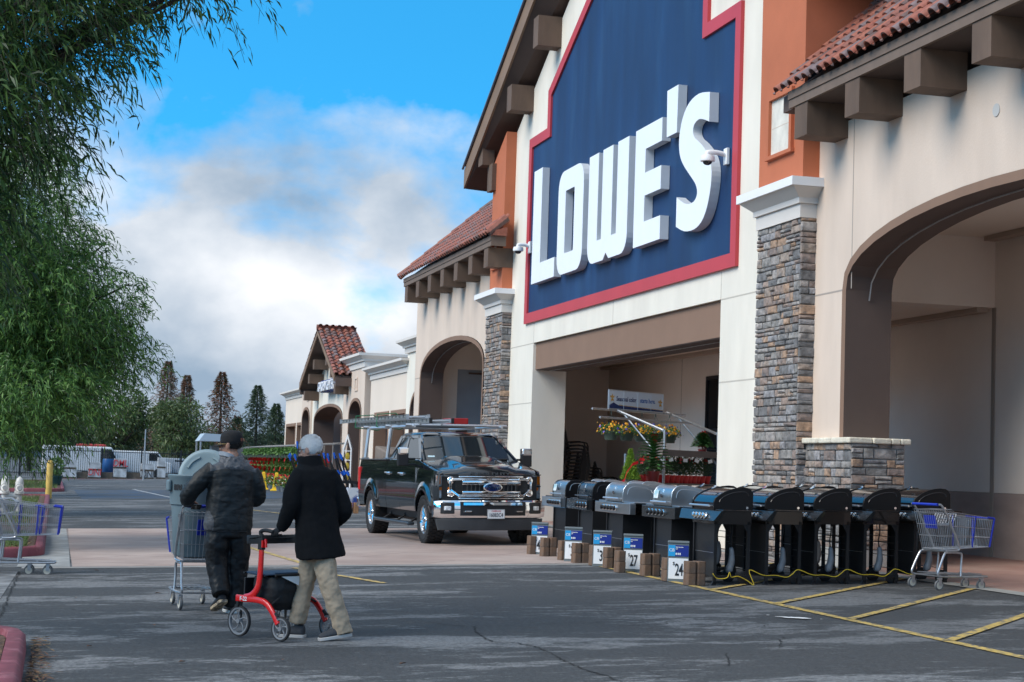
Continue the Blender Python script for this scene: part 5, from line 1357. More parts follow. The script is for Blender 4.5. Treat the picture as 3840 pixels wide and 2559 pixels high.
# --- younger man pushing the cart
O2 = Vector((1.72, 17.42, gz(1.72)))
man = person('man in a black cap and black and grey hooded jacket pushing a loaded cart', O2)
def mb2():
    m = MB(); m.M = Matrix.Translation(-O2); return m
rz2 = R(10)
Mh2 = Matrix.Translation(-O2) @ headM((1.695, 17.50, 1.645), -62, -4) @ Matrix.Scale(1.08, 4)
body = MB(); head(body, Mh2, 1.1); body.M = Matrix.Translation(-O2)
gl2 = Vector((1.39, 17.795, 1.03)); gr2 = Vector((1.76, 17.865, 1.03))
v1 = grip_hand(body, gl2, (-1, -.15, 0), (-.45, -.5, .45)); v2 = grip_hand(body, gr2, (1, .2, 0), (.5, -.5, .4))
limb(body, [(1.71, 17.48, 1.57), (1.72, 17.46, 1.50), (1.72, 17.45, 1.42)], [.060, .062, .08]); body.ell((1.72, 17.45, 1.22), (.18, .12, .24)); body.ell((1.71, 17.45, .92), (.17, .13, .17))
limb(body, [(1.52, 17.42, 1.40), (1.33, 17.48, 1.17), v1], [.055, .045, .03]); limb(body, [(1.92, 17.5, 1.39), (1.99, 17.48, 1.16), v2], [.055, .045, .03])
limb(body, [(1.63, 17.43, .9), (1.60, 17.45, .46), (1.64, 17.28, .20)], [.085, .06, .045]); limb(body, [(1.80, 17.46, .9), (1.805, 17.48, .48), (1.785, 17.46, .10)], [.085, .06, .045])
fuse(body, 'body', M_['skin'], man, .0055, 3); eyes(Mh2, man)
tr2 = mb2(); tr2.loft([ring((1.705, 17.45, z), a, b, rz2) for z, a, b in ((1.0, .19, .14), (.85, .21, .16), (.74, .20, .155))])
limb(tr2, [(1.615, 17.43, .84), (1.60, 17.42, .66), (1.605, 17.42, .46), (1.635, 17.36, .28), (1.65, 17.30, .18)], [.128, .122, .108, .098, .082], 14)
limb(tr2, [(1.80, 17.46, .84), (1.815, 17.46, .62), (1.81, 17.46, .42), (1.795, 17.46, .20), (1.785, 17.45, .05)], [.128, .122, .108, .102, .094], 14)
fuse(tr2, 'trousers', mat('black_nylon_trousers', (.004, .0045, .006), .5, spec=.35), man, .0095, 4, .03, .14, .008, .05)
jk = mb2()
cl2 = [((1.715, 17.48, 1.525), .085, .09), ((1.72, 17.47, 1.48), .13, .11), ((1.722, 17.46, 1.44), .21, .13), ((1.722, 17.455, 1.37), .245, .15), ((1.715, 17.45, 1.2), .235, .165), ((1.705, 17.45, 1.0), .235, .17), ((1.70, 17.45, .86), .245, .175), ((1.70, 17.45, .80), .235, .17)]
jk.loft([ring(c, a, b, rz2) for c, a, b in cl2])
limb(jk, [(1.54, 17.43, 1.40), (1.42, 17.42, 1.30), (1.315, 17.46, 1.16), (1.30, 17.60, 1.09), (1.345, 17.72, 1.065)], [.095, .092, .085, .068, .05], 14)
limb(jk, [(1.90, 17.47, 1.39), (1.97, 17.46, 1.25), (1.985, 17.50, 1.13), (1.92, 17.62, 1.09), (1.84, 17.75, 1.07)], [.09, .088, .080, .065, .05], 14)
def jacket_mat():
    m = bpy.data.materials.new('two_tone_rain_shell'); m.use_nodes = True; t = m.node_tree; L = t.links.new; b = t.nodes['Principled BSDF']
    tcn = t.nodes.new('ShaderNodeTexCoord'); sp3 = t.nodes.new('ShaderNodeSeparateXYZ'); L(tcn.outputs['Object'], sp3.inputs[0])
    def mm(op, a, c=0.): 
        n = t.nodes.new('ShaderNodeMath'); n.operation = op
        for i, v in enumerate((a, c)):
            if isinstance(v, (int, float)): n.inputs[i].default_value = v
            else: L(v, n.inputs[i])
        return n.outputs[0]
    ax = mm('ABSOLUTE', mm('SUBTRACT', sp3.outputs[0], 0.0))
    yoke = mm('MULTIPLY', mm('GREATER_THAN', mm('ADD', sp3.outputs[2], mm('MULTIPLY', ax, .22)), 1.44), mm('LESS_THAN', ax, .23))
    hemp = mm('MULTIPLY', mm('MULTIPLY', mm('LESS_THAN', sp3.outputs[0], -.175), mm('LESS_THAN', sp3.outputs[2], 1.0)), mm('LESS_THAN', mm('ADD', sp3.outputs[2], mm('MULTIPLY', mm('ADD', sp3.outputs[0], .175), 2.0)), .92))
    hem2 = mm('LESS_THAN', sp3.outputs[2], .812)
    f = mm('MAXIMUM', yoke, mm('MAXIMUM', hemp, hem2))
    x = t.nodes.new('ShaderNodeMix'); x.data_type = 'RGBA'; L(f, x.inputs[0]); x.inputs[6].default_value = (.006, .009, .011, 1); x.inputs[7].default_value = (.065, .068, .077, 1)
    L(x.outputs[2], b.inputs['Base Color']); b.inputs['Roughness'].default_value = .6
    # soft creases
    mpn = t.nodes.new('ShaderNodeMapping'); mpn.inputs['Scale'].default_value = (.8, .8, 2.6); mpn.inputs['Rotation'].default_value = (0, .75, 0); L(tcn.outputs['Object'], mpn.inputs[0])
    n = t.nodes.new('ShaderNodeTexNoise'); n.inputs['Scale'].default_value = 6; n.inputs['Detail'].default_value = 1.5; n.inputs['Distortion'].default_value = .5; L(mpn.outputs[0], n.inputs['Vector'])
    bn = t.nodes.new('ShaderNodeBump'); bn.inputs['Distance'].default_value = .018; bn.inputs['Strength'].default_value = .8; L(n.outputs['Fac'], bn.inputs['Height']); L(bn.outputs[0], b.inputs['Normal'])
    return m
jacket = fuse(jk, 'jacket', jacket_mat(), man, .0095, 4, .030, .13, .007, .05)
hm = mb2()
hm.loft([ring(c, a, b, rz2, (0, tl)) for c, a, b, tl in (((1.72, 17.43, 1.40), .115, .06, .2), ((1.72, 17.41, 1.435), .135, .10, .3), ((1.718, 17.42, 1.475), .135, .115, .35), ((1.715, 17.45, 1.52), .115, .11, .3), ((1.71, 17.47, 1.555), .092, .10, .2))])
fuse(hm, 'hood', mat('grey_shell', (.095, .098, .108), .5, spec=.4), jacket, .008, 3, .03, .09, .02, .035)
hi = mb2(); hi.loft([ring(c, a, b, rz2 + .5, (-.3, .1)) for c, a, b in (((1.665, 17.46, 1.52), .07, .09), ((1.66, 17.47, 1.56), .072, .088), ((1.665, 17.48, 1.565), .06, .075))]); hi.build('hood_lining', mat('pale_lining', (.33, .37, .42), .6), jacket, smooth='auto')
# cap
Mc = Mh2 @ Matrix.Translation((0, -.012, .048))
cp_ = MB(); cp_.lathe([(.098, -.045), (.101, -.01), (.099, .03), (.088, .062), (.060, .084), (.0, .093)], 28, M=Mc @ Matrix.Diagonal((.86, 1.08, 1, 1))); cap = cp_.build('cap', mat('black_felt', (.010, .010, .012), .85), man, smooth=True)
bm_ = MB(); vs = []
for k in range(9):
    a = R(lerp(200, 340, k / 8)) + math.pi; ca, sa = math.cos(a), math.sin(a)
    vs += [Mc @ Vector((.080 * ca, .100 * abs(sa), -.030)), Mc @ Vector((.086 * ca, .100 * abs(sa) + .085 * abs(sa) ** .6, -.040 - .012 * ca * ca)), Mc @ Vector((.086 * ca, .100 * abs(sa) + .085 * abs(sa) ** .6, -.044 - .012 * ca * ca)), Mc @ Vector((.080 * ca, .100 * abs(sa), -.036))]
bm_.loft([vs[i:i + 4] for i in range(0, len(vs), 4)]); bm_.build('brim', MATS['black_felt'], cap)
cb_ = MB(); cb_.cbox((0, 0, 0), (.024, .003, .028)); bo = cb_.build('cap_badge', mat('badge_rust', (.22, .07, .045), .7), cap); bo.matrix_local = Mc @ Matrix.Rotation(R(168), 4, 'Z') @ Matrix.Translation((0, .108, .0)) 
hair_mesh(Mh2, mat('black_hair', rough=.5, island=[(.008, .007, .007), (.02, .017, .015)]), 2600, lambda p: p.y < -.02 and -.055 < p.z < .03, .016, man, seed=4)
glasses(Mh2, man, mat('gold_frame', (.75, .55, .25), .25, .6), M_['blackg'], sc=1.2)
M_['shoe2'] = mat('black_trainer', (.015, .015, .018), .6); M_['sole2'] = mat('tan_sole', (.52, .40, .26), .65, col2=(.10, .09, .085), c2scale=25)
shoe(man, 'shoe', Vector((1.60, 17.47, .005)) - O2, Vector((1.68, 17.26, .115)) - O2, 0, 0, .105, M_['shoe2'], M_['sole2'], .09)
shoe(man, 'shoe', Vector((1.74, 17.66, gz(1.7) + .0)) - O2, Vector((1.785, 17.38, gz(1.7))) - O2, 0, 0, .105, M_['shoe2'], mat('white_sole', (.6, .6, .58), .6), .09)
ph = mb2(); ph.M = Matrix.Translation(-O2) @ Matrix.Translation((1.40, 17.745, 1.025)) @ Euler((R(50), 0, R(10))).to_matrix().to_4x4(); ph.box((-.045, -.012, -.04), (.055, .0, .035)); ph.M = None
ph.v = [tuple(Vector(v) + O2) for v in ph.v]
tag(ph.build('phone', M_['blackg'], bevel=.004), 'black phone held against the cart handle in the left hand', 'phone')
# ---------------------------------------------------------------- rollator
RO = Vector((1.99, 15.05, gz(2.0)))
roll_h = -38
rol_ = thing('rollator', 'red four wheeled rollator walker with black seat and bag and grey wheels', 'rollator', RO, R(-roll_h))
M_['rred'] = mat('red_frame_paint', (.72, .012, .012), .22, coat=.8); M_['rgrey'] = mat('grey_wheel_plastic', (.20, .21, .225), .45); M_['rtyre'] = mat('black_tread', (.02, .02, .022), .7); M_['navy'] = mat('navy_seat_fabric', (.010, .035, .075), .6); M_['bagf'] = mat('black_bag_fabric', (.012, .013, .015), .7)
# local: y forward, x right. wheels at y=+-.26 (front bigger), x=+-.29
def sweep_rect(mb, P, w_, d, k=4):
    pts = curve(P, k); n = len(pts); rings = []
    for i, p in enumerate(pts):
        t = (pts[min(i + 1, n - 1)] - pts[max(i - 1, 0)]).normalized(); sx = Vector((1, 0, 0)); nn = t.cross(sx).normalized()
        ww = w_ if not isinstance(w_, tuple) else lerp(w_[0], w_[1], i / (n - 1))
        r8 = []
        for a in range(12):
            th = 2 * math.pi * a / 12; ct, st = math.cos(th), math.sin(th)
            r8.append(p + sx * (d / 2 * abs(ct) ** .6 * (1 if ct > 0 else -1)) + nn * (ww / 2 * abs(st) ** .6 * (1 if st > 0 else -1)))
        rings.append(r8)
    mb.loft(rings)
def rwheel(x, y, r):
    wv = bpy.data.objects.new('wheel', None); COL.objects.link(wv); wv.parent = rol_; wv.location = (x, y, r); wv.rotation_euler = (0, R(90), 0)
    t_ = MB(); t_.lathe([(r - .016, -.014), (r - .003, -.013), (r, 0), (r - .003, .013), (r - .016, .014)], 40, caps=False); t_.build('tyre', M_['rtyre'], wv, smooth='auto')
    m = MB(); m.lathe([(r - .016, -.013), (r - .03, -.011), (r - .03, .011), (r - .016, .013)], 36, caps=False); m.lathe([(0, -.02), (.02, -.02), (.022, .02), (0, .02)], 14, caps=False)
    for k in range(5):
        a = 2 * math.pi * k / 5; m.tube(curve([(.02 * math.cos(a), .02 * math.sin(a), 0), ((r * .5) * math.cos(a + .45), (r * .5) * math.sin(a + .45), 0), ((r - .025) * math.cos(a + .75), (r - .025) * math.sin(a + .75), 0)], 3), .006, 6)
    m.build('rim', M_['rgrey'], wv, smooth='auto')
FWy, RWy, hxw = .26, -.24, .29
for s in (-1, 1):
    x = s * hxw
    rwheel(x, FWy, .132); rwheel(x, RWy, .105)
    f_ = MB()
    sweep_rect(f_, [(x, .30, .325), (x, .20, .325), (x, .06, .325), (x, -.05, .305), (x, -.14, .225), (x, -.20, .14)], (.062, .045), .034)
    sweep_rect(f_, [(x, .20, .335), (x, .12, .36), (x, .055, .43), (x, .035, .54), (x, .03, .66), (x, .03, .76)], (.062, .044), .032)
    fr_ = f_.build('side_frame', M_['rred'], rol_, smooth='auto', angle=50)
    if s < 0: text_mesh(None, 'F-22', .048, M_['white'], 'frame_lettering', fr_, frame((x - .0185, .205, .310), (0, -1, 0), (0, 0, 1)), ext=.001, bold=.001)
    fk = MB(); fk.tube([(x, .285, .35), (x, .285, .26)], .014, 8); fk.tube([(x - s * .022, .275, .26), (x - s * .024, FWy, .132)], .010, 6); fk.cbox((x, .28, .262), (.05, .035, .02)); fk.build('fork', M_['bagf'], rol_)
    st = MB(); st.cbox((x, .03, .80), (.042, .05, .10)); st.tube([(x, .03, .76), (x, .03, .88)], .015, 8); st.tube(curve([(x, .03, .86), (x, .05, .90), (x, -.01, .915), (x, -.10, .905)], 3), .017, 8); ho = st.build('handle', M_['bagf'], rol_, smooth='auto', bevel=.006)
    bl = MB(); bl.cbox((x - .012 * 1, .03, .812), (.044, .03, .05)) if False else bl.tube([(x, -.012, .84), (x, -.02, .80), (x, -.022, .77)], .012, 6); bl.cbox((x, .005, .80), (.046, .012, .06)); bl.build('brake_lever', M_['rred'], ho)
    bk = MB(); bk.tube([(x, -.17, .23), (x, -.20, .20)], .016, 6); bk.build('brake_block', M_['bagf'], rol_)
se = MB(); se.loft([[(-.27, y, z), (.27, y, z), (.27, y, z + .018), (-.27, y, z + .018)] for y, z in ((-.12, .545), (.04, .525), (.22, .54))]); 
se.v = [(v[0], v[1], v[2] + (.03 * math.cos(v[0] * 6) if 0 else 0)) for v in se.v]; se.build('seat', M_['navy'], rol_, bevel=.006)
sf = MB(); sf.tube([(-.28, -.14, .545), (.28, -.14, .545)], .009, 6); sf.tube([(-.28, .24, .545), (.28, .24, .545)], .009, 6); sf.tube([(-.27, -.13, .54), (.27, .22, .30)], .009, 6); sf.tube([(.27, -.13, .54), (-.27, .22, .30)], .009, 6); sf.tube([(-.27, .0, .53), (.27, -.1, .30)], .009, 6); sf.tube([(.27, .0, .53), (-.27, -.1, .30)], .009, 6)
sf.build('seat_frame', M_['bagf'], rol_)
bg_ = MB(); bg_.loft([ring((0, .05, z), a, b, 0, n=16, p=4) for z, a, b in ((.52, .24, .16), (.42, .245, .17), (.30, .21, .14), (.24, .12, .10))]); fuse(bg_, 'bag', M_['bagf'], rol_, .012, 2, .03, .1)
pn_ = MB(); pn_.box((-.255, .245, .30), (.255, .26, .50)); pn_.build('front_panel', M_['black'], rol_, bevel=.004)
bs = MB(); bs.tube(curve([(-.29, .05, .86), (-.27, .20, .84), (-.12, .29, .83), (.12, .29, .83), (.27, .20, .84), (.29, .05, .86)], 4), .008, 6)
sweep = []
pts = curve([(-.285, .08, .835), (-.25, .24, .825), (-.10, .30, .82), (.10, .30, .82), (.25, .24, .825), (.285, .08, .835)], 4)
bs.loft([[p + Vector((0, 0, .038)), p + Vector((0, .014, .03)), p + Vector((0, .014, -.03)), p + Vector((0, 0, -.038)), p + Vector((0, -.010, -.03)), p + Vector((0, -.010, .03))] for p in pts]); bs.build('backrest', M_['bagf'], rol_, smooth='auto')
pp = MB(); pp.prism([(-.02, .53), (.22, .50), (.20, .40), (.10, .44)], 'x', .27, .272); 
pp.v = [(-.2 + .35 * (v[1] + .02) * 1.2, v[1] - .12, v[2]) for v in pp.v]; pp = MB(); pp.add([(-.20, -.13, .53), (.05, -.15, .53), (.26, -.17, .40), (.22, -.17, .36)], [(0, 1, 2, 3)]); pp.build('paper', M_['white'], rol_)
# ---------------------------------------------------------------- shopping carts
M_['cartblue'] = mat('cart_blue_plastic', (.012, .03, .36), .4)
M_['castw'] = mat('caster_grey', (.12, .125, .13), .6); M_['castin'] = mat('caster_cream', (.55, .52, .44), .6)
def make_cart(name, lab, loc, rz, group='shopping carts'):
    """local x forward, y left; origin between the rear casters"""
    T = thing(name, lab, 'shopping cart', loc, rz, group)
    fr = MB(); tb = .0135
    for s in (-1, 1):
        fr.tube(curve([(.78, s * .17, .165), (.40, s * .24, .165), (.04, s * .27, .165), (-.02, s * .27, .19), (.0, s * .27, .26), (.08, s * .255, .43), (.13, s * .25, .455), (.30, s * .24, .455), (.345, s * .24, .43), (.34, s * .24, .30), (.33, s * .25, .17)], 3), tb, 8)
        fr.tube(curve([(.12, s * .25, .475), (.26, s * .26, .485), (.28, s * .27, .54), (.12, s * .285, .85), (.01, s * .29, 1.02), (-.03, s * .28, 1.035)], 3), tb, 8)
    fr.tube([(.78, -.17, .165), (.79, 0, .165), (.78, .17, .165)], tb, 8); fr.tube([(.12, -.25, .475), (.12, .25, .475)], tb, 8); fr.tube([(.02, -.26, .165), (.02, .26, .165)], .008, 6)
    fr.build('frame', M_['cart'], T, smooth='auto')
    h = MB(); h.tube([(-.03, -.26, 1.035), (-.03, .26, 1.035)], .017, 10); h.build('handle', M_['cartblue'], T, smooth='auto')
    bk = MB(); wr = .0024
    # basket corner points: rear bottom/top, front bottom/top
    def Pt(u, v, s):    # u along 0 rear..1 front, v 0 bottom..1 top
        xb, xt = lerp(.10, .80, u), lerp(.0, .835, u); zb, zt_ = lerp(.49, .53, u), lerp(.97, .885, u)
        wb_, wt = lerp(.235, .17, u), lerp(.275, .215, u)
        return Vector((lerp(xb, xt, v), s * lerp(wb_, wt, v), lerp(zb, zt_, v)))
    for s in (-1, 1):
        for i in range(31): bk.tube([Pt(i / 30, 0, s), Pt(i / 30, 1, s)], wr, 4, caps=False)
        for v in (0, .33, .62, .93, 1): bk.tube([Pt(0, v, s), Pt(1, v, s)], .0036, 5)
    for i in range(31): bk.tube([Pt(i / 30, 0, -1), Pt(i / 30, 0, 1)], wr, 4, caps=False)
    for k in range(1, 12):
        a = k / 12
        bk.tube([Pt(1, 0, -1).lerp(Pt(1, 0, 1), a), Pt(1, 1, -1).lerp(Pt(1, 1, 1), a)], wr, 4, caps=False)
        bk.tube([Pt(0, 0, -1).lerp(Pt(0, 0, 1), a), Pt(0, 1, -1).lerp(Pt(0, 1, 1), a)], wr, 4, caps=False)
    for v in (0, .33, .62, .93, 1):
        bk.tube([Pt(1, v, -1), Pt(1, v, 1)], .0036, 5); bk.tube([Pt(0, v, -1), Pt(0, v, 1)], .0036, 5)
    for a in (.2, .5, .8): bk.tube([Pt(0, 0, -1).lerp(Pt(0, 0, 1), a), Pt(1, 0, -1).lerp(Pt(1, 0, 1), a)], .0036, 5)
    bk.build('basket', M_['cart'], T)
    seat = MB()
    for k in range(9):
        y = lerp(-.22, .22, k / 8); seat.tube([(.02, y, .97), (.20, y * .95, .98), (.28, y * .95, .93), (.23, y * .95, .80), (.09, y * .95, .78)], .0028, 4)
    for p in ((.20, .98), (.28, .93), (.255, .865), (.23, .80), (.16, .79)): seat.tube([(p[0], -.22, p[1]), (p[0], .22, p[1])], .003, 4)
    seat.build('child_seat', M_['cart'], T)
    tr = MB()
    for k in range(6): tr.tube([(.02, lerp(-.2, .2, k / 5), .20), (.72, lerp(-.13, .13, k / 5), .185)], .004, 5)
    for x in (.04, .2, .4, .6, .72): tr.tube([(x, -lerp(.25, .14, x / .72), .195), (x, lerp(.25, .14, x / .72), .195)], .004, 5)
    tr.build('lower_tray', M_['cart'], T)
    bp_ = MB(); bp_.loft([[(.035 - .008, y, .90), (.05 - .008, y, .90), (.085 - .008, y, .74), (.07 - .008, y, .74)] for y in (-.12, .12)]); pb = bp_.build('rear_panel', M_['cartblue'], T, bevel=.004)
    lg = MB(); 
    for a, b in (((-.07, .86), (.07, .87)), ((-.07, .78), (.07, .79))): lg.loft([[(.052 + (.9 - z) * .22 - .037, y, z), (.050 + (.9 - z) * .22 - .037, y, z)] for y, z in ((a[0], a[1]), (b[0], a[1]), (b[0], b[1]), (a[0], b[1]))], caps=False)
    lg.build('panel_print', M_['white'], pb)
    bl = MB()
    for s in (-1, 1):
        bl.tube([Pt(1, 0, s) + Vector((.006, s * .004, 0)), Pt(1, 1, s) + Vector((.006, s * .004, .0))], .013, 6)
        bl.tube([Pt(1, 1, s) + Vector((.006, 0, 0)), Pt(.88, 1, s)], .012, 6); bl.tube([Pt(.62, .02, s), Pt(.66, .98, s)], .008, 5)
    bl.tube([Pt(1, 1, -1), Pt(1, 1, 1)], .012, 6); bl.build('corner_guard', M_['cartblue'], T)
    for x, y in ((0, -.28), (0, .28), (.70, -.16), (.70, .16)):
        wv = bpy.data.objects.new('caster', None); COL.objects.link(wv); wv.parent = T; wv.location = (x, y, 0)
        f = MB(); f.cbox((.0, 0, .142), (.05, .04, .02)); f.box((-.022, -.021, .06), (.018, -.017, .14)); f.box((-.022, .017, .06), (.018, .021, .14)); f.build('fork', M_['cart'], wv)
        w_ = MB(); M4 = Matrix.Translation((-.008, 0, .062)) @ Matrix.Rotation(R(90), 4, 'X')
        w_.lathe([(.045, -.015), (.058, -.015), (.062, -.008), (.062, .008), (.058, .015), (.045, .015)], 24, M=M4, caps=False); w_.build('tyre', M_['castw'], wv, smooth='auto')
        w2 = MB(); w2.lathe([(.0, -.013), (.045, -.013), (.045, .013), (0, .013)], 18, M=M4, caps=False); w2.build('rim', M_['castin'], wv, smooth='auto')
    return T
ROLLT = 0
c1 = make_cart('shopping_cart', 'wire shopping cart with blue corners standing empty beside the last black grill', (10.44, 19.52, gz(10.44)), R(90 - 83))
c2 = dup(c1, loc=(1.565, 17.86, gz(1.57)), rz=R(90 + 12), label='wire shopping cart pushed by the man in the cap, loaded with a big trash can')
c3 = dup(c1, loc=(-.70, 23.55, gz(-.7)), rz=R(-2), label='front wire shopping cart of the two left at the planter curb')
c4 = dup(c1, loc=(-.93, 23.66, gz(-.9)), rz=R(-2), label='rear wire shopping cart nested behind the one at the planter curb')
# trash can and lid in the cart
M_['can'] = mat('grey_blue_can_plastic', (.12, .175, .205), .5, var=.03)
CB = Vector((1.435, 18.24, .50))
can = thing('trash_can', 'large round grey trash can standing in the pushed shopping cart', 'trash can', CB)
c = MB(); c.lathe([(0, 0), (.19, 0), (.205, .02), (.245, .52), (.262, .53), (.275, .78), (.29, .80), (.295, .825), (.285, .835), (.268, .83), (.262, .80), (.245, .55), (.19, .04), (0, .03)], 48, caps=False); c.build('barrel', M_['can'], can, smooth='auto', angle=45)
for a in (-2.9, .25):
    h = MB(); h.box((.27, -.05, .66), (.312, .05, .78)); ho = h.build('handle', M_['can'], can, bevel=.02, rot=(0, 0, a))
d_ = Vector((-CB.x, -CB.y, 0)).normalized(); sx = Vector((d_.y, -d_.x, 0)); 
if sx.x > 0: pass
sxx = Vector((1, 0, 0)) - d_ * d_.x; sxx.normalize()
dd = (d_ - sxx * .30).normalized(); sdd = Vector((-dd.y, dd.x, 0)); sdd = sdd if sdd.x > 0 else -sdd
import itertools
def curved_text(txt, size, R0, z0, th0, par, m, name):
    o = text_mesh(None, txt, size, m, name, par, Matrix(), ext=.0015, bold=.004, xs=1.05)
    for v in o.data.vertices:
        th = th0 + v.co.x / R0; v.co = Vector((0, 0, z0 + v.co.y)) + Vector((math.cos(th), math.sin(th), 0)) * (R0 + .003 + v.co.z)
    return o
th0 = math.atan2(-CB.y, -CB.x) - .50
tx = curved_text('BRUTE', .075, .272, .68, th0 - .02, can, M_['black'], 'can_lettering')
cp2 = MB()
for k in range(5):
    a = th0 + .02 + k * .03
for z in (.585, .605, .625): cp2.loft([[Vector((math.cos(a) * r_, math.sin(a) * r_, zz)) for r_, zz in ((.272, z), (.274, z), (.274, z + .008), (.272, z + .008))] for a in [th0 - .02 + .02 * k for k in range(6)]])
cp2.build('can_emblem', M_['black'], can)
ld = MB(); ld.lathe([(0, .012), (.20, .012), (.225, .022), (.245, .02), (.262, .0), (.275, -.004), (.285, -.022), (.277, -.03), (.262, -.014), (.24, .006), (0, 0)], 48, caps=False)
for a0, a1 in ((200, 250), (290, 340), (20, 70), (110, 160)):
    ld.loft([[Vector((math.cos(R(a)) * r_, math.sin(R(a)) * r_, z)) for r_, z in ((.185, .01), (.185, .03), (.205, .03), (.205, .01))] for a in np.linspace(a0, a1, 8)])
lid = ld.build('trash_can_lid', mat('lid_plastic', (.20, .275, .305), .5), smooth='auto', angle=40)
lid.location = (1.52, 18.25, 1.335); lid.rotation_euler = (R(78), 0, R(-14)); lid.rotation_euler = (R(74), R(0), R(-16))
lid.name = 'loose_round_lid'; tag(lid, 'round grey blue plastic lid leaning upright inside the open trash can', 'lid')
# ---------------------------------------------------------------- gas grills
M_['inox'] = mat('brushed_stainless', (.50, .52, .54), .30, .95, var=.06, vscale=4, stretch=(1, .05, 1))
M_['lidk'] = mat('black_enamel_lid', (.006, .006, .007), .16, coat=.5, spec=.3)
M_['pank'] = mat('black_panel_steel', (.05, .055, .06), .22, .6)
M_['cabk'] = mat('charcoal_cabinet', (.012, .013, .015), .4, spec=.3)
M_['whtp'] = mat('white_plastic_wrap', (.22, .23, .25), .4)
def lid_profile(dep, h, z0): 
    k = dep / .5
    if h > .265: q = [(0, 0), (-.004, .085), (.015, .125), (.05, .16), (.11, .20), (.19, .235), (.28, .26), (.37, .27), (.44, .265), (.48, .245), (.50, .20), (.50, 0)]
    else: q = [(0, 0), (.0, .10), (.012, .17), (.035, .22), (.075, .25), (.13, .262), (.25, .258), (.37, .235), (.46, .20), (.495, .14), (.50, 0)]
    return [(x * k, z0 + z) for x, z in q]
def make_grill(name, lab, loc, kind, group='gas grills on display', W=.74, L0=-.30, L1=1.12, letters_=False, sticker=False):
    """front faces -x; body spans y 0..W; shelves reach from L0 to L1"""
    T = thing(name, lab, 'gas grill', loc, 0, group)
    st = kind == 'steel'; dep = .50 if not st else .50
    lm = M_['inox'] if st else M_['lidk']; endm = M_['inox'] if st and not letters_ else M_['lidk']
    z0 = .94; pr = lid_profile(dep, .27 if kind == 'black' else .26, z0)
    m = MB(); m.prism(pr, 'y', .012, W - .012); lidb = m.build('lid', M_['inox'] if st or kind == 'blue' else M_['lidk'], T, smooth='auto', angle=25)
    if kind == 'blue': lidb.data.materials[0] = mat('dark_blue_steel_lid', (.03, .05, .075), .2, .7)
    e = MB(); pr2 = [(x + (.012 if x < .2 else -.0) * 0 - (.012 if x < .02 else -.012 if x > dep - .02 else 0), z + (.014 if z > z0 + .12 else 0)) for x, z in pr]
    e.prism(pr2, 'y', W - .0118, W + .018); e.build('lid_end', endm, lidb, smooth='auto', angle=25, bevel=.006); e = MB(); e.prism(pr2, 'y', -.018, .0118); eo = e.build('lid_end', endm if endm is M_['inox'] else mat('satin_black_end', (.006, .006, .007), .4, spec=.25), lidb, smooth='auto', angle=25, bevel=.006)
    cr = MB(); q = [(x * .78 + .06, (z - z0) * .72 + z0 + .035) for x, z in pr[1:-1]]
    cr.tube([(x, -.021, z) for x, z in q], .004, 5); cr.build('pressed_rib', mat('rib_sheen', (.05, .05, .055), .2) if not st else M_['steel'], eo)
    h = MB(); h.tube([(-.055, .03, z0 + .045), (-.055, W - .03, z0 + .045)], .013, 8)
    for y in (.06, W - .06): h.tube([(0, y, z0 + .045), (-.055, y, z0 + .045)], .008, 6)
    h.build('lid_handle', M_['alu'] if kind != 'blue' else M_['lidk'], lidb, smooth='auto')
    g = MB()
    if kind == 'black': g.cbox((.13, W * .5, z0 + .268), (.05, .06, .012), rot=(0, R(-28), 0)); g.cbox((.17, W * .5 + .05, z0 + .285), (.03, .04, .02), rot=(0, R(-28), 0))
    else: g.cbox((.015, W * .55, z0 + .19), (.012, .045, .055), rot=(0, R(14), 0))
    g.build('thermometer', M_['chrome'], lidb, bevel=.004)
    if kind != 'black':
        tm_ = text_mesh(None, 'CB', .06, M_['blackg'], 'lid_emblem', lidb, frame((-.0025 - .004, W * .55, z0 + .105), (0, -1, 0), (-.15, 0, 1)), ext=.003, bold=.003)
    if sticker:
        s_ = MB(); s_.add([(-.010, W * .98, z0 + .09), (-.010, W * .74, z0 + .09), (.01, W * .74, z0 + .20), (.01, W * .98, z0 + .20)], [(0, 1, 2, 3)]); s_.build('sticker', mat('lid_sticker', (.35, .55, .62), .5, col2=(.75, .78, .8), c2scale=12), lidb)
    hg = MB(); hg.tube([(dep - .07, -.024, z0 + .03), (dep - .07, -.018, z0 + .03)], .016, 10); hg.build('hinge', M_['chrome'], eo)
    fb_ = MB(); fb_.prism([(.0, .76), (dep, .76), (dep, z0 - .004), (.0, z0 - .004)], 'y', 0, W); fb_.build('firebox', M_['lidk'], T)
    # control panel
    c = MB()
    if kind == 'black': c.add([(-.02, L0, .925), (-.02, L1, .925), (-.085, L1 - .10, .80), (-.085, L0 + .10, .80), (.03, L0, .925), (.03, L1, .925), (.0, L1 - .1, .79), (.0, L0 + .1, .79)], [(0, 1, 2, 3), (4, 7, 6, 5), (0, 4, 5, 1), (3, 2, 6, 7), (0, 3, 7, 4), (1, 5, 6, 2)])
    else: c.box((-.06, L0, .77), (.03, L1, .925))
    co_ = c.build('control_panel', M_['inox'] if st and letters_ is not None else M_['pank'], T, bevel=.006)
    if kind == 'steel' and not letters_ and sticker: co_.data.materials[0] = M_['pank']
    nk = 5 if kind == 'steel' else 4
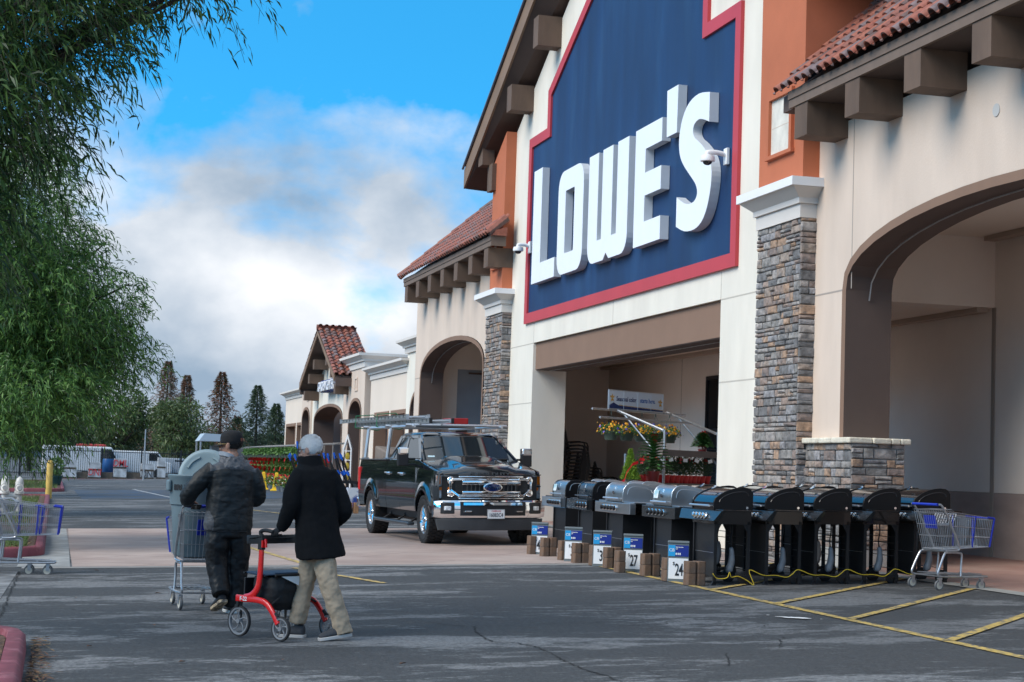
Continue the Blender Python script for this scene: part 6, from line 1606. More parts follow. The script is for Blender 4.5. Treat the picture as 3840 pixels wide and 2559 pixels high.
    for i in range(nk):
        y = W * .16 + i * (.145 if kind != 'black' else .115); kx, kz = (-.075, .86) if kind == 'black' else (-.075, .845)
        k_ = MB(); M4 = Matrix.Translation((kx, y, kz)) @ Matrix.Rotation(R(-90 if kind != 'black' else -68), 4, 'Y'); k_.lathe([(.044, -.012), (.044, .0), (.036, .006)], 18, M=M4); ko = k_.build('knob', M_['chrome'], co_, smooth='auto')
        k2 = MB(); k2.lathe([(.032, .0), (.029, .035), (.020, .040), (0, .040)], 14, M=M4); k2.build('knob_grip', M_['chrome'] if kind == 'black' else M_['black'], ko, smooth='auto')
    for ya_, yb_ in ((min(L0, -.05), -.021), (W + .021, L1)):
        s_ = MB(); s_.box((.0, ya_, .925), (dep + .02, yb_, .945)); s_.build('side_shelf', M_['lidk'] if not (st and not letters_) else M_['inox'], T, bevel=.006)
    d = MB(); d.box((.03, .02, .10), (.045, W - .02, .78)); dr_ = d.build('door_panel', M_['cabk'], T, bevel=.004)
    ln = MB(); ln.box((.0275, .02, .40), (.031, W - .02, .404)); ln.build('door_seam', M_['steel'], dr_)
    if letters_:
        for yy in (-.004,): text_mesh(None, 'CHAR-BROIL', .055, M_['white'], 'door_lettering', dr_, frame((.0285, .05, .42), (0, 0, -1), (0, -1, 0)), ext=.001)
    l_ = MB()
    for x in (.03, dep - .03):
        for y in (0.0, W - .035): 
            if kind == 'black' or x > .1 or True: 
                lg = MB(); lg.box((x - .02, y, .02), (x + .02, y + .035, .80)); lg.build('leg', M_['cabk'], T)
    for y in (0.005, W - .03): l_.box((.05, y, .09), (dep - .05, y + .025, .13)); l_.prism([(.05, .80), (.13, .80), (.05, .66)], 'y', y, y + .02); l_.prism([(dep - .05, .80), (dep - .13, .80), (dep - .05, .66)], 'y', y, y + .02); l_.box((.05, y, .76), (dep - .05, y + .025, .80))
    for z in (.20, .36, .52, .6): l_.tube([(dep - .05, .02, z), (dep - .05, W - .02, z)], .005, 5)
    for k in range(7): l_.tube([(.06, .04 + k * (W - .08) / 6, .105), (dep - .05, .04 + k * (W - .08) / 6, .105)], .005, 5)
    if kind != 'black': l_.box((.05, 0, .12), (dep - .06, .012, .78)) 
    l_.build('cart_frame', M_['cabk'], T)
    ft = MB(); ft.loft([[(.03 - .02, y, .05), (.03 + .02, y, .05), (.03 + .02, y + .035, .05), (.03 - .02, y + .035, .05)] if z > 0 else [(-.02, y, 0), (.05, y, 0), (.05, y + .035, 0), (-.02, y + .035, 0)] for y in (0.0,) for z in (0, 1)]); ft.build('foot', M_['cabk'], T)
    for y in (.05, W - .05):
        wv = MB(); wv.lathe([(.0, -.02), (.05, -.022), (.085, -.018), (.09, 0), (.085, .018), (.05, .022), (0, .02)], 22, M=Matrix.Translation((dep - .04, y + .05 * (1 if y < .3 else -1), .09)) @ Matrix.Rotation(R(90), 4, 'X'), caps=False); wv.build('wheel', M_['rubber'], T, smooth='auto')
    if kind == 'black':
        hs_ = MB(); hs_.tube(curve([(.30, .15, .78), (.30, .14, .66), (.28, .13, .56), (.29, .13, .44)], 3), .009, 6); ho_ = hs_.build('gas_hose', M_['cabk'], T)
        bg2 = MB(); bg2.tube(curve([(.29, .13, .47), (.30, .13, .38), (.30, .14, .28), (.28, .15, .2), (.29, .15, .16)], 3), [.02, .03, .035, .035, .04, .045, .045, .045, .05, .05, .05, .045, .03], 8); bg2.build('regulator_wrap', M_['whtp'], ho_, smooth=True)
    return T
gk = make_grill('gas_grill', 'black gas grill nearest the 24 price sign, first of the black front row', (7.97, 20.36, gz(7.97)), 'black')
names = ['second black gas grill in the front row, counting from the 24 price sign', 'third black gas grill in the front row, in front of the stone pillar', 'fourth black gas grill in the front row, in front of the stone plinth', 'last black gas grill in the front row, half hidden by the shopping cart']
for x, nm in zip((8.66, 9.32, 10.0, 10.70), names): dup(gk, loc=(x, 20.36, gz(x)), label=nm)
for x, y, nm in ((8.42, 21.95, 'rear row grill with its lid showing behind the first black front grill'), (9.06, 21.95, 'rear row grill with its lid showing behind the second black front grill'), (9.88, 21.95, 'rear row grill with its lid showing behind the third black front grill')):
    dup(gk, loc=(x, y, gz(x)), label=nm)
gd_ = make_grill('gas_grill', 'stainless gas grill with a blue sticker on the lid, behind the 27 price sign', (7.97, 21.92, gz(7.97)), 'steel', W=.70, L0=-.30, L1=1.02, sticker=True)
gc_ = make_grill('gas_grill', 'stainless gas grill with an all steel control panel, behind the sign marked 3', (7.97, 23.96, gz(7.97)), 'steel', W=.78, L0=-.50, L1=1.14)
gb_ = make_grill('gas_grill', 'gas grill with dark blue lid and white lettering down its cabinet', (7.97, 25.42, gz(7.97)), 'blue', W=.76, L0=.10, L1=1.18, letters_=True)
ga_ = make_grill('gas_grill', 'silver lidded gas grill with a sticker, nearest the pickup truck', (7.97, 26.87, gz(7.97)), 'steel', W=.72, L0=.08, L1=1.18, letters_=True, sticker=True)
dup(gd_, loc=(8.92, 26.0, gz(8.9)), label='rear grill with only its bright lid showing behind the lid of the sign 3 grill')
dup(gd_, loc=(8.92, 28.0, gz(8.9)), label='rear grill with only its bright lid showing farthest back beside the small cypress')
# yellow cord through the grills
pts = [(7.96, 20.33, .30), (8.02, 20.33, .24), (8.14, 20.31, .25), (8.17, 20.30, .32), (8.2, 20.31, .26), (8.3, 20.33, .27), (8.42, 20.33, .22), (8.5, 20.3, .17)]
for bx in (8.42, 9.08, 9.75, 10.42): pts += [(bx + .02, 20.32, .33 + gz(bx) - .14), (bx + .20, 20.30, .27 + gz(bx) - .14), (bx + .38, 20.33, .27 + gz(bx) - .14), (bx + .52, 20.32, .25 + gz(bx) - .14), (bx + .60, 20.32, .29 + gz(bx) - .14)]
yc_ = MB(); yc_.tube(curve(pts, 4), .0055, 6); tag(yc_.build('security_cable', mat('yellow_cable', (.62, .45, .03), .45), smooth=True), 'yellow cable threaded low through the legs of the black grills', 'cable')
# ---------------------------------------------------------------- price signs and paver stacks
M_['paver'] = mat('brown_paver', (.17, .105, .07), .9, var=.22, vscale=12, bump=.004, bscale=45, col2=(.12, .085, .065), c2scale=6)
def paver_mesh():
    m = MB(); w2, d2, h = .060, .085, .148; r_ = .018
    p = [(-w2 + r_, -d2), (w2 - r_, -d2), (w2, -d2 + r_), (w2, -.018), (w2 - .008, -.012), (w2 - .008, .012), (w2, .018), (w2, d2 - r_), (w2 - r_, d2), (-w2 + r_, d2), (-w2, d2 - r_), (-w2, .018), (-w2 + .008, .012), (-w2 + .008, -.012), (-w2, -.018), (-w2, -d2 + r_)]
    m.prism(p, 'z', .001, h); return m
pv = paver_mesh().build('paver_block', M_['paver'], bevel=.006)
first = [True]
def paver(x, y, lev, rz, lab):
    if first[0]: o = pv; first[0] = False
    else: o = pv.copy(); COL.objects.link(o)
    o.location = (x, y, gz(x) + lev * .1495 + .002); o.rotation_euler = (0, -tilt, rz + random.uniform(-.05, .05)); tag(o, lab, 'paver block', 'paver blocks holding the price signs')
def price_sign(x, y, txt, lab, who):
    T = thing('price_sign', lab, 'price sign', (x, y, gz(x)), R(-24), 'price signs in front of the grills')
    lean = .05
    b = MB(); b.cbox((0, .035, .26), (.27, .02, .52), rot=(R(-4), 0, 0)); b.build('sign_stand', mat('sign_grey', (.13, .155, .165), .5), T, bevel=.003)
    t1 = MB(); t1.cbox((0, .05 - .0, .505), (.275, .04, .03), rot=(R(-12), 0, 0)); t1.build('top_clip', MATS['sign_grey'], T, bevel=.004)
    def pl_(x0, x1, z0, z1, m, nm, par, off=0.): 
        q = MB(); f = lambda z: .0 + (z - .26) * .07 + .020 - off; q.add([(x0, f(z0), z0), (x1, f(z0), z0), (x1, f(z1), z1), (x0, f(z1), z1)], [(0, 1, 2, 3)]); return q.build(nm, m, par)
    blue = pl_(-.128, .128, .325, .465, mat('sign_blue', (.006, .02, .22), .35), 'product_panel', T)
    pl_(-.128, -.040, .325, .465, mat('sign_cyan', (.015, .30, .62), .35), 'logo_panel', blue, .002)
    wh = pl_(-.122, .128, .04, .30, mat('sign_white', (.78, .79, .80), .4), 'price_panel', T)
    F = lambda x, z: frame((x, .0 + (z - .26) * .07 + .020 - .004, z), (1, 0, 0), (0, .07, 1))
    text_mesh(None, 'CB', .055, M_['white'], 'logo', blue, F(-.084, .385), ext=.0005); text_mesh(None, 'Performance Series', .020, M_['white'], 'product_text', blue, F(-.036, .435), ext=.0005, align='LEFT', xs=.62, bold=.0006); text_mesh(None, 'Grill', .020, M_['white'], 'product_text', blue, F(-.036, .412), ext=.0005, align='LEFT', xs=.7, bold=.0006)
    ic = MB()
    for k in range(3): ic.ell((-.026 + k * .024, (.355 - .26) * .07 + .016, .355), (.009, .001, .016), 8, 6)
    ic.build('icons', M_['white'], blue)
    text_mesh(None, '$', .06, M_['black'], 'dollar_sign', wh, F(-.055, .215), ext=.0005); text_mesh(None, txt, .215, M_['black'], 'price', wh, F(-.04, .085), ext=.0005, align='LEFT', xs=.52, bold=.003, spacing=.9)
    return T
random.seed(21)
signs = [(7.66, 27.25, '42', 'farthest price sign', .0), (7.66, 25.35, '37', 'second farthest price sign', 0), (7.72, 24.10, '3', 'middle price sign', 0), (7.80, 22.95, '27', 'second nearest price sign', 0), (7.74, 20.98, '24', 'nearest price sign', 0)]
for (x, y, tx_, nm, _), (lx, ly, rx_, ry) in zip(signs, ((7.56, 27.35, 7.66, 26.72), (7.60, 25.70, 7.66, 24.98), (7.68, 24.35, 7.76, 23.75), (7.58, 22.85, 7.76, 22.12), (7.66, 21.15, 7.74, 20.40))):
    who = nm
    price_sign(x, y, tx_, '%s of the five, grey and blue, its price beginning %s' % (nm, tx_), nm)
    for lev, lw in ((0, 'lower'), (1, 'upper')):
        paver(lx, ly, lev, R(2), '%s brown paver block left of the %s' % (lw, who))
        paver(rx_ - .058, ry, lev, R(2), '%s left brown paver block in the stack right of the %s' % (lw, who)); paver(rx_ + .066, ry + .01, lev, R(2), '%s right brown paver block in the stack right of the %s' % (lw, who))
# ---------------------------------------------------------------- security cameras
def dome_cam(lab, x, y, z, arm):
    T = thing('security_camera', lab, 'security camera', (x, y, z), 0)
    b = MB(); b.cbox((0, 0, 0), (.06, .16, .3)); b.build('wall_plate', M_['white'], T, bevel=.01)
    a = MB(); a.tube(curve([(0, 0, .03), (-arm * .5, 0, .06), (-arm, 0, .05), (-arm, 0, -.02)], 3), .045, 10); a.build('arm', M_['white'], T, smooth='auto')
    h = MB(); h.lathe([(.05, .06), (.12, .04), (.135, -.02), (.13, -.06), (.12, -.065)], 20, c=(-arm, 0, -.05)); ho = h.build('housing', M_['white'], T, smooth='auto')
    l = MB(); l.ell((-arm, 0, -.115), (.085, .085, .07), 14, 8); l.build('dome', M_['blackg'], ho, smooth=True)
dome_cam('white dome security camera on an arm over the letter S', XF - .06, 28.80, 7.20, .36)
dome_cam('white dome security camera left of the letter L at the panel edge', XF - .06, 42.1, 7.1, .30)
# ---------------------------------------------------------------- plant bench under the portico
u_ = Vector((math.sin(R(58)), math.cos(R(58)), 0)); n_b = Vector((-u_.y, u_.x, 0))     # n_b points away from the camera side
RB = Vector((11.75, 32.81, gz(11.75)))
brz = math.atan2(u_.y, u_.x)
bench = thing('plant_bench', 'galvanised plant display bench with wooden shelves and an overhead hanging frame', 'display bench', RB, brz)
# local x along the bench, local y away
def tb(nm, P, r_, n=8, m=None): q = MB(); q.tube(curve(P, 4) if len(P) > 2 else P, r_, n); return q.build(nm, m or M_['steel'], bench, smooth='auto')
zb_ = lambda z: z - RB.z
for x in (0, 1.78):
    tb('post', [(x, 0, 0), (x, 0, zb_(2.22)), (x - .01, .03, zb_(2.36)), (x - .03, .15, zb_(2.42)), (x - .3, 1.0, zb_(2.76)), (x - .33, 1.1, zb_(2.80))], .028)
    tb('brace', [(x, .02, zb_(1.75)), (x - .25, .85, zb_(2.68))], .02); tb('post', [(x, 1.0, 0), (x, 1.0, zb_(1.9))], .025)
tb('hanging_bar', [(-1.30, .6, zb_(2.585)), (1.76, .6, zb_(2.585))], .022, m=M_['steel']); tb('hanging_bar', [(-1.07, 1.0, zb_(2.765)), (1.95, 1.0, zb_(2.765))], .022)
q = MB(); 
for k in range(8): q.box((-.62, k * .16, zb_(1.30)), (2.0, k * .16 + .14, zb_(1.335)))
q.build('bench_top', mat('weathered_wood', (.20, .18, .16), .85, var=.25, vscale=5, stretch=(.2, 3, 1)), bench)
q = MB(); q.box((-.10, -.04, zb_(1.87)), (1.80, -.02, zb_(2.0))); q.box((-.10, -.02, zb_(1.90)), (1.80, .35, zb_(1.93))); q.build('upper_shelf', MATS['weathered_wood'], bench)
for x in (-.5, .2, 1.0, 1.8):
    for y in (.1, 1.0): q = MB(); q.box((x, y, 0), (x + .06, y + .06, zb_(1.30))); q.build('trestle_leg', M_['steel'], bench)
# banner
bn_ = thing('banner_sign', 'white banner reading Seasonal color starts here above the hanging baskets', 'banner', RB + u_ * -.6 + n_b * .98 + Vector((0, 0, zb_(2.79))), brz)
q = MB(); q.box((0, 0, 0), (1.76, .012, .38)); bb_ = q.build('banner_face', mat('banner_vinyl', (.78, .80, .83), .4), bn_)
q = MB()
for z in (0, .375): q.tube([(0, .006, z), (1.76, .006, z)], .012, 6)
for x in (0, 1.76): q.tube([(x, .006, 0), (x, .006, .38)], .012, 6)
for x in (.0, .45, .9, 1.33): q.tube([(x + .02, -.006, 0), (x + .02, -.006, .38)], .004, 4)
q.build('banner_frame', M_['alu'], bn_)
nb = mat('banner_navy', (.012, .03, .13), .4); lb_ = mat('banner_blue', (.02, .13, .42), .4)
text_mesh(None, 'Seasonal color', .135, nb, 'banner_text', bb_, frame((.24, -.003, .165), (1, 0, 0), (0, 0, 1)), ext=.001, align='LEFT', xs=.80, bold=.002)
text_mesh(None, 'starts here.', .135, lb_, 'banner_text', bb_, frame((1.0, -.003, .165), (1, 0, 0), (0, 0, 1)), ext=.001, align='LEFT', xs=.80, bold=.002)
q = MB(); q.add([(0, -.003, 0), (1.76, -.003, 0), (1.76, -.003, .035), (.32, -.003, .075), (.22, -.003, .105), (.16, -.003, .13), (.10, -.003, .105), (.04, -.003, .08), (0, -.003, .08)], [tuple(range(9))]); q.build('banner_stripe', nb, bb_)
q = MB(); q.add([(.32, -.004, .078), (1.76, -.004, .038), (1.76, -.004, .045), (.32, -.004, .088)], [(0, 1, 2, 3)]); 
for cx, cz in ((.11, .22), (1.66, .18)):
    for a in (90, 150, 30, 250, 300): q.add([(cx, -.004, cz), (cx + .05 * math.cos(R(a - 25)), -.004, cz + .05 * math.sin(R(a - 25))), (cx + .085 * math.cos(R(a)), -.004, cz + .085 * math.sin(R(a))), (cx + .05 * math.cos(R(a + 25)), -.004, cz + .05 * math.sin(R(a + 25)))], [(0, 1, 2, 3)])
q.build('banner_leaf', mat('banner_gold', (.75, .38, .03), .4), bb_)
# ---- generic plant pieces
def bush_leaves(mb, c, r, n, l, w_, mi=0, up_=.3, shape='ell', flat=0.):
    for _ in range(n):
        t = random.uniform(0, 6.283); ph = math.acos(random.uniform(-1, 1)); k = random.uniform(.35, 1) ** .6
        d = Vector((math.sin(ph) * math.cos(t), math.sin(ph) * math.sin(t), math.cos(ph)))
        if shape == 'cone':
            h = random.random() ** 1.4; rr = (1 - h) * k; p = Vector((c[0] + r[0] * rr * math.cos(t), c[1] + r[1] * rr * math.sin(t), c[2] - r[2] + 2 * r[2] * h)); d = Vector((math.cos(t), math.sin(t), .35))
        else: p = Vector(c) + Vector((d.x * r[0], d.y * r[1], d.z * r[2])) * k
        a = (d + Vector((random.gauss(0, .5), random.gauss(0, .5), random.gauss(0, .4) + up_))).normalized(); s = a.orthogonal().normalized(); s = (Matrix.Rotation(random.uniform(0, 6.28), 3, a) @ s) * w_ * random.uniform(.6, 1.2)
        L_ = l * random.uniform(.6, 1.3); mb.add([p, p + a * L_ * .45 + s, p + a * L_, p + a * L_ * .45 - s], [(0, 1, 2, 3)], mi)
def pot(mb, c, r0, r1, h, mi=0, n=18):
    mb.lathe([(0, 0), (r0, 0), (r1 * .97, h * .88), (r1 * 1.05, h * .88), (r1 * 1.05, h), (r1 * .93, h), (r1 * .9, h * .9), (0, h * .88)], n, mi, c)
M_['fir'] = mat('fir_needles', rough=.7, island=[(.03, .07, .028), (.075, .13, .05)]); M_['pine'] = mat('norfolk_green', rough=.55, island=[(.03, .11, .03), (.09, .24, .06)]); M_['lime'] = mat('lime_foliage', rough=.7, island=[(.10, .22, .02), (.28, .42, .04)])
M_['redpot'] = mat('red_pot', (.50, .012, .014), .35); M_['bow'] = mat('red_ribbon', (.60, .010, .015), .4); M_['greenpot'] = mat('green_hanging_pot', (.07, .10, .075), .5); M_['tagw'] = mat('white_plant_tag', (.65, .68, .66), .5); M_['mid'] = mat('leafy_green', rough=.6, island=[(.04, .12, .02), (.12, .24, .05)])
M_['flo'] = mat('orange_petals', rough=.6, island=[(.80, .28, .01), (.85, .48, .02)]); M_['flp'] = mat('purple_petals', rough=.6, island=[(.05, .03, .35), (.12, .06, .45)])
def bow(mb, c, s, mi):
    c = Vector(c)
    for a in (20, 160, 250, 290, 65, 115):
        d = Vector((math.cos(R(a)), -.3, math.sin(R(a)))); q = d.cross(Vector((0, 1, 0))).normalized() * s * .28; mb.add([c, c + d * s * .6 + q, c + d * s, c + d * s * .6 - q], [(0, 1, 2, 3)], mi)
random.seed(31)
def potted(name, lab, base, kind, group, pr=(.07, .095, .16), ht=.32, wd=.12):
    T = thing(name, lab, 'potted plant', base, random.uniform(-.5, .5), group)
    m = MB(); pot(m, (0, 0, 0), *pr); m.build('pot', M_['redpot'] if kind != 'small' else M_['greenpot'], T, smooth='auto')
    m = MB(); bush_leaves(m, (0, 0, pr[2] + ht * .5), (wd, wd, ht * .55), 520 if kind == 'fir' else 700, .05, .007, 0, .5, 'ell'); bush_leaves(m, (0, 0, pr[2] + ht * .75), (wd * .55, wd * .55, ht * .6), 160, .05, .007, 0, .7); m.build('foliage', M_['fir'], T)
    m = MB(); bow(m, (0, -wd * .7, pr[2] + ht * .92), .07, 0); m.build('bow', M_['bow'], T)
    return T
def onb(x, y, z): return RB + u_ * x + n_b * y + Vector((0, 0, z - RB.z))
pf = None; k = 0
xs_ = [-.50, -.36, -.17, .10, .22, .42, .56, .70, .84, .98, 1.12, 1.26, 1.40, 1.60]
for i, x in enumerate(xs_):
    if pf is None: pf = potted('potted_fir', 'a', onb(x, .12, 1.336), 'fir', 'small firs in red pots on the bench'); o = pf
    else: o = dup(pf, loc=onb(x, .12 + (.02 if i % 2 else 0), 1.336), rz=random.uniform(0, 6))
    o['label'] = ('small fir in a red pot at the left end of the bench row' if i == 0 else 'small fir in a red pot, number %s from the left on the bench' % ('zero one two three four five six seven eight nine ten eleven twelve thirteen fourteen'.split()[i + 1]) if i < 13 else 'small fir in a red pot, last at the right end of the bench row'); 
for i, x in enumerate((.3, .75, 1.2)):
    o = dup(pf, loc=onb(x, .45, 1.336), rz=i * 2.); o['label'] = ['left', 'middle', 'right'][i] + ' small fir of the three in the back row on the bench'
tg_ = MB()
for x in (.15, .62, 1.0, 1.45):
    c = onb(x, -.06, 1.80); a = random.uniform(-.5, .5); d = Vector((math.cos(a), .2, math.sin(a))) * .05; e = Vector((-math.sin(a), 0, math.cos(a))) * .035; tg_.add([c - d - e, c + d - e, c + d + e, c - d + e], [(0, 1, 2, 3)])
tgp = tg_.v
for i in range(4):
    m = MB(); m.add(tgp[i * 4:i * 4 + 4], [(0, 1, 2, 3)]); tag(m.build('plant_tag', M_['tagw']), ['leftmost', 'second', 'third', 'rightmost'][i] + ' white plant tag hanging under the upper bench shelf', 'plant tag', 'plant tags on the bench')
def norfolk(lab, base, h, w_, par_m=M_['pine'], potr=(.10, .14, .26)):
    T = thing('norfolk_pine', lab, 'potted tree', base)
    m = MB(); pot(m, (0, 0, 0), *potr, n=24); 
    for k in range(5): m.lathe([(potr[0] + .035 * k / 5 + .006, .03 + k * .035), (potr[0] + .035 * k / 5 + .010, .037 + k * .035)], 24, caps=False)
    m.build('pot', mat('ribbed_red_pot', (.26, .03, .028), .4), T, smooth='auto')
    m = MB(); m.tube([(0, 0, potr[2] - .02), (0, 0, potr[2] + h)], [.012, .005], 6); m.build('trunk', M_['brown'], T)
    m = MB(); tiers = 13
    for j in range(tiers):
        z = potr[2] + .04 + (h - .06) * (j / tiers); L_ = w_ * (1 - j / tiers) ** .8 + .03
        nb_ = 8
        for b_ in range(nb_):
            a = 6.283 * b_ / nb_ + j * .6 + random.uniform(-.2, .2); d = Vector((math.cos(a), math.sin(a), 0)); up0 = .35 + .04 * j
            P = [Vector((0, 0, z)) + d * (L_ * t) + Vector((0, 0, L_ * (up0 * t - .35 * t * t))) for t in (0, .25, .5, .75, 1)]
            for q_ in range(4):
                for s_ in range(9):
                    t = s_ / 9; p = P[q_].lerp(P[q_ + 1], t); dd_ = (P[q_ + 1] - P[q_]).normalized()
                    for sd2 in (-1, 1):
                        side_ = dd_.cross(Vector((0, 0, 1))).normalized() * sd2; e = p + (side_ * .7 + dd_ * .6 + Vector((0, 0, random.uniform(.0, .35)))) * 0.062 * (1.2 - .5 * (q_ + t) / 4) ; wq = dd_ * .013
                        m.add([p - wq, p + wq, e], [(0, 1, 2)])
            m.tube(P, .004, 4, caps=False)
    m.build('foliage', par_m, T)
    m = MB(); bow(m, (0, -.03, potr[2] + h * .88), .09, 0); bow(m, (0, -.05, potr[2] + h * .75), .06, 0); m.build('bow', M_['bow'], T); return T
norfolk('tall feathery norfolk pine in a ribbed red pot, left of the bench posts', onb(-.72, -.30, 1.30) , .76, .40)
norfolk('second norfolk pine behind the right end of the wooden upper shelf', onb(1.45, .15, 1.93), .34, .22, potr=(.07, .09, .12))
stnd = MB(); 
for k in range(6): stnd.box((-1.0 + k * .0, k * .15 - .65, -.04), (.35, k * .15 - .53, 0))
so3 = thing('low_plant_table', 'low wooden table carrying the norfolk pine and cypress in front of the bench', 'display table', onb(-.85, -.02, 1.30), brz)
stnd.build('table_top', MATS['weathered_wood'], so3)
for x in (-.9, .25):
    for y in (-.6, .15): lg = MB(); lg.box((x, y, -1.02), (x + .06, y + .06, -.04)); lg.build('leg', MATS['weathered_wood'], so3)
T = thing('lemon_cypress', 'bright lime green lemon cypress with a long red ribbon', 'potted plant', onb(-1.35, -.25, 1.30))
m = MB(); pot(m, (0, 0, 0), .06, .08, .12); m.build('pot', M_['greenpot'], T)
m = MB(); bush_leaves(m, (0, 0, .36), (.17, .17, .28), 2200, .06, .010, 0, .8, 'cone'); m.build('foliage', M_['lime'], T)
m = MB()
for p0, p1, w__ in (((.10, -.17, .42), (-.02, -.19, .38), .03), ((-.02, -.19, .38), (-.13, -.18, .22), .02), ((-.13, -.18, .22), (-.17, -.16, .05), .025), ((-.17, -.16, .05), (-.23, -.16, -.0), .05)):
    m.add([Vector(p0) + Vector((0, 0, w__)), Vector(p0) - Vector((0, 0, w__)), Vector(p1) - Vector((0, 0, w__)), Vector(p1) + Vector((0, 0, w__))], [(0, 1, 2, 3)])
m.build('ribbon', M_['bow'], T)
dup(pf, loc=onb(-1.02, -.28, 1.30), label='small fir in a bright red pot between the cypress and the norfolk pine')
# hanging baskets
def basket(x, i, flip=1):
    T = thing('hanging_basket', ['leftmost', 'second', 'third', 'fourth', 'rightmost'][i] + ' hanging basket of orange and purple pansies under the banner', 'hanging basket', onb(x, 1.0, 2.76), random.uniform(0, 6), 'hanging baskets of pansies')
    m = MB(); m.lathe([(0, -.60), (.115, -.60), (.155, -.44), (.165, -.43), (.15, -.42), (.0, -.43)], 20); m.build('pot', M_['greenpot'], T, smooth='auto')
    m = MB()
    for a in (0, 2.1, 4.2): m.tube([(0, 0, -.03), (.15 * math.cos(a), .15 * math.sin(a), -.43)], .003, 4)
    m.cbox((0, 0, -.03), (.015, .015, .08)); m.build('hanger', M_['greenpot'], T)
    m = MB(); bush_leaves(m, (0, 0, -.40), (.24, .24, .12), 420, .045, .014, 0, .2); m.build('foliage', M_['mid'], T)
    m = MB()
    for _ in range(70):
        t = random.uniform(0, 6.283); r_ = random.uniform(.1, .30); z = -.36 + random.uniform(-.12, .14) * (1.1 - r_); c = Vector((r_ * math.cos(t), r_ * math.sin(t), z)); s_ = random.uniform(.016, .028); nrm = Vector((math.cos(t), math.sin(t), .4)).normalized(); e1 = nrm.orthogonal().normalized() * s_; e2 = nrm.cross(e1)
        o_ = len(m.v); m.add([c + nrm * .004] + [c + e1 * math.cos(k * 1.0472) + e2 * math.sin(k * 1.0472) for k in range(6)], [(0, k + 1, (k + 1) % 6 + 1) for k in range(6)], 1 if random.random() < .25 else 0)
    m.build('flowers', [M_['flo'], M_['flp']], T)
for i, x in enumerate((-.48, .02, .50, .95, 1.42)): basket(x, i)
# ---------------------------------------------------------------- stacked chairs
M_['resin'] = mat('black_resin', (.012, .013, .015), .35)
def chair(lab, loc, rz, group):
    T = thing('stacking_chair', lab, 'chair', loc, rz, group)
    m = MB(); m.loft([[(-.24, y, z), (.24, y, z), (.24, y, z + .02), (-.24, y, z + .02)] for y, z in ((-.25, .40), (-.1, .385), (.1, .375), (.2, .38))]); m.build('seat', M_['resin'], T)
    m = MB(); P = [[Vector((x * w_ , y + .03 * abs(x) ** 2, z + (.0 if abs(x) < .9 else -.03))) for x in (-1, -.5, 0, .5, 1)] for y, z, w_ in ((.19, .38, .22), (.25, .62, .23), (.31, .88, .22), (.35, 1.02, .16), (.36, 1.06, .08))]
    m.loft([p + [q + Vector((0, .02, 0)) for q in p[::-1]] for p in P]); m.build('backrest', M_['resin'], T)
    for s in (-1, 1):
        m = MB(); m.tube(curve([(s * .28, -.30, 0), (s * .27, -.24, .40), (s * .27, -.20, .62), (s * .27, .05, .64), (s * .25, .24, .62)], 2), .022, 6); m.build('armrest', M_['resin'], T)
        m = MB(); m.tube([(s * .26, .30, 0), (s * .24, .2, .40)], .02, 6); m.build('rear_leg', M_['resin'], T)
    return T
ch = None
def stack(x, y, n, rz, what, grp, dz=.082, z0=None):
    global ch
    for i in range(n):
        loc = (x + .012 * i * math.sin(rz), y - .012 * i * math.cos(rz), (gz(x) if z0 is None else z0) + i * dz)
        lab = ('topmost' if i == n - 1 else 'lowest' if i == 0 else ORD[i] + ' from the bottom') + ' black chair in the ' + what
        if ch is None: ch = chair(lab, loc, rz, grp)
        else: c_ = dup(ch, loc=loc, rz=rz, label=lab, group=grp)
stack(12.88, 43.1, 16, R(65), 'tall chair stack under the portico', 'tall stack of black chairs', .090)
stack(13.62, 43.9, 9, R(65), 'second, shorter chair stack under the portico', 'second stack of black chairs', .085)
stack(14.35, 44.6, 6, R(65), 'low chair stack by the portico back wall', 'low stack of black chairs', .085)
# ---------------------------------------------------------------- garden centre display, far
def P3(x, y, z): return Vector((x, y, z))
XR = 11.05
rack = thing('hanging_plant_rack', 'long rack of small hanging plants along the front of the garden center', 'plant rack', (XR, 84, gz(XR)))
m = MB()
for k in range(12): m.tube([(0, -13 + k * 2.4, 0), (0, -13 + k * 2.4, 2.1)], .03, 6)
for x, z in ((0, 2.05), (-.7, 2.0), (.5, 2.1)): m.tube([(x, -13.3, z), (x, 14.3, z)], .03, 6)
for k in range(24): m.tube([(-.85, -13.2 + k * 1.18, 1.98), (.6, -13.2 + k * 1.18, 2.14)], .024, 5)
m.build('rack_frame', mat('dark_rack_metal', (.22, .21, .20), .5), rack)
random.seed(41)
protoh = None
YS = lambda i, n: 72 + 25 * ((n - 1 - i) / (n - 1))
for i in range(26):
    loc = (XR - .7, YS(i, 26), gz(XR) + 1.96); lab = 'hanging plant %s from the left on the far garden rack' % ORD2[i]
    if protoh is None:
        protoh = thing('hanging_plant', lab, 'hanging plant', loc, 0, 'hanging plants on the far rack'); m = MB(); m.lathe([(0, -.50), (.13, -.50), (.18, -.32), (0, -.31)], 12); m.build('pot', M_['greenpot'], protoh); m = MB(); bush_leaves(m, (0, 0, -.22), (.27, .27, .15), 170, .12, .045); m.build('foliage', M_['mid'], protoh); m = MB(); m.tube([(0, 0, 0), (0, 0, -.35)], .008, 4); m.build('hanger', M_['greenpot'], protoh)
    else: dup(protoh, loc=loc, rz=i * 1.3, label=lab)
pr_, pg = None, None
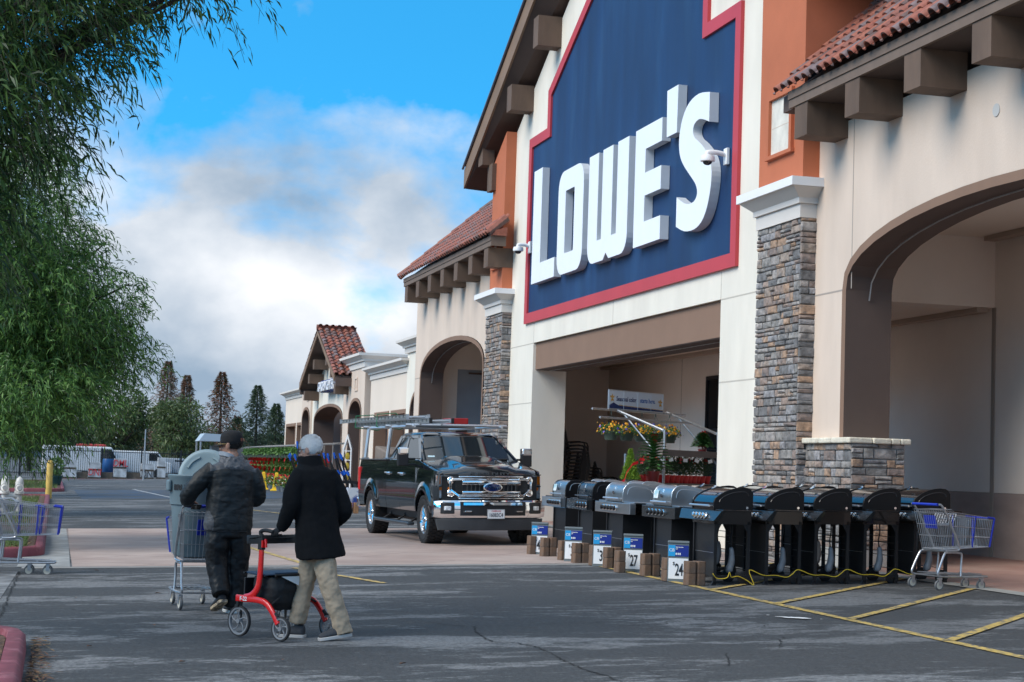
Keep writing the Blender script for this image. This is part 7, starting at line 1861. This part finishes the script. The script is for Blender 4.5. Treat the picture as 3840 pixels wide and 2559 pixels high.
for i in range(30):
    x = 10.35 + .35 * (i % 2); y = YS(i, 30); loc = (x, y, gz(x) + (.0 if i % 2 == 0 else .45)); lab = 'fir with a red bow, %s from the left in the garden display' % ORD2[i]
    if pr_ is None:
        pr_ = thing('potted_fir', lab, 'potted plant', loc, 0, 'firs with red bows in the far garden display'); m = MB(); pot(m, (0, 0, 0), .14, .19, .28); m.build('pot', M_['redpot'], pr_); m = MB(); bush_leaves(m, (0, 0, .62), (.32, .32, .42), 420, .14, .03, 0, .5, 'cone'); m.build('foliage', M_['mid'], pr_); m = MB(); bow(m, (0, -.22, .85), .26, 0); bow(m, (-.22, 0, .85), .26, 0); m.build('bow', M_['bow'], pr_)
    else: dup(pr_, loc=loc, rz=i * .1, label=lab)
for i in range(34):
    x = 9.75 + .3 * (i % 2); y = YS(i, 34); loc = (x, y, gz(x)); lab = 'flowering tub %s from the left at the front of the garden display' % ORD2[i]
    if pg is None:
        pg = thing('potted_shrub', lab, 'potted plant', loc, 0, 'low flowering tubs in the far garden display'); m = MB(); pot(m, (0, 0, 0), .15, .21, .24); m.build('pot', mat('grey_tub', (.16, .18, .20), .5), pg); m = MB(); bush_leaves(m, (0, 0, .38), (.27, .27, .22), 220, .14, .03); m.build('foliage', M_['mid'], pg); m = MB(); bush_leaves(m, (0, 0, .45), (.26, .26, .2), 70, .10, .05); m.build('flowers', mat('mixed_flowers', rough=.6, island=[(.75, .5, .03), (.65, .02, .03), (.7, .65, .6), (.7, .03, .04)]), pg)
    else: dup(pg, loc=loc, rz=i * 1., label=lab)
cone = None
for px_, y, lab in ((9.66, 78.0, 'yellow floor caution cone, nearest and tallest of the three'), (9.43, 81.0, 'middle yellow floor caution cone of the three'), (9.25, 84.0, 'farthest yellow floor caution cone, beside the man in the cap')):
    x = px_
    if cone is None:
        cone = thing('caution_cone', lab, 'caution cone', (x, y, gz(x)), R(-10), 'yellow caution cones'); m = MB(); m.loft([[(-w_, -d, z), (w_, -d, z), (w_, d, z), (-w_, d, z)] for w_, d, z in ((.26, .24, 0), (.25, .23, .05), (.17, .15, .10), (.07, .06, .78), (.05, .04, .82))]); m.build('cone_body', mat('yellow_cone_plastic', (.80, .50, .01), .45), cone, bevel=.01); m = MB()
        for k in range(4): m.box((-.06 - .01 * k, -.125 + .011 * 0, .55 - k * .07), (.06 + .01 * k, -.10 + .0, .58 - k * .07))
        for k in range(4): pass
        m = MB()
        for k in range(4): z = .48 - k * .07; yy = -lerp(.15, .06, (z - .1) / .78) - .004; m.box((-.05 - .008 * k, yy - .006, z), (.05 + .008 * k, yy, z + .028))
        m.build('warning_text', M_['black'], cone)
    else: dup(cone, loc=(x, y, gz(x)), label=lab)
# bird feeder post, blue handled tools, boxes near the truck's tail
T = thing('birdhouse_display', 'tall white house shaped display stand by the garden arch', 'display stand', (11.5, 70, gz(11.3)), R(-20)); T.scale = (.62, .62, .74)
m = MB(); m.prism([(-.3, 0), (-.22, 0), (-.22, 2.5), (0, 3.1), (.22, 2.5), (.22, 0), (.3, 0), (.3, 2.55), (0, 3.35), (-.3, 2.55)], 'y', -.25, .25); m.build('stand', M_['white'], T)
m = MB()
for z in (.7, 1.3, 1.9, 2.4): m.box((-.22, -.22, z), (.22, .22, z + .04))
m.build('shelf', M_['white'], T)
m = MB()
for z in (.9, 1.5, 2.05): m.ell((0, -.1, z + .1), (.16, .1, .2), 8, 6)
m.build('goods', mat('yellow_black_goods', rough=.6, island=[(.6, .45, .03), (.02, .02, .02)]), T)
random.seed(8)
tr_ = thing('tool_rack', 'low black rack holding blue handled yard tools behind the truck', 'tool rack', (8.05, 50.5, gz(8.05)))
m = MB(); m.box((-1.1, -.3, .0), (.55, -.26, .08)); m.box((-1.1, -.3, .78), (.55, -.24, .86)); m.box((-1.1, .3, .78), (.55, .36, .86))
for x in (-1.1, -.3, .5): m.box((x, -.3, 0), (x + .05, .3, .82))
m.build('rack_frame', M_['black'], tr_)
tl0 = None
for i in range(18):
    x = 6.95 + i * .098; loc = (x, 50.4 + random.uniform(-.2, .2), gz(x) + .12)
    lab = ORD[i] + ' from the left of the blue handled yard tools leaning behind the truck'
    if tl0 is None:
        tl0 = thing('yard_tool', lab, 'yard tool', loc, 0, 'blue handled tools in the rack'); m = MB(); m.tube([(0, 0, .5), (-.14, .05, 1.75)], .03, 7); m.build('handle', M_['black'], tl0); m = MB(); m.tube([(-.14, .05, 1.66), (-.17, .05, 1.86)], .032, 7); m.tube([(-.06, .02, 1.1), (-.10, .03, 1.25)], .045, 7); m.build('grip', mat('bright_blue_grip', (.01, .12, .62), .4), tl0); m = MB(); m.box((-.10, -.14, -.05), (.10, -.08, .62)); m.build('blade', MATS['bright_blue_grip'], tl0, bevel=.01)
    else: c_ = dup(tl0, loc=loc, label=lab); c_.rotation_euler = (random.uniform(-.05, .05), random.uniform(-.34, -.10), random.uniform(-.2, .2)); c_.scale = (1, 1, .84)
bx = MB(); bx.cbox((0, 0, .20), (.30, .3, .40)); o = bx.build('goods_box', mat('white_blue_box', (.62, .65, .70), .5, col2=(.02, .06, .28), c2scale=3.5), loc=(8.0, 47.6, gz(8) + .3)); tag(o, 'white and blue carton standing on wooden blocks by the truck tail', 'carton')
for i, (x, y) in enumerate(((7.92, 47.5), (8.08, 47.45))):
    m = MB(); m.cbox((0, 0, .15), (.13, .2, .30)); o = m.build('wood_block', mat('warm_wood', (.32, .17, .085), .8, var=.2, vscale=8), loc=(x, y, gz(x)), bevel=.01); tag(o, ['left', 'right'][i] + ' upright wooden block under the carton by the truck tail', 'wood block', 'wooden blocks by the truck')
# ---------------------------------------------------------------- trees
rng = np.random.default_rng(5)
def foliage_mesh(name, P, D, L, W, sideb, m, parent, bend=.25):
    """many leaves: P base, D direction (unit), L length, W half width; each leaf is two quads with a bend"""
    n = len(P); S_ = np.cross(D, sideb); S_ /= (np.linalg.norm(S_, axis=1, keepdims=True) + 1e-9)
    L = L[:, None]; W = W[:, None]; g = np.zeros_like(P); g[:, 2] = -1
    mid = P + D * L * .5; tip = P + D * L + g * L * bend
    V = np.stack([P, mid + S_ * W, mid - S_ * W, tip], 1).reshape(-1, 3)
    idx = np.arange(n)[:, None] * 4
    F = np.concatenate([idx + np.array([0, 1, 2]), idx + np.array([1, 3, 2])], 1).reshape(-1, 3)
    me = bpy.data.meshes.new(name); me.vertices.add(len(V)); me.vertices.foreach_set('co', V.astype(np.float32).ravel())
    me.loops.add(F.size); me.loops.foreach_set('vertex_index', F.ravel().astype(np.int32)); me.polygons.add(len(F)); me.polygons.foreach_set('loop_start', (np.arange(len(F)) * 3).astype(np.int32)); me.polygons.foreach_set('loop_total', np.full(len(F), 3, np.int32))
    me.materials.append(m); me.update(); me.validate()
    o = bpy.data.objects.new(name, me); COL.objects.link(o); o.parent = parent; return o
def leaf_mat(name, cols, tr=.35):
    m = mat(name, rough=.45, island=cols, spec=.4); t = m.node_tree; b = t.nodes['Principled BSDF']; L = t.links.new
    if not b.inputs['Base Color'].links: return m
    src = b.inputs['Base Color'].links[0].from_socket
    tl = t.nodes.new('ShaderNodeBsdfTranslucent'); L(src, tl.inputs[0]); mx_ = t.nodes.new('ShaderNodeMixShader'); mx_.inputs[0].default_value = tr; L(b.outputs[0], mx_.inputs[1]); L(tl.outputs[0], mx_.inputs[2]); L(mx_.outputs[0], t.nodes['Material Output'].inputs[0]); return m
LM1 = leaf_mat('willow_leaf_dark', [(.020, .055, .020), (.032, .08, .024), (.055, .12, .03), (.085, .165, .036), (.12, .21, .055)])
LM2 = leaf_mat('willow_leaf', [(.028, .08, .02), (.05, .125, .03), (.075, .175, .04), (.115, .24, .05), (.18, .33, .08)])
def weeping(name, lab, trunk, ells, ntw, per, ll, lw, m, seed, twl=.6, top=5, tr_r=.16):
    r = np.random.default_rng(seed)
    T = thing(name, lab, 'tree', trunk, 0, 'feathery trees in the left planter')
    o = np.array(trunk)
    vols = np.array([e[1][0] * e[1][1] * e[1][2] for e in ells]); vols = vols / vols.sum()
    pick = r.choice(len(ells), ntw, p=vols)
    u = r.normal(size=(ntw, 3)); u /= np.linalg.norm(u, axis=1, keepdims=True); rad = r.random(ntw) ** .45
    C_ = np.array([e[0] for e in ells])[pick]; RR = np.array([e[1] for e in ells])[pick]
    # clump the twigs so that gaps open between them
    cl_ = r.normal(size=(ntw, 3)) * .05
    B = C_ + u * rad[:, None] * RR + cl_ - o
    out = np.stack([u[:, 0], u[:, 1], np.zeros(ntw)], 1) * .8 + r.normal(size=(ntw, 3)) * .45; out[:, 2] += .15
    out /= np.linalg.norm(out, axis=1, keepdims=True)
    Ps, Ds = [], []; st = MB()
    t = np.linspace(.05, 1, per)
    for k, tt in enumerate(t):
        L_ = twl * (.6 + .8 * ((pick * 7 + np.arange(ntw)) % 10) / 10)
        p = B + out * (L_ * tt)[:, None]; p[:, 2] -= L_ * 0.6 * tt * tt
        d = out * .75 + r.normal(size=(ntw, 3)) * .55; d[:, 2] -= .15 + .55 * tt; d /= np.linalg.norm(d, axis=1, keepdims=True)
        Ps.append(p); Ds.append(d)
    P = np.concatenate(Ps); D = np.concatenate(Ds); n = len(P)
    foliage_mesh('foliage', P, D, ll * r.uniform(.6, 1.25, n), lw * r.uniform(.7, 1.2, n), r.normal(size=(n, 3)), m, T)
    # twig stems
    k_ = min(ntw, 1500)
    for i in range(k_):
        b = B[i]; L_ = twl; q = [Vector(b), Vector(b + out[i] * L_ * .5 - np.array([0, 0, L_ * .2])), Vector(b + out[i] * L_ - np.array([0, 0, L_ * .85]))]; st.tube(q, [.005, .003, .002], 3, caps=False)
    st.build('twigs', mat('twig_bark', (.05, .045, .025), .8), T)
    tk = MB(); base = Vector((0, 0, 0)); fork = Vector((r.normal() * .1, 0, 1.9)); tk.tube([base, Vector((.03, 0, .9)), fork], [tr_r * 1.25, tr_r, tr_r * .9], 10)
    br = MB()
    for c, rr in ells:
        for q in range(top):
            e = Vector(np.array(c) - o + r.normal(size=3) * np.array(rr) * .45); mid = fork.lerp(e, .5) + Vector((0, 0, .5)); br.tube(curve([fork, mid, e], 4), [.07, .06, .055, .045, .04, .035, .03, .02, .012][:9], 6)
    tk.build('trunk', mat('dark_bark', (.045, .038, .03), .9, var=.3, vscale=8, bump=.02, bscale=14), T); br.build('limbs', MATS['dark_bark'], T)
    return T
weeping('willow_leaved_tree', 'dark feathery tree branch hanging into the top left corner, nearest the camera', (-3.2, 15.8, -.1),
        [((-.05, 15.2, 6.2), (1.25, 1.6, .72)), ((-.75, 15.0, 5.2), (1.2, 1.5, .75)), ((-1.05, 14.6, 4.3), (1.05, 1.3, .7)), ((.9, 15.2, 5.75), (.55, .6, .22)), ((-1.25, 14.4, 3.3), (.85, 1.0, .6))], 4000, 12, .120, .0100, LM1, 3, .42, tr_r=.14)
weeping('willow_leaved_tree', 'full feathery green tree in the left planter behind the shopping carts', (-1.75, 33, -.1),
        [((-1.0, 31, 5.2), (1.6, 1.8, 1.1)), ((-.6, 31, 4.1), (2.0, 2.0, 1.0)), ((-.2, 31.5, 3.3), (1.85, 2.0, .85)), ((-.6, 30, 2.5), (1.55, 1.6, .6)), ((-1.1, 30.5, 6.3), (1.2, 1.3, .8)), ((-.9, 32.5, 3.6), (1.9, 1.2, 1.7)), ((-1.0, 29.5, 1.9), (1.0, 1.2, .5))], 9500, 12, .125, .0115, LM2, 4, .42)
weeping('willow_leaved_tree', 'darker feathery tree seen low between the fuller tree and the hydrant', (-1.75, 47, -.1),
        [((-1.2, 47, 4.0), (2.6, 2.2, 1.6)), ((-1.4, 46.5, 2.6), (2.4, 2.0, 1.2))], 2600, 12, .16, .016, LM1, 6, .6)
def far_tree(name, lab, loc, h, w_, kind, cols, seed, n=2600, group=None):
    r = np.random.default_rng(seed); T = thing(name, lab, 'tree', loc, 0, group)
    if kind == 'cone':
        t = r.random(n) ** .85; lay = np.clip(np.round(t * 18) / 18 + r.normal(size=n) * .03, 0, 1); a = r.uniform(0, 6.283, n); rr = w_ * 1.3 * (1 - lay) ** .8 * r.random(n) ** .7 * (.75 + .35 * np.sin(a * 3 + lay * 40)) + .08
        P = np.stack([rr * np.cos(a), rr * np.sin(a), h * (.14 + .86 * lay) + rr * .12], 1); D = np.stack([np.cos(a), np.sin(a), r.normal(size=n) * .4], 1)
    else:
        k = 16; cc = r.normal(size=(k, 3)); cc /= np.linalg.norm(cc, axis=1, keepdims=True); cc *= np.array([w_ * .62, w_ * .62, h * .27]); cc[:, 2] += h * .62
        pk = r.integers(0, k, n); u = r.normal(size=(n, 3)); u /= np.linalg.norm(u, axis=1, keepdims=True); P = cc[pk] + u * (r.random(n) ** .35)[:, None] * np.array([w_ * .42, w_ * .42, h * .19]); D = u + r.normal(size=(n, 3)) * .5
    D /= np.linalg.norm(D, axis=1, keepdims=True)
    foliage_mesh('foliage', P, D, np.full(n, .26 if kind == 'cone' else .30) * r.uniform(.5, 1.3, n), np.full(n, .035 if kind == 'cone' else .06 if name != 'parking_tree' else .16), r.normal(size=(n, 3)), leaf_mat('far_leaf_' + name + str(len(cols)) + str(int(cols[0][0] * 1000)), cols, .2), T)
    m = MB(); m.tube([(0, 0, 0), (0, 0, h * (.97 if kind == 'cone' else .5))], [.22, .03 if kind == 'cone' else .14], 8)
    if kind == 'cone':
        for j in range(30): 
            z = h * (.15 + .8 * j / 30); a = j * 2.4; L_ = w_ * (1 - j / 30) ** .75 * .9; m.tube([(0, 0, z), (L_ * math.cos(a), L_ * math.sin(a), z + .15 * L_)], [.04, .01], 4, caps=False)
    else:
        for j in range(8): a = j * .8; m.tube([(0, 0, h * .3), (w_ * .5 * math.cos(a), w_ * .5 * math.sin(a), h * .62)], [.09, .03], 5)
    m.build('trunk', MATS['dark_bark'], T); return T
GR = [(.05, .085, .03), (.08, .12, .04), (.11, .15, .05)]; BRN = [(.12, .11, .07), (.19, .11, .07), (.24, .13, .09)]; DG = [(.035, .06, .03), (.05, .08, .04), (.065, .095, .045)]
def az(xd, Y): return math.tan(R(14.59) + math.atan((xd - 1176) / 3994.)) * Y
g3 = 'tall conifers beyond the car park'
for i, (xd, Y, h, w_, cols, lab) in enumerate(((388, 150, 9.6, 1.9, BRN, 'thin brownish conifer, leftmost of the tall ones on the skyline'), (433, 152, 8.6, 1.4, BRN, 'narrow brown conifer just right of the leftmost skyline tree'), (513, 148, 8.8, 2.0, [(.03, .05, .02), (.17, .075, .045), (.22, .10, .06)], 'broad conifer turning rust red, in the middle of the skyline'), (596, 150, 7.9, 1.9, DG, 'dark green conifer behind the man in the cap'), (641, 156, 6.6, 1.5, DG, 'dark rounded conifer against the far end of the garden center'), (553, 160, 5.4, 2.0, DG, 'low dark conifer between the rust red and dark green ones'))):
    far_tree('conifer', lab, (az(xd, Y), Y, 0), h, w_, 'cone', cols, 60 + i, 6000, g3)
for i, (xd, Y, h, w_, cols, lab) in enumerate(((420, 128, 5.6, 2.7, GR, 'rounded bushy green tree beside the black graffiti pallet'), (285, 132, 6.4, 2.6, [(.05, .06, .03), (.08, .07, .035), (.04, .055, .03)], 'brownish bushy tree behind the blue drum'), (350, 160, 5.0, 2.4, DG, 'small dark tree between the two bushy ones'), (490, 165, 4.2, 3.0, [(.05, .055, .025), (.10, .05, .03)], 'low rust tinged tree behind the rounded green one'), (560, 165, 3.8, 3.2, DG, 'low dark green tree behind the skyline conifers'), (655, 170, 3.4, 2.6, [(.06, .04, .03), (.09, .045, .035)], 'low reddish tree at the far end of the garden center'), (615, 175, 4.4, 3.0, DG, 'dark tree left of the garden center end'), (180, 150, 5.2, 3.2, DG, 'dark tree behind the white wrapped pallet'), (80, 150, 6, 3.6, DG, 'dark tree far behind the hydrant'))):
    far_tree('broadleaf_tree', lab, (az(xd, Y), Y, 0), h, w_, 'round', cols, 80 + i, 6500, 'low trees beyond the car park')
hl = MB(); random.seed(6)
hv = [(x, 900, -5) for x in range(-400, 901, 26)]; 
hl.add(hv + [(x, 900, 8 + 5 * noise.noise(Vector((x * .006, 0, 3))) + 1.5 * noise.noise(Vector((x * .04, 0, 0)))) for x, _, _ in hv] + [(x, 980, -5) for x, _, _ in hv], [(i, i + 1, len(hv) + i + 1, len(hv) + i) for i in range(len(hv) - 1)] + [(len(hv) + i, len(hv) + i + 1, 2 * len(hv) + i + 1, 2 * len(hv) + i) for i in range(len(hv) - 1)])
tag(hl.build('hills', mat('far_hill', (.10, .16, .20), .9, var=.1, vscale=.02)), kind='structure')
# ---------------------------------------------------------------- fence, pallets, vehicles at the far edge
Yf = 119.0
fn = thing('railing_fence', 'long black metal railing fence at the far edge of the car park', 'fence', (az(300, Yf), Yf, 0))
ox = az(300, Yf)
m = MB()
for k in range(170): x = -12 + k * .14; m.box((x, -.015, 0), (x + .03, .015, 1.95))
for z in (.2, 1.75): m.box((-12, -.02, z), (12, .02, z + .05))
m.build('railings', M_['black'], fn)
m = MB()
for k in range(10): m.box((-12 + k * 2.6, -.05, 0), (-11.9 + k * 2.6, .05, 2.05))
m.build('fence_posts', M_['black'], fn)
Yp = 115.0
M_['wrap'] = mat('plastic_wrapped_pavers', (.36, .37, .38), .5, var=.18, vscale=3, col2=(.52, .54, .56), c2scale=2.5); M_['pallet'] = mat('pallet_wood', (.12, .095, .075), .9, var=.3, vscale=4)
def pallet(xd0, xd1, h, lab, txt=None, tm=None, tz=.5, y=Yp):
    x0, x1 = az(xd0, y), az(xd1, y); w_ = x1 - x0; T = thing('wrapped_pallet', lab, 'wrapped pallet', ((x0 + x1) / 2, y, gz(x0)), 0, 'wrapped pallets at the far edge')
    k = 2 if h > .9 else 1; hh = h / k
    for j in range(k):
        m = MB(); z = j * hh; m.box((-w_ / 2 + .02 * j, -.5, z + .12), (w_ / 2 - .02 * j, .5, z + hh - .01)); 
        for q in range(3): m.box((-w_ / 2 - .004, -.504, z + .12 + q * (hh - .12) / 3), (w_ / 2 + .004, .504, z + .13 + q * (hh - .12) / 3), 0)
        m.build('wrapped_load', M_['wrap'], T, bevel=.03)
        m = MB()
        for q in (-.48, 0, .44): m.box((-w_ / 2, q, z), (w_ / 2, q + .08, z + .09))
        m.box((-w_ / 2, -.5, z + .09), (w_ / 2, .5, z + .115)); m.build('pallet', M_['pallet'], T)
    if txt: text_mesh(None, txt, .62, tm, 'graffiti', T, frame((0, -.53, tz), (1, 0, 0), (0, 0, 1)), ext=.004, xs=.75, bold=.002, shear=.1)
rdp = mat('red_spray_paint', (.60, .05, .06), .6); bkp = mat('black_spray_paint', (.06, .06, .065), .6)
pallet(157, 189, 1.22, 'white wrapped double pallet, leftmost along the far edge')
pallet(216, 245, 1.05, 'wrapped pallet sprayed with red graffiti, left of the blue drum', 'DNI', rdp, .22)
pallet(274, 303, 1.32, 'wrapped double pallet sprayed with small red graffiti, right of the blue drum', 'DML', rdp, .80)
pallet(336, 366, 1.0, 'wrapped pallet sprayed with black graffiti', 'DNI', bkp, .12)
pallet(374, 392, 1.4, 'tall narrow wrapped pallet left of the trash can')
for a, b, lab in ((189, 216, 'leftmost'), (245, 274, 'second'), (303, 336, 'third')):
    x0, x1 = az(a, Yp), az(b, Yp); m = MB(); m.box((x0 + .05, Yp - .3, gz(x0)), (x1 - .05, Yp + .3, gz(x0) + .42)); tag(m.build('dark_pallet', M_['pallet'], bevel=.01), lab + ' low dark pallet between the wrapped ones at the far edge', 'pallet', 'low dark pallets at the far edge')
m = MB(); m.lathe([(0, 0), (.42, 0), (.44, .05), (.42, .5), (.44, .55), (.42, 1.1), (.40, 1.15), (0, 1.15)], 20); o = m.build('blue_drum', mat('blue_drum_plastic', (.01, .07, .22), .4), smooth='auto', loc=(az(261, 116), 116, .1)); o.scale = (.85, .85, 1.05); tag(o, 'large dark blue drum between the two red sprayed pallets', 'drum')
line(az(120, 112), 112.2, az(345, 112), 112.2, .35, mat('red_fire_lane', (.42, .05, .05), .7), 'fire_lane_paint', .01)
def far_van(lab, xd, y, l, h, col, colname):
    T = thing('delivery_van', lab, 'van', (az(xd, y), y, 0), 0, 'vehicles behind the railing'); m = MB(); m.prism([(-l / 2, .4), (l / 2, .4), (l / 2, 1.1), (l / 2 - .5, 1.25), (l / 2 - 1.0, h), (-l / 2, h)], 'y', -1, 1); m.build('body', mat(colname, col, .35), T, bevel=.08)
    m = MB(); m.prism([(l / 2 - .6, 1.25), (l / 2 - 1.0, h - .15), (l / 2 - 1.6, h - .15), (l / 2 - 1.6, 1.25)], 'y', -1.01, 1.01); m.build('window', M_['glass'], T)
    for x in (-l / 2 + .8, l / 2 - .9): m = MB(); m.lathe([(0, -1.02), (.36, -1.02), (.36, 1.02), (0, 1.02)], 16, M=Matrix.Translation((x, 0, .36)) @ Matrix.Rotation(R(90), 4, 'X')); m.build('wheel', M_['rubber'], T)
far_van('white van parked behind the railing fence at the left', 205, 124, 5.6, 2.1, (.62, .64, .66), 'van_white')
far_van('white van parked behind the railing right of the graffiti pallets', 322, 125, 5.0, 1.9, (.62, .64, .66), 'van_white')
far_van('red van partly hidden by the feathery tree', 236, 128, 3.0, 2.3, (.45, .04, .04), 'van_red')
far_van('pale silver van behind the black graffiti pallet', 385, 127, 4.8, 1.5, (.42, .46, .50), 'van_silver')
# grey wrapped timber stacks left of the garden display
for i, (x0, x1, y, h, lab) in enumerate(((8.9, 10.3, 104, 2.2, 'left'), (10.5, 12.2, 105, 2.15, 'right'))):
    T = thing('wrapped_timber_stack', lab + ' tall stack of grey wrapped timber bundles beyond the man in the cap', 'timber stack', ((x0 + x1) / 2, y, gz(9)), 0, 'wrapped timber stacks')
    for j in range(3): m = MB(); m.box(((x0 - x1) / 2, -.6, .1 + j * h / 3), ((x1 - x0) / 2, .6, (j + 1) * h / 3 - .08)); m.build('bundle', mat('grey_wrap', (.24, .23, .22), .6, var=.2, vscale=2), T, bevel=.04)
T = thing('cart_shelter', 'pale blue roofed cart shelter in the distance behind the trash can lid', 'shelter', (az(505, 104), 104, 0))
m = MB(); m.prism([(-1.1, 2.55), (1.1, 2.55), (.9, 2.95), (-.8, 3.0)], 'y', -1.6, 1.6); m.build('roof', mat('shelter_roof', (.40, .48, .55), .4), T)
m = MB()
for x in (-1, 1):
    for y in (-1.5, 1.5): m.tube([(x, y, 0), (x, y, 2.6)], .05, 6)
m.build('posts', M_['steel'], T)
lp_ = thing('light_pole', 'thin grey light pole behind the trash can lid', 'light pole', (az(343, 109), 109, 0)); m = MB(); m.tube([(0, 0, 0), (0, 0, 3.2)], [.05, .035], 8); m.build('pole', M_['steel'], lp_)
# bollard, hydrant, bin on the left
T = thing('bollard', 'yellow steel bollard at the planter end by the feathery tree', 'bollard', (-.12, 62.9, gz(0)))
m = MB(); m.lathe([(.11, 0), (.11, 1.22), (.09, 1.29), (.05, 1.33), (0, 1.34)], 18); m.build('post', mat('bollard_yellow', (.62, .42, .10), .6, var=.1, vscale=4, col2=(.35, .27, .12), c2scale=5, c2lo=.6, c2hi=.7), T, smooth='auto')
T = thing('fire_hydrant', 'white double headed fire hydrant assembly behind the left carts', 'fire hydrant', (-.95, 44.3, gz(-.9) + .1))
m = MB()
for x in (-.17, .17): m.lathe([(.13, 0), (.13, .05), (.075, .06), (.075, .45), (.12, .47), (.12, .53), (.10, .56), (.10, .75), (.075, .84), (.03, .88), (0, .9)], 16, c=(x, 0, 0)); m.tube([(x, -.20, .62), (x, .20, .62)], .055, 10)
m.tube([(-.17, 0, .42), (.17, 0, .42)], .07, 10); m.build('valve_body', mat('hydrant_white', (.62, .60, .56), .5, var=.12, vscale=6, col2=(.40, .24, .12), c2scale=5, c2lo=.62, c2hi=.75), T, smooth='auto')
m = MB(); 
for x in (-.17, .17): m.tube([(x + .1 * math.cos(a), -.24, .62 + .1 * math.sin(a)) for a in [i * .628 for i in range(10)]], .012, 5, closed=True)
m.build('handwheel', MATS['hydrant_white'], T)
T = thing('planter_tub', 'dark teal tub holding a small shrub beside the hydrant', 'planter', (.12, 84, gz(0)))
m = MB(); pot(m, (0, 0, .05), .22, .32, .5, n=20); m.build('tub', mat('teal_tub', (.015, .07, .07), .5), T, smooth='auto'); m = MB(); bush_leaves(m, (0, 0, .95), (.35, .35, .45), 500, .14, .03); m.build('foliage', M_['mid'], T)
# loose fallen leaves on the asphalt
random.seed(17)
lfp = None
for i, (x, y) in enumerate(((.62, 23.9), (.30, 19.4), (1.2, 19.9), (.95, 16.2), (1.75, 13.3), (.35, 14.5), (1.0, 13.3), (2.6, 12.9))):
    m = MB() if lfp is None else None
    if lfp is None:
        m.add([(-.045, 0, .004), (-.01, -.018, .018), (.045, 0, .008), (-.01, .018, .015)], [(0, 1, 2, 3)]); lfp = m.build('fallen_leaf', LFM); o = lfp
    else: o = lfp.copy(); COL.objects.link(o)
    o.location = (x, y, gz(x) + .006); o.rotation_euler = (0, 0, random.uniform(0, 6)); tag(o, ORD[i] + ' small dry leaf on the asphalt, counting from the pavement forwards', 'leaf', 'scattered dry leaves on the asphalt')

# the rest of the planting along the car park, outside the picture but mirrored in paint and steel
for i, (x, y, sc_, w_) in enumerate(((-4.6, 66, 6.5, 3.2), (-7, 80, 7, 3.6), (-10, 97, 7.5, 4), (-15, 116, 8, 5), (-22, 138, 9, 6), (-13, 54, 6.5, 3.5), (-22, 28, 7.5, 4.2), (-25, 8, 7.5, 4.2), (-24, 88, 7.5, 5))):
    far_tree('parking_tree', ORD[i] + ' bushy tree of those outside the picture on the left', (x, y, -.4), sc_, w_, 'round', [(.03, .06, .02), (.05, .08, .03)], 140 + i, 3800, 'trees outside the picture on the left')
